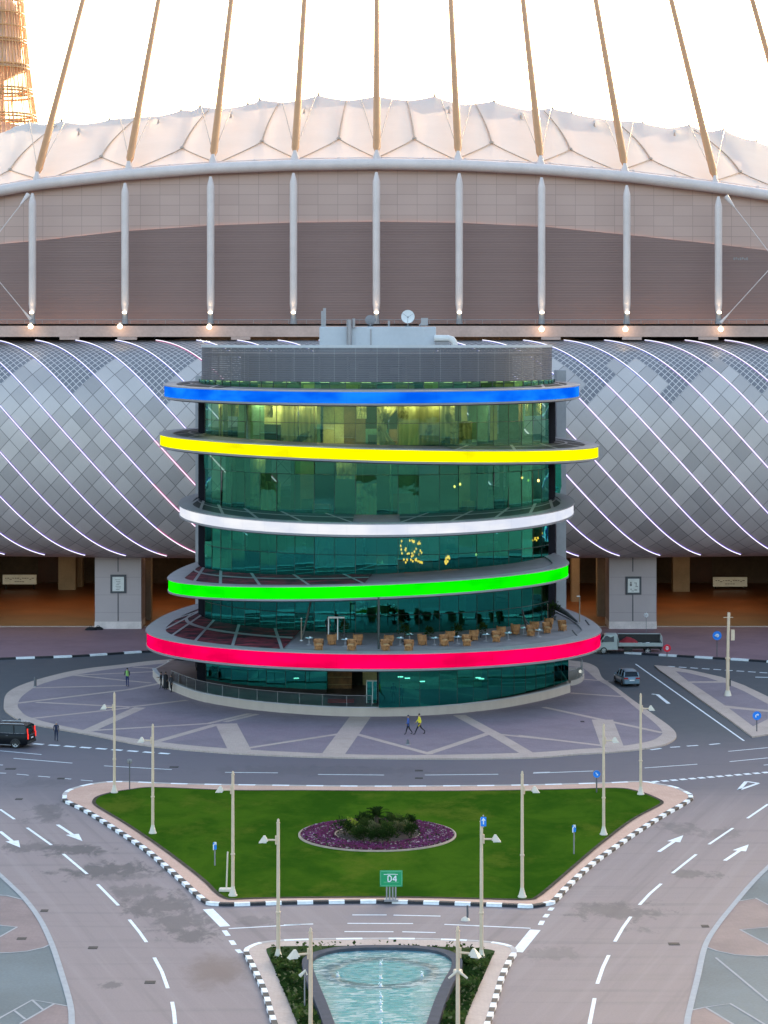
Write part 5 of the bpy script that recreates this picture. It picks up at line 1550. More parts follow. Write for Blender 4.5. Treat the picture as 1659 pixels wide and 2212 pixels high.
tpos = [(Z3(1150, 985), "small pale table left of the white frame on the terrace"), (Z3(1395, 995), "small pale table between the two left chair groups"), (Z4(170, 985), "pale table with blue items right of the dark post"), (Z4(235, 960), "pale table in front of the large plant"), (Z4(405, 985), "small pale table left of the middle right group"), (Z4(560, 978), "small pale table between the third and fourth groups"), (Z4(755, 960), "small pale table left of the fifth group"), (Z4(905, 950), "small pale table right of the fifth group"), (Z4(1112, 930), "small pale table near the right end, between pairs of chairs"), (Z4(1010, 915), "small pale table left of the pair before the right end")]
tb0 = None
for (uv, lab) in tpos:
    p = deckpt(*uv)
    if tb0 is None: tb0 = c = make_table()
    else: c = copy_tree(tb0)
    c.location = p; c['label'] = lab
# white frame stand
a, b = deckpt(709, 1385), deckpt(745, 1379)
t = thing("white_frame_stand", "white square metal frame standing on the terrace left of the wicker chairs", "frame", tuple((a + b) / 2))
Lx = (b.x - a.x) / 2
for x in (-Lx, 0.1): mb = MB(); mb.box((x, 0, 1.0), (.10, .10, 2.0)); mb.build("post", m_frame, t)
mb = MB(); mb.box((-.4 * Lx, 0, 2.06), (Lx * 1.25, .12, .16)); mb.box((.55 * Lx, .1, 2.05), (Lx * .85, .12, .14)); mb.build("crossbar", m_frame, t)
mb = MB(); mb.box((Lx * .95, .1, 1.0), (.06, .06, 2.0)); mb.build("rear_post", m_mull, t)
# terrace lamp posts
for (u, vb, vt, hd, lab) in ((1252, 1345, 1288, 1, "slim terrace lamp post with a small white head at the right end"), (651, 1384, 1337, 0, "slim pale post on the left part of the terrace"), (1183, 1338, 1306, 0, "short pale post beside the dark folded parasol"), (754, 1352, 1315, 0, "slim pale post by the glass behind the chairs")):
    p = deckpt(u, vb); h = (vb - vt) * p.y / F
    t = thing("terrace_post", lab, "post", tuple(p), 0, "slim posts on the terrace")
    mb = MB(); mb.tube([(0, 0, 0), (0, 0, h)], [.06, .045], 6); mb.build("pole", m_beige, t)
    mb = MB(); mb.lathe([(.16, 0), (.16, .05), (.05, .09)], (0, 0, 0), 10); mb.build("foot", m_frame, t)
    mb = MB()
    if hd: mb.box((-.12, 0, h), (.34, .2, .08))
    else: mb.lathe([(.06, h), (.07, h + .05), (.01, h + .12)], (0, 0, 0), 8)
    mb.build("head", m_frame, t)
# folded dark parasol lying at the right end and plants
def leafy(mb, c, r_, h, n, rs, size=.16, mi=0, squash=1.0):
    for _ in range(n):
        while True:
            x, y, z = rs.uniform(-1, 1), rs.uniform(-1, 1), rs.uniform(-1, 1)
            q = x * x + y * y + z * z
            if q < 1 and q > .12: break
        k = .75 + .35 * math.sin(5 * x + 3 * y + 4 * z)
        p = Vector(c) + Vector((x * r_ * k, y * r_ * k, h * (.5 + .5 * z * k)))
        d = Vector((x, y, z + .5)).normalized()
        s = size * rs.uniform(.6, 1.5)
        a = d.cross(Vector((rs.uniform(-1, 1), rs.uniform(-1, 1), rs.uniform(-1, 1)))).normalized() * s
        b = (d * .7 + Vector((rs.uniform(-.6, .6), rs.uniform(-.6, .6), rs.uniform(-.3, .6)))).normalized() * s * 1.6
        mb.add([p - a * .5, p + b * .5 - a * .1, p + b, p + b * .45 + a * .55], [(0, 1, 2, 3)], mi)
def leaf_mat(name, lo, hi):
    g = NG(name); c = g.coord()
    n1 = g.noise(c, 2.2, 4.0); n2 = g.n('ObjectInfo').outputs['Random']
    base = g.mix(n1, lo, hi)
    d = g.n('BsdfDiffuse'); g.l(base, d.inputs[0]); t_ = g.n('BsdfTranslucent'); g.l(base, t_.inputs[0])
    mx = g.n('MixShader'); mx.inputs[0].default_value = .25; g.l(d.outputs[0], mx.inputs[1]); g.l(t_.outputs[0], mx.inputs[2]); g.l(mx.outputs[0], g.out.inputs[0])
    return g.mat
m_leaf_d = leaf_mat("leaf_dark", (.010, .024, .006), (.030, .055, .014))
m_leaf_m = leaf_mat("leaf_mid", (.030, .055, .012), (.075, .105, .028))
m_leaf_y = leaf_mat("leaf_yellow", (.20, .25, .03), (.36, .40, .06))
m_leaf_g = leaf_mat("leaf_greyish", (.10, .11, .045), (.17, .16, .08))
m_bark = M("bark", (.07, .05, .035), .9, .3, 6.0)
m_pot = M("planter", (.05, .05, .055), .6, .1, 3.0)
rsl = random.Random(21)
for (uv, r_, h, lab) in ((Z4(200, 965), .7, 1.5, "dark leafy potted plant right of the dark post on the terrace"), (Z4(370, 950), .4, .9, "small dark potted plant behind the second chair group"), (Z4(560, 945), .5, 1.0, "dark potted plant behind the third chair group"), (Z4(730, 935), .5, 1.0, "dark potted plant behind the fourth chair group"), (Z4(1215, 815), .75, 1.7, "large dark potted plant at the right end of the terrace by the glass"), (Z3(1385, 935), .45, 1.5, "tall dark potted plant behind the white frame"), (Z4(885, 830), .8, .7, "wide dark planting against the glass right of centre")):
    p = deckpt(*uv)
    t = thing("potted_plant", lab, "potted plant", tuple(p), 0, "dark plants on the terrace")
    mb = MB(); mb.lathe([(.20, 0), (.28, .38), (.25, .38)], (0, 0, 0), 12); mb.build("pot", m_pot, t)
    mb = MB(); mb.tube([(0, 0, .3), (.03, 0, h * .7)], [.04, .02], 5); mb.build("stem", m_bark, t)
    mb = MB(); leafy(mb, (0, 0, .4), r_, h, 170, rsl, .15); mb.build("foliage", m_leaf_d, t)
p0, p1 = deckpt(*Z4(1215, 800)), deckpt(*Z4(1395, 850))
t = thing("folded_parasol", "dark folded parasol leaning over at the right end of the terrace", "parasol", tuple(p1))
mb = MB(); v_ = (p0 + Vector((0, 0, 1.2)) - p1); mb.tube([v_ * .12 + Vector((0, 0, .1)), v_ * .5 + Vector((0, 0, .15)), v_], [.10, .22, .34], 8); mb.build("canopy", m_pot, t)
mb = MB(); mb.tube([(0, 0, .05), v_ * 1.05], .035, 6); mb.build("pole", m_foot, t)
for (za, zb_2, lab) in (((1340, 885), (1378, 930), "short dark rod slanting over the right end of the terrace near the edge"), ((1430, 815), (1462, 858), "short dark rod slanting over the right end of the terrace near the back")):
    a, b = deckpt(*Z4(*zb_2)), P(*Z4(*za), 222)
    t = thing("slanting_rod", lab, "rod", tuple(a), 0, "dark rods at the right end of the terrace")
    mb = MB(); v_ = P(*Z4(*za), a.y + .3) - a; mb.tube([(0, 0, 0), v_], .07, 6); mb.build("bar", m_pot, t); mb = MB(); mb.lathe([(.16, 0), (.16, .05), (.06, .08)], (0, 0, 0), 8); mb.build("foot", m_pot, t)

# ================================================================== STREET LAMPS
m_pole = M("pole_cream", (.62, .47, .34), .55, .08, .8)
m_lhead = M("lamp_head_white", (.62, .54, .45), .5, .08, 1.0)
LH = 7.75
def make_lamp():
    t = thing("street_lamp", "x", "street lamp", (0, 0, 0), 0, "cream street lamps")
    mb = MB(); mb.tube([(0, 0, .5), (0, 0, LH)], [.108, .085], 12); mb.lathe([(.09, LH), (.11, LH + .03), (.06, LH + .12), (.075, LH + .2), (.01, LH + .28)], (0, 0, 0), 10)
    mb.lathe([(.11, 2.6), (.135, 2.62), (.135, 2.72), (.105, 2.74)], (0, 0, 0), 12)
    mb.build("pole", m_pole, t)
    mb = MB(); mb.lathe([(.27, 0), (.27, .08), (.22, .13), (.13, .48), (.11, .62)], (0, 0, 0), 14); mb.build("base", m_lhead, t)
    mb = MB(); mb.tube([(0, 0, LH - .95), (.8, 0, LH - .95)], .055, 6); mb.tube([(.12, 0, LH - 1.2), (.12, 0, LH - .7)], .05, 6); mb.build("arm", m_pole, t)
    mb = MB()
    a = [(.56, -.19, LH - 1.0), (1.06, -.20, LH - 1.10), (1.06, .20, LH - 1.10), (.56, .19, LH - 1.0)]
    b = [(.70, -.05, LH - .70), (.80, -.05, LH - .70), (.80, .05, LH - .70), (.70, .05, LH - .70)]
    mb.add(a + b, [(3, 2, 1, 0), (4, 5, 6, 7), (0, 1, 5, 4), (1, 2, 6, 5), (2, 3, 7, 6), (3, 0, 4, 7)], 0)
    h = mb.build("lamp_head", m_lhead, t)
    mb = MB(); mb.box((.82, 0, LH - 1.08), (.36, .26, .05)); mb.build("lens", m_dish, h)
    return t
lamps = [(247, 1712, 1495, 180, "street lamp at the far left tip of the lawn, lowest on the plaza side"), (330, 1800, 1563, 180, "street lamp on the left edge of the lawn, second from the far left tip"), (503, 1935, 1665, 180, "street lamp at the near left corner of the lawn"), (601, 2072, 1768, 180, "street lamp at the left of the fountain bed"),
         (1384, 1716, 1497, 0, "street lamp at the far right tip of the lawn"), (1304, 1803, 1563, 0, "street lamp on the right edge of the lawn, second from the far right tip"), (1128, 1938, 1665, 0, "street lamp at the near right corner of the lawn"), (1040, 2075, 1765, 0, "street lamp at the right of the fountain bed carrying a blue sign"),
         (671, 2372, 2003, 202, "nearest street lamp at the left of the pool, cut off by the bottom edge"), (989, 2372, 2000, -22, "nearest street lamp at the right of the pool, cut off by the bottom edge")]
l0 = None
for (u, vb, vt, rz, lab) in lamps:
    p = G(u, vb, zk + .03)
    if l0 is None: l0 = c = make_lamp()
    else: c = copy_tree(l0)
    c.location = p; c.rotation_euler = (0, 0, R(rz)); c['label'] = lab
    hgt = (vb - vt) * p.y / F
    c.scale = (1, 1, hgt / (LH + .28))
# tall camera pole on the right triangle
p = G(1572, 1503, zp)
t = thing("camera_pole", "tall cream pole with small boxes standing on the triangular island at right", "pole", tuple(p))
h = (1503 - 1323) * p.y / F
mb = MB(); mb.tube([(0, 0, .2), (0, 0, h * .45)], .17, 10); mb.tube([(0, 0, h * .45), (.1, 0, h)], .15, 10); mb.lathe([(.25, h * .44), (.25, h * .46)], (0, 0, 0), 10); mb.build("pole", m_pole, t)
mb = MB(); mb.lathe([(.36, 0), (.34, .12), (.22, .5)], (0, 0, 0), 12); mb.build("base", m_lhead, t)
mb = MB(); mb.box((.48, 0, h * .73), (.34, .3, 1.0)); mb.build("cabinet", m_pole, t)
mb = MB(); mb.box((.22, 0, h * .16), (.12, .2, .7)); mb.build("hatch", m_pot, t)
mb = MB(); mb.tube([(-.4, 0, h * .94), (.5, 0, h * .94)], .04, 5); mb.build("crossarm", m_pole, t)

# ================================================================== SIGNS
m_blue = M("sign_blue", (.02, .22, .75), .4, .06, 3.0)
m_red = M("sign_red", (.75, .02, .05), .4, .06, 3.0)
m_signw = M("sign_white", (.78, .80, .82), .4, .05, 3.0)
m_spole = M("sign_pole", (.10, .10, .11), .5, .1, 3.0)
def round_sign(u, vb, vc, rpx, mat, label, glyph, zg=0.2, polemat=None):
    p = G(u, vb, zg); h = (vb - vc) * p.y / F; r_ = rpx * p.y / F
    t = thing("road_sign", label, "road sign", tuple(p))
    mb = MB(); mb.tube([(0, .06, 0), (0, .06, h + r_ * .4)], .05, 6); mb.build("pole", polemat or m_spole, t)
    mb = MB(); n = 24
    pts = [Vector((r_ * math.cos(2 * PI * k / n), 0, h + r_ * math.sin(2 * PI * k / n))) for k in range(n)]
    mb.add(pts + [q + Vector((0, .04, 0)) for q in pts], [tuple(range(n))[::1], tuple(range(2 * n - 1, n - 1, -1))] + [(k, (k + 1) % n, n + (k + 1) % n, n + k) for k in range(n)], 0)
    pl = mb.build("sign_plate", mat, t)
    mb = MB()
    for path in glyph: mb.tube([(x * r_, -.03, h + z * r_) for (x, z) in path], .13 * r_, 5)
    if glyph: mb.build("symbol", m_signw, pl)
    mb = MB(); n = 24
    mb.tube([(r_ * .97 * math.cos(2 * PI * k / n), -.01, h + r_ * .97 * math.sin(2 * PI * k / n)) for k in range(n + 1)], .03 * r_ + .02, 5); mb.build("sign_rim", mat, pl)
    return t
uturn = [[(-.35, -.05), (-.2, .25), (.1, .3), (.35, .1), (.3, -.2), (0, -.3), (-.1, -.1), (.1, .1)], [(-.5, .05), (-.35, -.1), (-.2, .05)]]
turnr = [[(-.25, -.4), (-.25, .1), (0, .25), (.3, .25)], [(.15, .45), (.4, .25), (.15, .05)]]
keep = [[(-.3, .4), (.3, -.3)], [(.3, .0), (.3, -.3), (0, -.3)]]
round_sign(1549, 1420, 1373, 9.5, m_blue, "round blue sign with a white turning arrow standing on the concourse at right", uturn)
round_sign(1441, 1418, 1400, 8.0, m_red, "small round red sign by the kerb behind the white truck", [[(-.45, .0), (.45, .0)], [(-.3, .35), (.3, .35)], [(-.3, -.35), (.3, -.35)]])
round_sign(1635, 1580, 1546, 9.0, m_blue, "round blue sign with a white arrow at the near tip of the triangular island", turnr)
round_sign(1289, 1712, 1672, 7.5, m_blue, "round blue sign on a dark pole at the far right of the lawn", keep)
def board_sign(u, vb, vt, vm, wpx, mat, label, zg=zk):
    p = G(u, vb, zg); k = p.y / F
    t = thing("small_sign", label, "sign", tuple(p), 0, None)
    mb = MB(); mb.tube([(0, .05, 0), (0, .05, (vb - vt) * k)], .045, 6); mb.build("pole", m_foot, t)
    mb = MB(); h0, h1 = (vb - vm) * k, (vb - vt) * k
    mb.bbox((0, 0, (h0 + h1) / 2), (wpx * k, .05, h1 - h0), .02); pl = mb.build("sign_plate", mat, t)
    mb = MB(); c = (h0 + h1) / 2
    mb.tube([(-.08, -.035, c - .25), (-.08, -.035, c + .05), (.06, -.035, c + .22)], .035, 5); mb.tube([(-.06, -.035, c + .24), (.08, -.035, c + .24), (.08, -.035, c + .08)], .03, 5); mb.build("symbol", m_signw, pl)
board_sign(464, 1871, 1820, 1835, 8, m_blue, "small dark blue sign standing on the lawn beside the pale leaning stake")
board_sign(1240, 1846, 1783, 1797, 8, m_blue, "small dark blue sign standing alone on the lawn between two right-hand street lamps")
p = G(1040, 2075, zk); k = p.y / F
t = thing("lamp_sign", "bright blue sign fixed to the top of the street lamp right of the fountain", "sign", (p.x + .1, p.y - .22, 0))
mb = MB(); c = .16 + (2075 - 1773) * k; mb.bbox((0, 0, c), (12 * k, .06, 20 * k), .03); pl = mb.build("sign_plate", m_blue, t)
mb = MB(); mb.tube([(0, -.04, c - .14), (0, -.04, c + .16)], .035, 5); mb.tube([(-.08, -.04, c + .06), (0, -.04, c + .18), (.08, -.04, c + .06)], .035, 5); mb.build("symbol", m_signw, pl)
mb = MB(); mb.box((0, .09, c + .3), (.06, .2, .05)); mb.box((0, .09, c - .3), (.06, .2, .05)); mb.build("bracket", m_foot, t)
# pole seen from behind, left end of the lawn
p = G(280, 1704, zk)
t = thing("small_sign", "thin dark sign pole seen from behind at the far left end of the lawn", "sign", tuple(p))
h = (1704 - 1643) * p.y / F
mb = MB(); mb.tube([(0, 0, 0), (0, 0, h)], .045, 6); mb.build("pole", m_spole, t)
mb = MB(); mb.lathe([(.02, h - .25), (.18, h - .2), (.18, h + .1), (.02, h + .15)], (0, 0, 0), 8, squash=(1, .2)); mb.build("sign_plate", m_foot, t)
p = G(1010, 1988, .0); h = (1988 - 1956) * p.y / F
t = thing("marker_post", "thin dark post with a pale foot standing in the road in front of the lawn", "post", tuple(p))
mb = MB(); mb.tube([(0, 0, .1), (0, 0, h)], .06, 6); mb.build("pole", m_spole, t)
mb = MB(); mb.lathe([(.28, 0), (.22, .12), (.08, .2)], (-.12, 0, 0), 8); mb.build("foot", m_lhead, t)
p = G(489, 1925, zk + .03); h = (1925 - 1840) * p.y / F
t = thing("white_stake", "thin pale leaning stake on the lawn left of the near left street lamp", "stake", tuple(p))
mb = MB(); mb.tube([(0, 0, 0), (.08, 0, h)], .05, 6); mb.build("pole", m_lhead, t)
mb = MB(); mb.bbox((0, 0, .1), (.9, .5, .16), .04); mb.build("foot", m_lhead, t)
# green gate board
m_green = M("sign_green", (.015, .30, .12), .45, .08, 2.0)
m_greenl = M("sign_green_light", (.10, .42, .22), .45, .05, 2.0)
p = G(845, 1946, zk); k = p.y / F
t = thing("gate_sign", "green board on grey legs reading D4 in front of the lawn", "sign", tuple(p))
h0, h1 = (1946 - 1915) * k, (1946 - 1880) * k; wv = 49 * k
mb = MB(); mb.bbox((0, 0, (h0 + h1) / 2), (wv, .10, h1 - h0), .03); pl = mb.build("board", m_green, t)
mb = MB()
for (x, z, sx, sz) in ((0, h1 - .06, wv - .05, .05), (0, h0 + .06, wv - .05, .05), (-wv / 2 + .05, (h0 + h1) / 2, .05, h1 - h0 - .1), (wv / 2 - .05, (h0 + h1) / 2, .05, h1 - h0 - .1)): mb.box((x, -.06, z), (sx, .03, sz))
mb.box((0, -.06, h1 - .17), (.52, .02, .05)); mb.box((0, -.06, lerp(h0, h1, .28)), (.9, .02, .045)); mb.build("border", m_greenl, pl)
mb = MB(); mb.box((-.02, -.062, lerp(h0, h1, .76)), (.85, .02, .03))
cz, th = lerp(h0, h1, .50), .062
def bar(x0, z0, x1, z1): mb.tube([(x0, -.065, z0), (x1, -.065, z1)], th * .62, 5)
D0 = -.19
bar(D0, cz - .17, D0, cz + .17); mb.tube([(D0, -.065, cz + .17), (D0 + .12, -.065, cz + .17), (D0 + .20, -.065, cz + .08), (D0 + .20, -.065, cz - .08), (D0 + .12, -.065, cz - .17), (D0, -.065, cz - .17)], th * .62, 5)
bar(.28, cz - .17, .28, cz + .17); bar(.28, cz + .17, .10, cz - .07); bar(.10, cz - .07, .34, cz - .07)
mb.build("lettering", m_signw, pl)
for x in (-.27, -.09, .09, .27): mb = MB(); mb.box((x, .02, h0 / 2), (.09, .08, h0)); mb.build("leg", m_rim, t)
mb = MB(); mb.box((0, .02, .06), (.85, .5, .12)); mb.build("base", m_rim, t)
# ================================================================== VEHICLES
def paint(name, c, rough=.22):
    g = NG(name); cc = g.coord(); n = g.noise(cc, 3.0, 3.0)
    g.principled(g.mix(n, c, tuple(x * .8 for x in c)), g.math('ADD', g.math('MULTIPLY', n, .08), rough), .35, None, .5, Coat_Weight=.6)
    return g.mat
m_tyre = M("tyre_rubber", (.018, .018, .02), .85, .2, 6.0)
m_alloy = M("wheel_alloy", (.42, .43, .45), .35, .1, 6.0, metal=.7)
m_glassd = M("vehicle_glass", (.010, .016, .024), .15, .1, 1.0, spec=.25)
m_trim = M("black_trim", (.02, .02, .022), .5, .15, 4.0)
m_chrome = M("chrome", (.62, .64, .66), .15, .05, 4.0, metal=.9)
m_tail = EM("tail_lamp", (1.0, .05, .04), 1.3)
m_taildim = M("tail_lens", (.30, .02, .02), .25, .1, 4.0)
m_headl = M("headlamp_lens", (.62, .66, .7), .15, .05, 4.0)
m_plate = M("number_plate", (.7, .72, .75), .5, .05, 4.0)
def wheel(t, x, y, r_, wd):
    s = 1 if y > 0 else -1
    mb = MB()
    pr = [(r_ * .66, -wd / 2), (r_ * .94, -wd / 2), (r_, -wd * .32), (r_, wd * .32), (r_ * .94, wd / 2), (r_ * .66, wd / 2)]
    n = 22
    rows = [[Vector((x + q * math.cos(2 * PI * k / n), y + z, r_ + q * math.sin(2 * PI * k / n))) for k in range(n + 1)] for (q, z) in pr]
    mb.grid(rows, 0); mb.grid([rows[-1], rows[0]], 0)
    w_ = mb.build("wheel", m_tyre, t)
    mb = MB()
    yo = y + s * wd * .42
    for k in range(5):
        a = 2 * PI * k / 5 + .3
        c_ = Vector((math.cos(a), 0, math.sin(a))); q = Vector((-math.sin(a), 0, math.cos(a)))
        o = Vector((x, yo, r_))
        mb.add([o + c_ * r_ * .12 - q * r_ * .10, o + c_ * r_ * .66 - q * r_ * .13, o + c_ * r_ * .66 + q * r_ * .13, o + c_ * r_ * .12 + q * r_ * .10], [(0, 1, 2, 3)], 0)
    rows = [[Vector((x + q * math.cos(2 * PI * k / n), yo + d * s, r_ + q * math.sin(2 * PI * k / n))) for k in range(n + 1)] for (q, d) in ((r_ * .58, 0), (r_ * .70, .02))]
    mb.grid(rows, 0)
    mb.add([Vector((x + r_ * .16 * math.cos(2 * PI * k / 10), yo + s * .01, r_ + r_ * .16 * math.sin(2 * PI * k / 10))) for k in range(10)], [tuple(range(10))], 0)
    mb.build("rim", m_alloy, w_)
    mb = MB(); mb.add([Vector((x + r_ * .68 * math.cos(2 * PI * k / 16), yo - s * .06, r_ + r_ * .68 * math.sin(2 * PI * k / 16))) for k in range(16)], [tuple(range(16))], 0); mb.build("hub", m_trim, w_)
def car(name, label, cat, loc, rz, L, W, H, wb, col_m, lit=True, suv=True):
    """front towards +x; body lofted from cross-sections along its length"""
    t = thing(name, label, cat, loc, rz)
    wr = .39 if suv else .33
    gc = .28 if suv else .2                      # ground clearance
    belt = H * .645 if suv else H * .62
    # station: x, sill z, belt z (top of lower body), roof z, half width lower, half width roof
    h2 = W / 2
    if suv:
        S = [(-.500, gc + .25, belt * .70, None, h2 * .84), (-.492, gc + .08, belt * .96, None, h2 * .93), (-.46, gc, belt, None, h2 * .98), (-.30, gc, belt, None, h2), (.05, gc, belt * .985, None, h2), (.22, gc, belt * .965, None, h2), (.30, gc, belt * .93, None, h2 * .99), (.42, gc, belt * .88, None, h2 * .96), (.478, gc + .05, belt * .80, None, h2 * .9), (.498, gc + .15, belt * .62, None, h2 * .8)]
        top = [(-.487, belt, h2 * .88), (-.465, H * .955, h2 * .80), (-.42, H, h2 * .78), (-.10, H * 1.0, h2 * .78), (.08, H * .975, h2 * .77), (.125, H * .94, h2 * .77), (.235, belt * .97, h2 * .86)]
    else:
        S = [(-.500, gc + .25, belt * .74, None, h2 * .82), (-.485, gc + .1, belt * .93, None, h2 * .92), (-.44, gc, belt, None, h2 * .98), (-.25, gc, belt, None, h2), (.05, gc, belt * .97, None, h2), (.20, gc, belt * .94, None, h2), (.30, gc, belt * .88, None, h2 * .98), (.42, gc, belt * .80, None, h2 * .93), (.48, gc + .05, belt * .70, None, h2 * .84), (.498, gc + .12, belt * .58, None, h2 * .72)]
        top = [(-.46, belt, h2 * .86), (-.40, H * .90, h2 * .76), (-.30, H * .985, h2 * .72), (-.10, H, h2 * .71), (.06, H * .97, h2 * .71), (.10, H * .95, h2 * .71), (.26, belt * .93, h2 * .84)]
    mb = MB(); rows = []
    for (x, sz, bz, _, hw) in S:
        x *= L
        rows.append([Vector((x, -hw * .90, sz)), Vector((x, -hw, sz + .12)), Vector((x, -hw, lerp(sz, bz, .55))), Vector((x, -hw * .985, bz - .06)), Vector((x, -hw * .93, bz)), Vector((x, 0, bz + .02)),
                     Vector((x, hw * .93, bz)), Vector((x, hw * .985, bz - .06)), Vector((x, hw, lerp(sz, bz, .55))), Vector((x, hw, sz + .12)), Vector((x, hw * .90, sz))])
    mb.grid(rows, 0)
    mb.grid([[r_[0] for r_ in rows], [r_[-1] for r_ in rows]], 1)
    for r_ in (rows[0], rows[-1]): mb.add(r_, [tuple(range(len(r_)))], 0)
    # roof and pillars
    rows = [[Vector((x * L, -hw, z - .05)), Vector((x * L, -hw * .9, z)), Vector((x * L, 0, z + .025)), Vector((x * L, hw * .9, z)), Vector((x * L, hw, z - .05))] for (x, z, hw) in top[1:-1]]
    mb.grid(rows, 0)
    mb.grid([[r_[0] for r_ in rows], [r_[-1] for r_ in rows]], 1)
    def pil(x0, z0, w0, x1, z1, w1, wd=.10):
        for s in (-1, 1):
            mb.tube([(x0 * L, s * w0, z0), (x1 * L, s * w1, z1)], wd / 2, 6)
    b = top
    pil(b[0][0] + .01, belt - .02, b[0][2], b[1][0], b[1][1] - .05, b[1][2], .14)
    pil(b[-1][0], belt * .95, b[-1][2], b[-2][0], b[-2][1] - .05, b[-2][2], .09)
    for fx in (-.27, -.03) if suv else (-.20, .02): pil(fx, belt - .02, h2 * .93, fx + .012, H - .06, b[3][2] + .005, .10)
    body = mb.build("body", [col_m, m_trim], t)
    # glazing: sides, windscreen, back window, each a part
    for s in (-1, 1):
        mb = MB()
        xs_ = [b[0][0] + .02] + [q[0] for q in b[1:-1]] + [b[-1][0] - .01]
        lo = [Vector((x * L, s * h2 * .925, belt * (.99 if x < .1 else .965) - .01)) for x in xs_]
        hi = [Vector((lo[0].x + .02, s * b[0][2], belt + .03))] + [Vector((q[0] * L, s * (q[2] + .004), q[1] - .055)) for q in b[1:-1]] + [Vector((lo[-1].x, s * b[-1][2], belt * .97))]
        mb.grid([lo, hi] if s < 0 else [hi, lo], 0, smooth=False); mb.build("side_window", m_glassd, t)
    for nm, (q0, q1) in (("rear_window", (b[0], b[1])), ("windscreen", (b[-1], b[-2]))):
        mb = MB()
        z0 = belt if nm == "rear_window" else belt * .955
        mb.quad(Vector((q0[0] * L, -q0[2] * .98, z0)), Vector((q0[0] * L, q0[2] * .98, z0)), Vector((q1[0] * L, q1[2] * .98, q1[1] - .04)), Vector((q1[0] * L, -q1[2] * .98, q1[1] - .04)))
        mb.build(nm, m_glassd, t)
    for x in (-wb / 2 - .02 * L, wb / 2 + .01 * L):
        for s in (-1, 1):
            wheel(t, x, s * (h2 - .11), wr, .24)
            mb = MB(); n = 14
            arc = [(x + (wr + .055) * math.cos(PI * k / n), wr + (wr + .055) * math.sin(PI * k / n)) for k in range(n + 1)]
            mb.add([Vector((ax_, s * (h2 + .004), az_)) for ax_, az_ in arc], [tuple(range(n + 1))], 0)
            mb.build("wheel_arch", m_trim, t)
    for s in (-1, 1):
        mb = MB()
        xr = -.5 * L
        if suv:
            mb.add([Vector((xr - .012, s * h2 * .80, belt * .60)), Vector((xr - .012, s * h2 * .89, belt * .60)), Vector((xr + .035, s * h2 * .90, H * .86)), Vector((xr + .035, s * h2 * .80, H * .86))], [(0, 1, 2, 3)], 0)
            mb.box((xr - .0, s * h2 * .87, belt * .80), (.08, .11, belt * .34)); mb.box((xr + .06, s * h2 * .85, H * .74), (.08, .08, H * .22))
        else:
            mb.box((xr + .02, s * h2 * .68, belt * .84), (.10, .42, .15))
        mb.build("tail_light", m_tail if lit else m_taildim, t)
        mb = MB(); mb.box((.487 * L, s * h2 * .66, belt * .68), (.10, .40, .14)); mb.build("headlight", m_headl, t)
        mb = MB(); mb.bbox((.17 * L, s * (h2 + .10), belt + .02), (.14, .22, .16), .03); mb.build("mirror", col_m, t)
        mb = MB(); 
        for fx in (-.16, .06): mb.box((fx * L, s * (h2 + .012), belt * .84), (.18, .03, .035))
        mb.build("door_handle", m_chrome, t)
    mb = MB(); mb.bbox((-.5 * L + .02, 0, gc + .22), (.16, W * .9, .22), .04); mb.build("bumper", m_trim if suv else col_m, t)
    mb = MB(); mb.bbox((.49 * L, 0, gc + .2), (.14, W * .84, .22), .04); mb.box((.497 * L, 0, belt * .6), (.06, W * .45, .2), 1); mb.build("bumper", [col_m, m_trim], t)
    mb = MB(); mb.box((-.5 * L - .03, 0, belt * .66), (.02, .5, .12)); mb.build("number_plate", m_plate, t)
    if suv:
        for s in (-1, 1):
            mb = MB(); mb.tube([(-.42 * L, s * h2 * .72, H + .02), (-.40 * L, s * h2 * .72, H + .07), (.02 * L, s * h2 * .72, H + .06), (.05 * L, s * h2 * .72, H + .0)], .022, 5); mb.build("roof_rail", m_chrome, t)
            mb = MB(); mb.box((-.12 * L, s * (h2 * .93), belt + .005), (.64 * L, .03, .03)); mb.box((-.05 * L, s * (h2 + .03), gc + .02), (wb * .66, .12, .05)); mb.build("chrome_trim", m_chrome, t)
        mb = MB(); mb.box((-.5 * L - .015, 0, belt * .86), (.03, W * .5, .05)); mb.build("chrome_trim", m_chrome, t)
    return t
m_black = M("paint_black", (.006, .007, .010), .4, .1, 2.0, spec=.15)
m_silver = paint("paint_silver", (.15, .23, .30), .28)
m_white_p = M("paint_white", (.40, .44, .43), .35, .08, 1.5, spec=.5)
p = G(8, 1616, 0)
car("suv", "large black off-road car with glowing red tail lights on the road", "car", (p.x - .35, p.y + 1.1, 0), R(168), 5.35, 2.05, 1.95, 3.0, m_black)
p = G(1366, 1484, 0)
car("hatchback", "small silver car seen from behind on the road right of the plaza", "car", (p.x - .35, p.y + 2.0, 0), R(99), 4.0, 1.72, 1.60, 2.6, m_silver, lit=False, suv=False)
p = G(404, 1444, .13)
car("parked_car", "dark car partly hidden under the red ring at the left of the tower", "car", (p.x + .3, p.y + 1.0, .13), R(172), 4.5, 1.8, 1.5, 2.7, m_black, lit=False, suv=False)
# headlamp of the bike-like bright dot behind the silver car is part of the lamp glare and left out

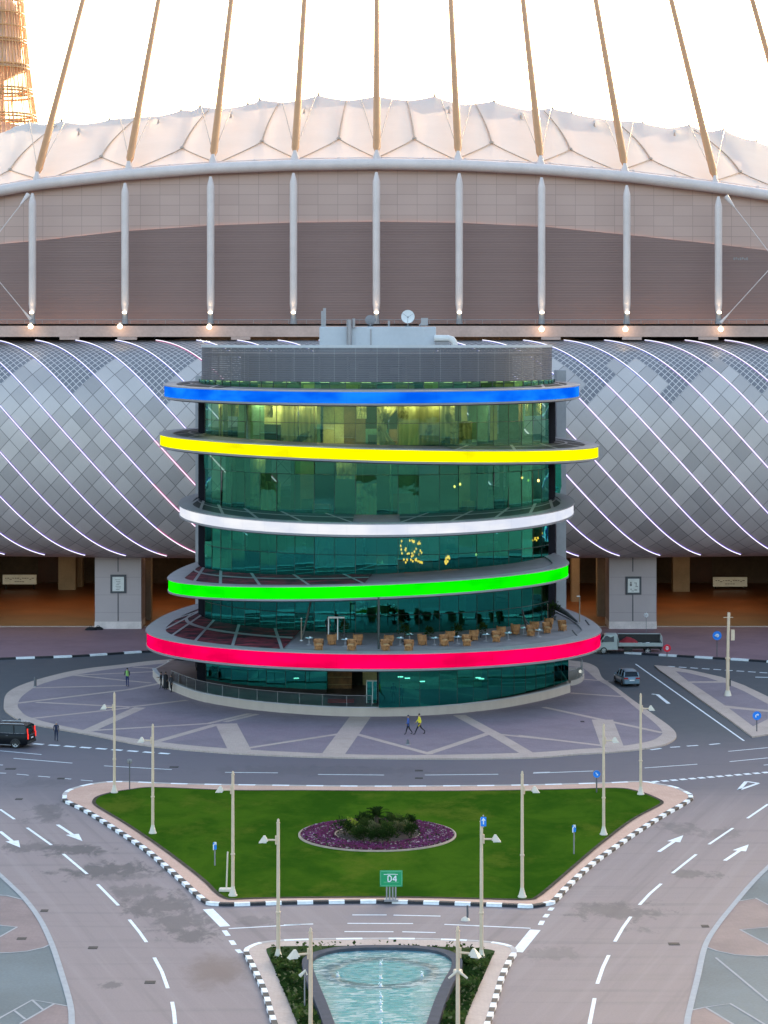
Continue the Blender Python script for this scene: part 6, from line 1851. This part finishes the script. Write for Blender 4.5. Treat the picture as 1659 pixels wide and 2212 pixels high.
# pick-up truck with drop sides
p = G(1362, 1413, 0)
t = thing("flatbed_truck", "white drop-side truck with a red load parked along the far kerb", "truck", (p.x, p.y + .9, 0), R(178))
mb = MB()
prof_ = [(1.35, .45), (3.55, .45), (3.62, .75), (3.55, 1.15), (3.25, 1.28), (2.75, 2.02), (2.55, 2.1), (1.45, 2.1), (1.35, 2.0)]
hw = .92
mb.add([Vector((x, -hw + (.12 if z > 1.5 else 0), z)) for x, z in prof_] + [Vector((x, hw - (.12 if z > 1.5 else 0), z)) for x, z in prof_],
       [tuple(range(9)), tuple(range(17, 8, -1))] + [(k, 9 + k, 9 + (k + 1) % 9, (k + 1) % 9) for k in range(9)], 0)
cab = mb.build("cab", m_white_p, t)
mb = MB(); mb.quad(Vector((3.20, -.76, 1.33)), Vector((3.20, .76, 1.33)), Vector((2.80, .72, 1.98)), Vector((2.80, -.72, 1.98))); 
mb.v = [(a + .03, b, c + .02) for a, b, c in mb.v]; mb.build("windscreen", m_glassd, t)
for s in (-1, 1):
    mb = MB(); q = [Vector((1.75, s * .935, 1.32)), Vector((3.08, s * .935, 1.32)), Vector((2.68, s * .815, 1.95)), Vector((1.75, s * .815, 1.95))]
    mb.add(q, [(0, 1, 2, 3)], 0); mb.build("side_window", m_glassd, t)
    for x in (2.85, -1.9): wheel(t, x, s * .80, .37, .26)
    mb = MB(); mb.box((3.58, s * .68, .95), (.08, .3, .2)); mb.build("headlight", m_headl, t)
    mb = MB(); mb.bbox((3.0, s * 1.06, 1.45), (.1, .2, .3), .03); mb.build("mirror", m_trim, t)
    mb = MB(); mb.box((-3.45, s * .8, .72), (.06, .22, .14)); mb.build("tail_light", m_taildim, t)
mb = MB(); mb.box((-.9, 0, .62), (5.1, .8, .22)); mb.box((0.2, .7, .55), (.9, .35, .4)); mb.box((-3.3, 0, .5), (.15, 1.7, .2)); mb.build("chassis", m_trim, t)
mb = MB(); mb.box((-1.1, 0, .86), (4.75, 1.95, .10)); mb.build("cargo_bed", m_foot, t)
for (c, sz) in (((-1.1, .98, 1.06), (4.75, .06, .34)), ((-1.1, -.98, 1.13), (4.75, .06, .46)), ((-3.47, 0, 1.13), (.06, 2.0, .46)), ((1.27, 0, 1.28), (.06, 2.0, .75))):
    mb = MB(); mb.bbox(c, sz, .015); 
    for z in (-.12, .1): mb.box((c[0], c[1] + (.02 if c[1] > 0 else -.02 if c[1] < 0 else 0), c[2] + z), (sz[0] + (.03 if sz[0] < .1 else -.2), sz[1] + (.03 if sz[1] < .1 else -.2), .03))
    mb.build("drop_side", m_white_p, t)
mb = MB(); mb.box((-1.1, -.90, 1.5), (4.5, .05, .9)); mb.box((1.2, 0, 1.35), (.05, 1.75, .8)); mb.build("cargo_lining", m_trim, t)
mb = MB(); mb.tube([(-3.4, -.97, 1.98), (1.25, -.97, 1.98)], .05, 6); mb.build("top_rail", m_white_p, t)
mb = MB(); mb.tube([(-3.4, -.9, 1.3), (-3.4, -.95, 1.98), (-3.4, .95, 1.85), (-3.4, .95, 1.3)], .06, 6); mb.build("rack", m_white_p, t)
m_redload = M("red_canvas", (.26, .018, .028), .85, .2, 2.0)
rl = random.Random(9)
mb = MB(); rows = []
for k in range(9):
    x = lerp(-1.0, 1.0, k / 8); hh = .85 * math.sin(PI * (k + .8) / 10) ** .8
    rows.append([Vector((x + rl.uniform(-.06, .06), y * (.8 + rl.uniform(-.05, .05)), .02 + hh * (1 - abs(y) ** 1.5) + rl.uniform(-.05, .05))) for y in (-1, -.6, -.25, .1, .45, .8, 1)])
mb.grid(rows, 0)
o = mb.build("red_load", m_redload, None, origin=None)
o.location = (p.x - .1, p.y + .9, .93); o.rotation_euler = (0, 0, R(178)); tag(o, "crumpled red canvas load lying on the bed of the white truck", "load")
mb = MB()
for k in range(7): mb.box((rl.uniform(-.6, .6), rl.uniform(-.5, .5), .08 + .06 * k / 3), (rl.uniform(.3, .7), rl.uniform(.15, .4), .12), k % 2, rz=rl.uniform(0, 3))
o = mb.build("scrap_pile", [m_dish, m_pot], None); o.location = (p.x + 1.6, p.y + .9, .93); tag(o, "pale and dark scraps piled on the rear of the truck bed", "scrap")

# ================================================================== PEOPLE
m_skin = M("skin", (.30, .17, .11), .6, .1, 6.0)
m_hair = M("hair_black", (.015, .012, .011), .6, .2, 10.0)
m_shoe = M("shoes_black", (.02, .02, .022), .6, .1, 6.0)
def cloth(name, c): return M(name, c, .85, .18, 3.0, bump=.2)
def person(label, loc, rz, H=1.74, stride=.0, top=None, legs=None, shoes=None, arms=(0.1, -.1), bend=(.25, .25), robe=False, skinm=None, hair=True, group=None, vest=None, headwear=None):
    """faces +x; skeleton grown with a Skin modifier into one continuous body"""
    s = H / 1.76
    fl, fr_ = stride, -stride
    V_, E_, RAD = [], [], []
    def v(p, r_): V_.append(Vector(p) * s); RAD.append(r_ * s if not isinstance(r_, tuple) else (r_[0] * s, r_[1] * s)); return len(V_) - 1
    pel = v((0, 0, .94), (.13, .15)); wst = v((.0, 0, 1.08), (.115, .14)); ch = v((.01, 0, 1.30), (.125, .17)); nb = v((.0, 0, 1.45), (.075, .10)); nk = v((.015, 0, 1.53), (.052, .052)); hd = v((.03, 0, 1.62), (.082, .075)); tp = v((.025, 0, 1.71), (.068, .062))
    E_ += [(pel, wst), (wst, ch), (ch, nb), (nb, nk), (nk, hd), (hd, tp)]
    nose = v((.105, 0, 1.615), .018); E_.append((hd, nose))
    for sg, f in ((1, fl), (-1, fr_)):
        hp = v((0, sg * .09, .90), .095)
        ang = f
        kn = v((.46 * math.sin(ang) * .9 + .02, sg * .10, .90 - .42 * math.cos(ang)), .062)
        back_ = ang - (.35 if f < 0 else .05) * (1 if abs(f) > .05 else 0)
        an = v((V_[kn].x / s + .42 * math.sin(back_), sg * .105, max(.075, V_[kn].z / s - .41 * math.cos(back_))), .042)
        hl = v((V_[an].x / s + .02, sg * .105, .045), .045); to_ = v((V_[an].x / s + .17, sg * .115, .035), (.035, .045))
        E_ += [(pel, hp), (hp, kn), (kn, an), (an, hl), (hl, to_)]
    hands = []
    for sg, f, bd in ((1, arms[0], bend[0]), (-1, arms[1], bend[1])):
        sh = v((0, sg * .185, 1.42), .062)
        el = v((.28 * math.sin(f), sg * .235, 1.42 - .28 * math.cos(f)), .046)
        a2 = f + bd
        wr = v((V_[el].x / s + .24 * math.sin(a2), sg * .225, V_[el].z / s - .24 * math.cos(a2)), .034)
        dx, dz = math.sin(a2 + .15), -math.cos(a2 + .15)
        pm = v((V_[wr].x / s + .07 * dx, sg * .222, V_[wr].z / s + .07 * dz), (.022, .04))
        E_ += [(nb, sh), (sh, el), (el, wr), (wr, pm)]
        for q, (off, ln) in enumerate(((-.03, .075), (-.01, .09), (.01, .085), (.03, .065))):
            fa = v((V_[pm].x / s + off + ln * .55 * dx, sg * .222, V_[pm].z / s + ln * .55 * dz), .010)
            fb = v((V_[pm].x / s + off + ln * (dx + .25) * .9, sg * .215, V_[pm].z / s + ln * dz), .008)
            E_ += [(pm, fa), (fa, fb)]
        th = v((V_[wr].x / s + .06, sg * .205, V_[wr].z / s + .05 * dz), .011); E_.append((wr, th))
    me = bpy.data.meshes.new("person"); me.from_pydata([tuple(q) for q in V_], E_, [])
    o = bpy.data.objects.new("person", me); col.objects.link(o)
    sk = o.modifiers.new("skin", 'SKIN'); sk.use_smooth_shade = True
    for i, r_ in enumerate(RAD):
        me.skin_vertices[0].data[i].radius = r_ if isinstance(r_, tuple) else (r_, r_)
    me.skin_vertices[0].data[0].use_root = True
    sb = o.modifiers.new("sub", 'SUBSURF'); sb.levels = 1; sb.render_levels = 1
    dg = bpy.context.evaluated_depsgraph_get()
    m2 = bpy.data.meshes.new_from_object(o.evaluated_get(dg))
    o.modifiers.clear(); o.data = m2; bpy.data.meshes.remove(me); m2.name = "person"
    m2.materials.clear()
    for m_ in (legs, top, skinm or m_skin, shoes or m_shoe, vest or top): m2.materials.append(m_)
    for f in m2.polygons:
        c = f.center / s
        d_arm = abs(c.y) > .155
        if c.z < .10: mi = 3
        elif c.z > 1.50: mi = 2
        elif d_arm and c.z < 1.22 and any((Vector((c.x, c.y, c.z)) * s - V_[k]).length < .12 * s for k in range(len(V_)) if RAD[k] == (.022 * s, .04 * s)): mi = 2
        elif c.z > .97 or (d_arm and c.z > .72): mi = 4 if (vest and not d_arm) else 1
        else: mi = 0
        f.material_index = mi; f.use_smooth = True
    o.location = loc; o.rotation_euler = (0, 0, rz)
    tag(o, label, "person", group)
    o['local'] = 1
    if hair:
        mb = MB(); rows = []
        for k in range(6):
            th = PI * .5 * k / 5 * 1.12
            rows.append([Vector((-.012 + .098 * math.sin(th) * math.cos(2 * PI * q / 14) * (1 if math.cos(2 * PI * q / 14) < .3 else .78), .090 * math.sin(th) * math.sin(2 * PI * q / 14), 1.665 + .105 * math.cos(th))) * s + Vector((.03 * s, 0, 0)) for q in range(15)])
        mb.grid(rows, 0); mb.build("hair", headwear or m_hair, o)
    if robe:
        mb = MB(); rows = []
        for (z, rx, ry, dx) in ((1.46, .11, .19, 0), (1.3, .17, .24, 0), (1.0, .17, .23, 0), (.6, .20, .25, .0), (.12, .24, .29, .0)):
            rows.append([Vector((dx + rx * math.cos(2 * PI * q / 18) * (1 + .06 * math.sin(q * 4)), ry * math.sin(2 * PI * q / 18), z)) * s for q in range(19)])
        mb.grid(rows, 0); mb.build("robe", top, o)
    return o
c_navy = cloth("cloth_navy", (.020, .026, .060)); c_blackc = cloth("cloth_black", (.012, .012, .016)); c_blue = cloth("cloth_blue", (.05, .10, .33)); c_yel = cloth("cloth_yellow", (.72, .60, .04)); c_hiv = cloth("cloth_green_yellow", (.22, .42, .12)); c_jean = cloth("cloth_dark_blue", (.018, .03, .11)); c_white = cloth("cloth_white", (.55, .56, .56)); c_dk = cloth("cloth_charcoal", (.03, .032, .04))
p = G(906, 1586, zp + .02); person("person in a bright yellow top and dark trousers striding across the plaza", p, R(188), 1.78, .48, c_yel, c_blackc, arms=(-.35, .35), bend=(.5, .4))
p = G(882, 1586, zp + .02); person("person in a blue top and black skirt walking just ahead of the one in yellow", p, R(185), 1.66, .30, c_blue, c_blackc, arms=(.3, -.25), headwear=c_navy)
p = G(275, 1482.5, zp + .02); person("person in a pale green vest and dark blue trousers on the plaza", p, R(265), 1.80, .10, c_dk, c_jean, vest=c_hiv, arms=(.2, .3), bend=(.9, .9))
p = G(121.5, 1600, .0); person("person in dark navy clothes walking on the road behind the black car", p, R(100), 1.62, .18, c_navy, c_navy, arms=(.25, -.2), hair=True, headwear=M("hair_grey", (.25, .24, .25), .7, .1, 9.0))
p = G(358, 1489, .13); p.z = zp; person("person in a long black robe by the tower base, tallest of the dark group", p, R(250), 1.72, .0, c_blackc, c_blackc, robe=True, headwear=c_blackc)
p = G(348, 1487, .13); p.z = zp; person("person in black with one arm reaching out beside the robed one", p, R(200), 1.60, .12, c_blackc, c_dk, arms=(.9, .1), bend=(.5, .2))
p = G(370, 1495, .13); p.z = zp; person("person in dark clothes standing a step right of the robed group at the tower base", p, R(230), 1.70, .08, c_dk, c_blackc, arms=(.1, .1))
q = deckpt(709, 1368); q = Vector((q.x, 226.3, zat_red(q.x, 226.3) - .08)); person("person in black with a pale sleeve standing on the terrace behind the white frame", q, R(270), 1.75, .05, c_blackc, c_blackc, arms=(.3, -.1))
q = P(388, 1440, 241); person("person in dark clothes standing under the red ring by the tower's left flank", (P(425, 1450, 241).x, 241, .92), R(250), 1.72, .06, c_dk, c_blackc)

for (u, lab) in ((850, "person in dark clothes standing just inside the ground-floor glass, taller one"), (867, "shorter dark figure just inside the ground-floor glass beside a taller one")):
    q = P(u, 1520, 218.8); q.z = 1.0; person(lab, q, R(270), 1.85 if u < 860 else 1.68, .06, c_blackc, c_blackc)
# ================================================================== SMALL THINGS ON THE GROUND
p = G(881, 1608, zp + .012)
t = thing("bollard", "small dark conical bollard on the plaza below the walking pair", "bollard", tuple(p)); mb = MB(); mb.lathe([(.17, 0), (.15, .06), (.10, .35), (.03, .42)], (0, 0, 0), 12); mb.build("post", m_spole, t); mb = MB(); mb.lathe([(.22, 0), (.22, .03), (.16, .05)], (0, 0, 0), 12); mb.build("foot", m_foot, t)
for (u, v, h, lab) in ((76, 1483, .9, "short grey post on the left border of the plaza"), (42, 1566, .55, "stubby dark post at the kerb behind the black car")):
    p = G(u, v, zp); t = thing("bollard", lab, "bollard", tuple(p)); mb = MB(); mb.lathe([(.14, 0), (.13, h * .9), (.09, h), (.02, h + .03)], (0, 0, 0), 12); mb.build("post", m_spole, t); mb = MB(); mb.lathe([(.2, 0), (.2, .04), (.14, .06)], (0, 0, 0), 12); mb.build("foot", m_foot, t)
p = G(1254, 1466, zp); t = thing("bollard", "low post with a white globe at the right end of the tower base", "bollard", tuple(p)); mb = MB(); mb.tube([(0, 0, 0), (0, 0, .6)], .06, 8); mb.build("post", m_spole, t); mb = MB(); mb.lathe([(.02, .55), (.16, .63), (.18, .74), (.12, .86), (.02, .9)], (0, 0, 0), 12); mb.build("globe", EM("globe_glow", (1, .97, .92), 1.1), t)
# dark bags on the concourse by the left pier
for (u, v, w_, lab) in ((196, 1361, .9, "flat dark bag left of the grey pier foot"), (212, 1360, .8, "dark humped bag at the corner of the grey pier foot")):
    p = G(u, v, ZCON); mb = MB(); rl2 = random.Random(int(u)); rows = []
    for k in range(6):
        th = PI / 2 * k / 5; rows.append([Vector((w_ * .75 * math.cos(th) * math.cos(2 * PI * q / 14) * (1 + .12 * math.sin(q * 3 + k)), .4 * math.cos(th) * math.sin(2 * PI * q / 14), .32 * math.sin(th) * (1 + .15 * math.sin(q)))) for q in range(15)])
    mb.grid(rows, 0); mb.tube([(-.2, 0, .28), (-.1, 0, .48), (.1, 0, .48), (.2, 0, .28)], .03, 5, mi=0); o = mb.build("bag", c_blackc, None); o.location = p; tag(o, lab, "bag")
# floodlit white star lamp near the right pier
p = G(1396, 1366, ZCON); h = 1.7
t = thing("white_lamp", "small white star-shaped lamp on a thin pole in front of the right pier", "lamp", tuple(p)); mb = MB(); mb.tube([(0, 0, 0), (0, 0, h)], .03, 6); mb.build("pole", m_foot, t)
mb = MB()
for k in range(8):
    a = 2 * PI * k / 8; mb.tube([(.10 * math.cos(a), 0, h + .3 + .10 * math.sin(a)), (.3 * math.cos(a), 0, h + .3 + .3 * math.sin(a))], [.07, .035], 5)
mb.build("star", m_signw, t)
# ================================================================== FLOWER BED
fc = G(815, 1805, zk); fr0 = 5.3
m_soil = M("soil", (.055, .035, .030), .95, .3, 3.0)
zb0 = zk + .03
m_edgest = M("bed_kerb", (.34, .26, .20), .8, .15, 3.0)
mb = MB(); n = 64
mb.lathe([(fr0 + .10, zb0 - .05), (fr0 + .10, zb0 + .10), (fr0 - .04, zb0 + .10), (fr0 - .04, zb0 - .02)], (fc.x, fc.y, 0), n)
tag(mb.build("bed_edging", m_edgest), "pale round stone edging round the purple flower bed", "edging")
mb = MB(); mb.lathe([(2.92, zb0 - .02), (2.92, zb0 + .12), (2.83, zb0 + .12), (2.83, zb0 - .02)], (fc.x, fc.y, 0), n)
tag(mb.build("bed_edging", m_edgest), "pale inner ring of edging round the dark shrubs", "edging")
mb = MB(); mb.lathe([(fr0, zb0), (3.0, zb0 + .08), (.001, zb0 + .12)], (fc.x, fc.y, 0), n); struct(mb.build("flowerbed_soil", m_soil))
def petal(name, lo, hi):
    g = NG(name); c = g.coord(); n1 = g.noise(c, .9, 4.0); n2 = g.noise(c, 9.0, 2.0)
    g.principled(g.mix(g.math('MULTIPLY', n2, 1.0), g.mix(n1, lo, hi), tuple(x * .5 for x in lo)), .8, 0, None, .1); return g.mat
m_pet = [petal("petal_purple", (.115, .013, .055), (.20, .034, .115)), petal("petal_magenta", (.15, .028, .105), (.23, .055, .17)), petal("petal_pale", (.40, .28, .29), (.50, .38, .37)), m_leaf_d]
mb = MB(); rf = random.Random(31)
for _ in range(24000):
    r_ = math.sqrt(rf.uniform(3.0 ** 2, (fr0 - .12) ** 2)); a = rf.uniform(0, 2 * PI)
    x, y = fc.x + r_ * math.cos(a), fc.y + r_ * math.sin(a)
    hgt = zb0 + .05 + .12 * rf.random()
    nz = math.sin(a * 3 + r_ * 2.2) + .6 * math.sin(a * 7 - r_ * 3.1)
    ringy = abs(r_ - (3.5 + .25 * math.sin(a * 4))) < .18 or abs(r_ - 5.15) < .12 or (abs(r_ - (4.35 + .35 * math.sin(2 * a + .5))) < .22 and abs(math.cos(a)) > .55)
    mi = 2 if ((ringy and rf.random() < .20) or rf.random() < .004) else (3 if rf.random() < .18 else (1 if rf.random() < .22 + .18 * nz else 0))
    s_ = rf.uniform(.05, .10); d = Vector((rf.uniform(-.5, .5), rf.uniform(-.8, .3), 1)).normalized()
    t1 = d.cross(Vector((1, 0, 0))).normalized() * s_; t2 = d.cross(t1).normalized() * s_
    p = Vector((x, y, hgt))
    mb.add([p - t1, p - t2, p + t1, p + t2], [(0, 1, 2, 3)], mi)
o = mb.build("flowers", m_pet); o['kind'] = 'stuff'; tag(o, "low purple and pale flowers filling the round bed", "flowers")
# shrubs
shr = [(745, 1800, 22, m_leaf_d, "dark round shrub at the left end of the flower bed centre"), (762, 1793, 17, m_leaf_y, "bright yellow green shrub at the left of the flower bed centre"), (790, 1795, 20, m_leaf_m, "mid green shrub between the yellow shrub and the palm"), (786, 1812, 19, m_leaf_d, "dark shrub at the front left of the flower bed centre"), (810, 1800, 17, m_leaf_g, "grey green shrub at the middle left of the flower bed"),
       (814, 1816, 18, m_leaf_d, "dark shrub at the very front of the flower bed centre"), (838, 1814, 21, m_leaf_d, "wide dark shrub at the front right of the flower bed centre"), (835, 1800, 18, m_leaf_m, "green shrub behind the wide dark front shrub"), (860, 1798, 16, m_leaf_g, "pale grey green shrub right of the centre"), (868, 1786, 17, m_leaf_m, "mid green shrub at the rear right of the bed"),
       (888, 1804, 19, m_leaf_d, "dark round shrub at the right end of the flower bed centre"), (882, 1792, 13, m_leaf_g, "small pale shrub behind the right end dark shrub"), (886, 1778, 13, m_leaf_d, "dark shrub farthest right at the back of the bed"), (785, 1775, 14, m_leaf_d, "dark shrub at the rear left of the palm"), (845, 1780, 16, m_leaf_m, "loose green shrub just right of the palm"), (800, 1783, 15, m_leaf_d, "dark shrub just left of the palm"), (823, 1788, 14, m_leaf_d, "dark shrub in front of the palm"), (770, 1804, 13, m_leaf_m, "small green shrub below the yellow one")]
rg = random.Random(44)
for (u, v, rp, mt, lab) in shr:
    p = G(u, v + 5, zb0 + .1); r_ = rp * p.y / F
    t = thing("shrub", lab, "shrub", tuple(p), 0, "shrubs in the flower bed")
    mb = MB(); 
    for k in range(5): mb.tube([(0, 0, -.05), (rg.uniform(-.3, .3) * r_, rg.uniform(-.3, .3) * r_, r_ * .9)], [.03, .012], 4)
    mb.build("stem", m_bark, t)
    mb = MB(); leafy(mb, (0, 0, .0), r_ * 1.2, r_ * 1.9, 520, rg, .085)
    for _ in range(5):
        a = rg.uniform(0, 6.28); leafy(mb, (r_ * .6 * math.cos(a), r_ * .6 * math.sin(a), r_ * rg.uniform(.1, .9)), r_ * .45, r_ * .7, 60, rg, .08)
    mb.build("foliage", mt, t)
p = G(812, 1800, zb0)
t = thing("palm", "short palm with drooping fronds standing tallest in the middle of the flower bed", "palm", tuple(p))
mb = MB(); mb.tube([(0, 0, -.05), (.03, 0, .7), (.05, 0, 1.25)], [.18, .15, .13], 9); mb.build("trunk", m_bark, t)
mb = MB()
for k in range(40):
    a = 2 * PI * k / 26 * 2.4 + rg.uniform(-.2, .2); el = rg.uniform(.05, 1.45); Lf = rg.uniform(1.0, 1.5)
    d = Vector((math.cos(a) * math.cos(el), math.sin(a) * math.cos(el), math.sin(el)))
    pts = []
    for q in range(7):
        s_ = q / 6; pts.append(Vector((.05, 0, 1.2)) + d * Lf * s_ + Vector((0, 0, -.55 * Lf * s_ * s_)))
    mb.tube(pts, [.02 - .002 * q for q in range(7)], 4, caps=False)
    sd = d.cross(Vector((0, 0, 1))).normalized()
    for q in range(1, 7):
        for sg in (-1, 1):
            for h in (0, .5):
                b = pts[q].lerp(pts[q - 1], h); tip = b + sd * sg * .30 * (1 - (q - h) / 8) + d * .16 + Vector((0, 0, -.08))
                mb.add([b - d * .03, tip, b + d * .03], [(0, 1, 2)], 0)
mb.build("fronds", m_leaf_d, t)

# ================================================================== FOUNTAIN POOL
water_pts = Z93((800, 512), (930, 513), (1030, 520), (1110, 538), (1152, 565), (1160, 590), (1150, 625), (1110, 695), (1065, 800), (1035, 888), (960, 1090), (860, 1330), (820, 1600), (780, 1600), (700, 1330), (620, 1090), (553, 888), (520, 800), (478, 700), (455, 640), (446, 600), (450, 570), (490, 545), (570, 524), (680, 514))
zw = .34
wp = spline(uvs(water_pts, zw), 6, True)
def water_mat():
    g = NG("pool_water")
    c = g.coord(); s = g.xyz(c)
    ctr = G(822, 2101, zw)
    d = g.mapping(c, (1, 1, 0), (-ctr.x, -ctr.y, 0))
    ln = g.n('VectorMath', operation='LENGTH'); g.l(d, ln.inputs[0])
    wob = g.noise(c, 1.1, 4.0)
    rad = g.math('ADD', ln.outputs['Value'], g.math('MULTIPLY', wob, .5))
    ringw = g.math('MULTIPLY', g.math('SINE', g.math('MULTIPLY', rad, 9.0)), g.smooth(rad, 5.5, .5))
    swell = g.math('MULTIPLY', g.smooth(g.math('ABSOLUTE', g.math('SUBTRACT', rad, 2.95)), .5, 0.0), 1.5)
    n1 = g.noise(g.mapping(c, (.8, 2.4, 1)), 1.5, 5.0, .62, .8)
    hgt = g.math('ADD', g.math('ADD', g.math('MULTIPLY', n1, 2.2), g.math('MULTIPLY', ringw, .28)), g.math('MULTIPLY', swell, .5))
    inner = g.smooth(rad, 3.3, 2.4)
    strip = g.math('MULTIPLY', g.smooth(g.math('ABSOLUTE', s[0]), 2.3, 1.6), g.smooth(s[1], 128.0, 125.0))
    deep = g.smooth(s[1], 131.4, 133.6)
    base = g.mix(g.math('MAXIMUM', inner, strip), (0.10, 0.285, 0.28), (0.020, 0.265, 0.275))
    stepr = g.math('MULTIPLY', g.smooth(g.math('ABSOLUTE', g.math('SUBTRACT', rad, 3.05)), .75, .2), .95)
    base = g.mix(stepr, base, (0.008, .10, .125))
    base = g.mix(deep, base, (0.018, .13, .24))
    base = g.mix(g.math('MULTIPLY', g.smooth(n1, .50, .58), g.math('SUBTRACT', .75, g.math('MULTIPLY', inner, .45))), base, (0.48, 0.56, 0.55))  # pale ripple streaks: sky reflection put into the water colour
    g.principled(base, .12, 0, g.bump(hgt, .55, .12), .3)
    return g.mat
mb = MB(); mb.poly([(p.x, p.y, zw) for p in wp]); struct(mb.build("pool_water", water_mat()))
def outward(pts, d):
    out = []; n = len(pts)
    ar = sum(a.x * b.y - b.x * a.y for a, b in zip(pts, pts[1:] + pts[:1]))
    sg = 1 if ar > 0 else -1
    for i, p in enumerate(pts):
        t_ = pts[(i + 1) % n] - pts[i - 1]; nn = Vector((t_.y, -t_.x, 0)).normalized() * sg
        out.append(Vector((p.x, p.y, 0)) + nn * d)
    return out
m_granite = M("pool_granite", (.070, .074, .092), .8, .15, 2.0, spec=.08)
mb = MB(); o0, o1 = outward(wp, -.02), outward(wp, .55)
Zs = lambda pts, z: [Vector((p.x, p.y, z)) for p in pts + pts[:1]]
mb.grid([Zs(o0, zw - .06), Zs(o0, zw + .16), Zs(o1, zw + .16), Zs(o1, .1)], 0, smooth=False)
tag(mb.build("pool_rim", m_granite), "dark grey stone rim round the keyhole-shaped fountain pool", "pool rim")
m_jet = M("jet_white", (.86, .9, .92), .3, .05, 5.0)
for i, (zx, zy) in enumerate(((795, 578), (795, 650), (795, 690), (797, 745), (795, 780), (797, 818), (795, 878), (576, 638), (1005, 636))):
    (u, v), = Z93((zx, zy)); p = G(u, v + 2, zw)
    lab = ["white jet farthest back on the pool's centre line", "second white jet from the back of the pool", "white jet at the front of the round ripple", "small white jet just beyond the round ripple on the centre line", "low white jet midway down the centre line", "white jet near the front of the centre line", "white jet nearest the bottom edge", "lone white jet at the left of the round ripple", "lone white jet at the right of the round ripple"][i]
    t = thing("fountain_jet", lab, "fountain jet", tuple(p), 0, "jets in the fountain pool")
    mb = MB(); mb.lathe([(.10, -.02), (.085, .02), (.03, .06), (.03, .2)], (0, 0, 0), 10); mb.build("nozzle", m_chrome, t)
    mb = MB(); rj = random.Random(i)
    for k in range(9):
        q = k / 9; r_ = .03 + .10 * q; a = rj.uniform(0, 6.28); mb.lathe([(.002, -.04), (.03, 0), (.002, .04)], (r_ * math.cos(a) * rj.random(), r_ * math.sin(a) * rj.random(),   .08 + .22 * q * rj.random()), 5)
    mb.build("spray", m_jet, t)
# low planting beside the pool
mb = MB(); ry = random.Random(77)
tri = [(p.x, p.y) for p in bp]
def inside(x, y, poly):
    c_ = False; j = len(poly) - 1
    for i in range(len(poly)):
        xi, yi = poly[i]; xj, yj = poly[j]
        if (yi > y) != (yj > y) and x < (xj - xi) * (y - yi) / (yj - yi) + xi: c_ = not c_
        j = i
    return c_
rim2 = [(p.x, p.y) for p in outward(wp, .7)]
cnt = 0
while cnt < 5200:
    x, y = ry.uniform(-8.2, 8.2), ry.uniform(105, 135.6)
    if not inside(x, y, tri) or inside(x, y, rim2): continue
    nz = math.sin(x * 1.7 + y * .9) + math.sin(x * .6 - y * 1.9)
    if y > 131.6 and ry.random() < .9: continue
    cnt += 1
    s_ = ry.uniform(.06, .12); h = zk + ry.uniform(.03, .30) * (1.3 if nz > 0 else .6)
    d = Vector((ry.uniform(-.8, .8), ry.uniform(-.9, .4), 1)).normalized(); a = d.cross(Vector((ry.uniform(-1, 1), 1, 0))).normalized() * s_; b = d.cross(a).normalized() * s_ * 1.5
    p = Vector((x, y, h))
    mb.add([p - a, p - b, p + a, p + b], [(0, 1, 2, 3)], (1 if nz > .5 else 0) if ry.random() < .9 else 2)
o = mb.build("ground_cover", [m_leaf_d, m_leaf_m, m_leaf_g]); o['kind'] = 'stuff'; tag(o, "low dark ground cover planted on both sides of the pool", "planting")
# small garden spotlights
for (u, v, vt, lab) in ((658, 2180, 2104, "thin post with a white bent head left of the pool"),):
    p = G(u, v, zk); h = (v - vt) * p.y / F
    t = thing("garden_light", lab, "garden light", tuple(p)); mb = MB(); mb.tube([(0, 0, 0), (0, 0, h)], .035, 6); mb.build("pole", m_foot, t)
    mb = MB(); mb.tube([(-.25, -.05, h - .1), (.05, 0, h + .18), (.12, 0, h - .05)], [.10, .07, .05], 6); mb.build("head", m_lhead, t)
p = G(989, 2372, zk); zt = HC - (2103 - V0) * (p.y - .25) / F
t = thing("lamp_bracket", "white chevron-shaped twin bracket on the nearest right street lamp", "lamp bracket", (p.x, p.y - .22, zt))
for s in (-1, 1): mb = MB(); mb.tube([(0, 0, .12), (s * .42, 0, -.22)], [.07, .05], 6); mb.build("arm", m_lhead, t)
mb = MB(); mb.lathe([(.20, -.06), (.22, .0), (.20, .1)], (0, .22, 0), 12); mb.build("clamp", m_lhead, t)
(u, v), = Z93((1268, 528)); p = G(u, v, zk); h = 1.5
for pr_ in list(bpy.data.objects):
    if 'local' in pr_: del pr_['local']
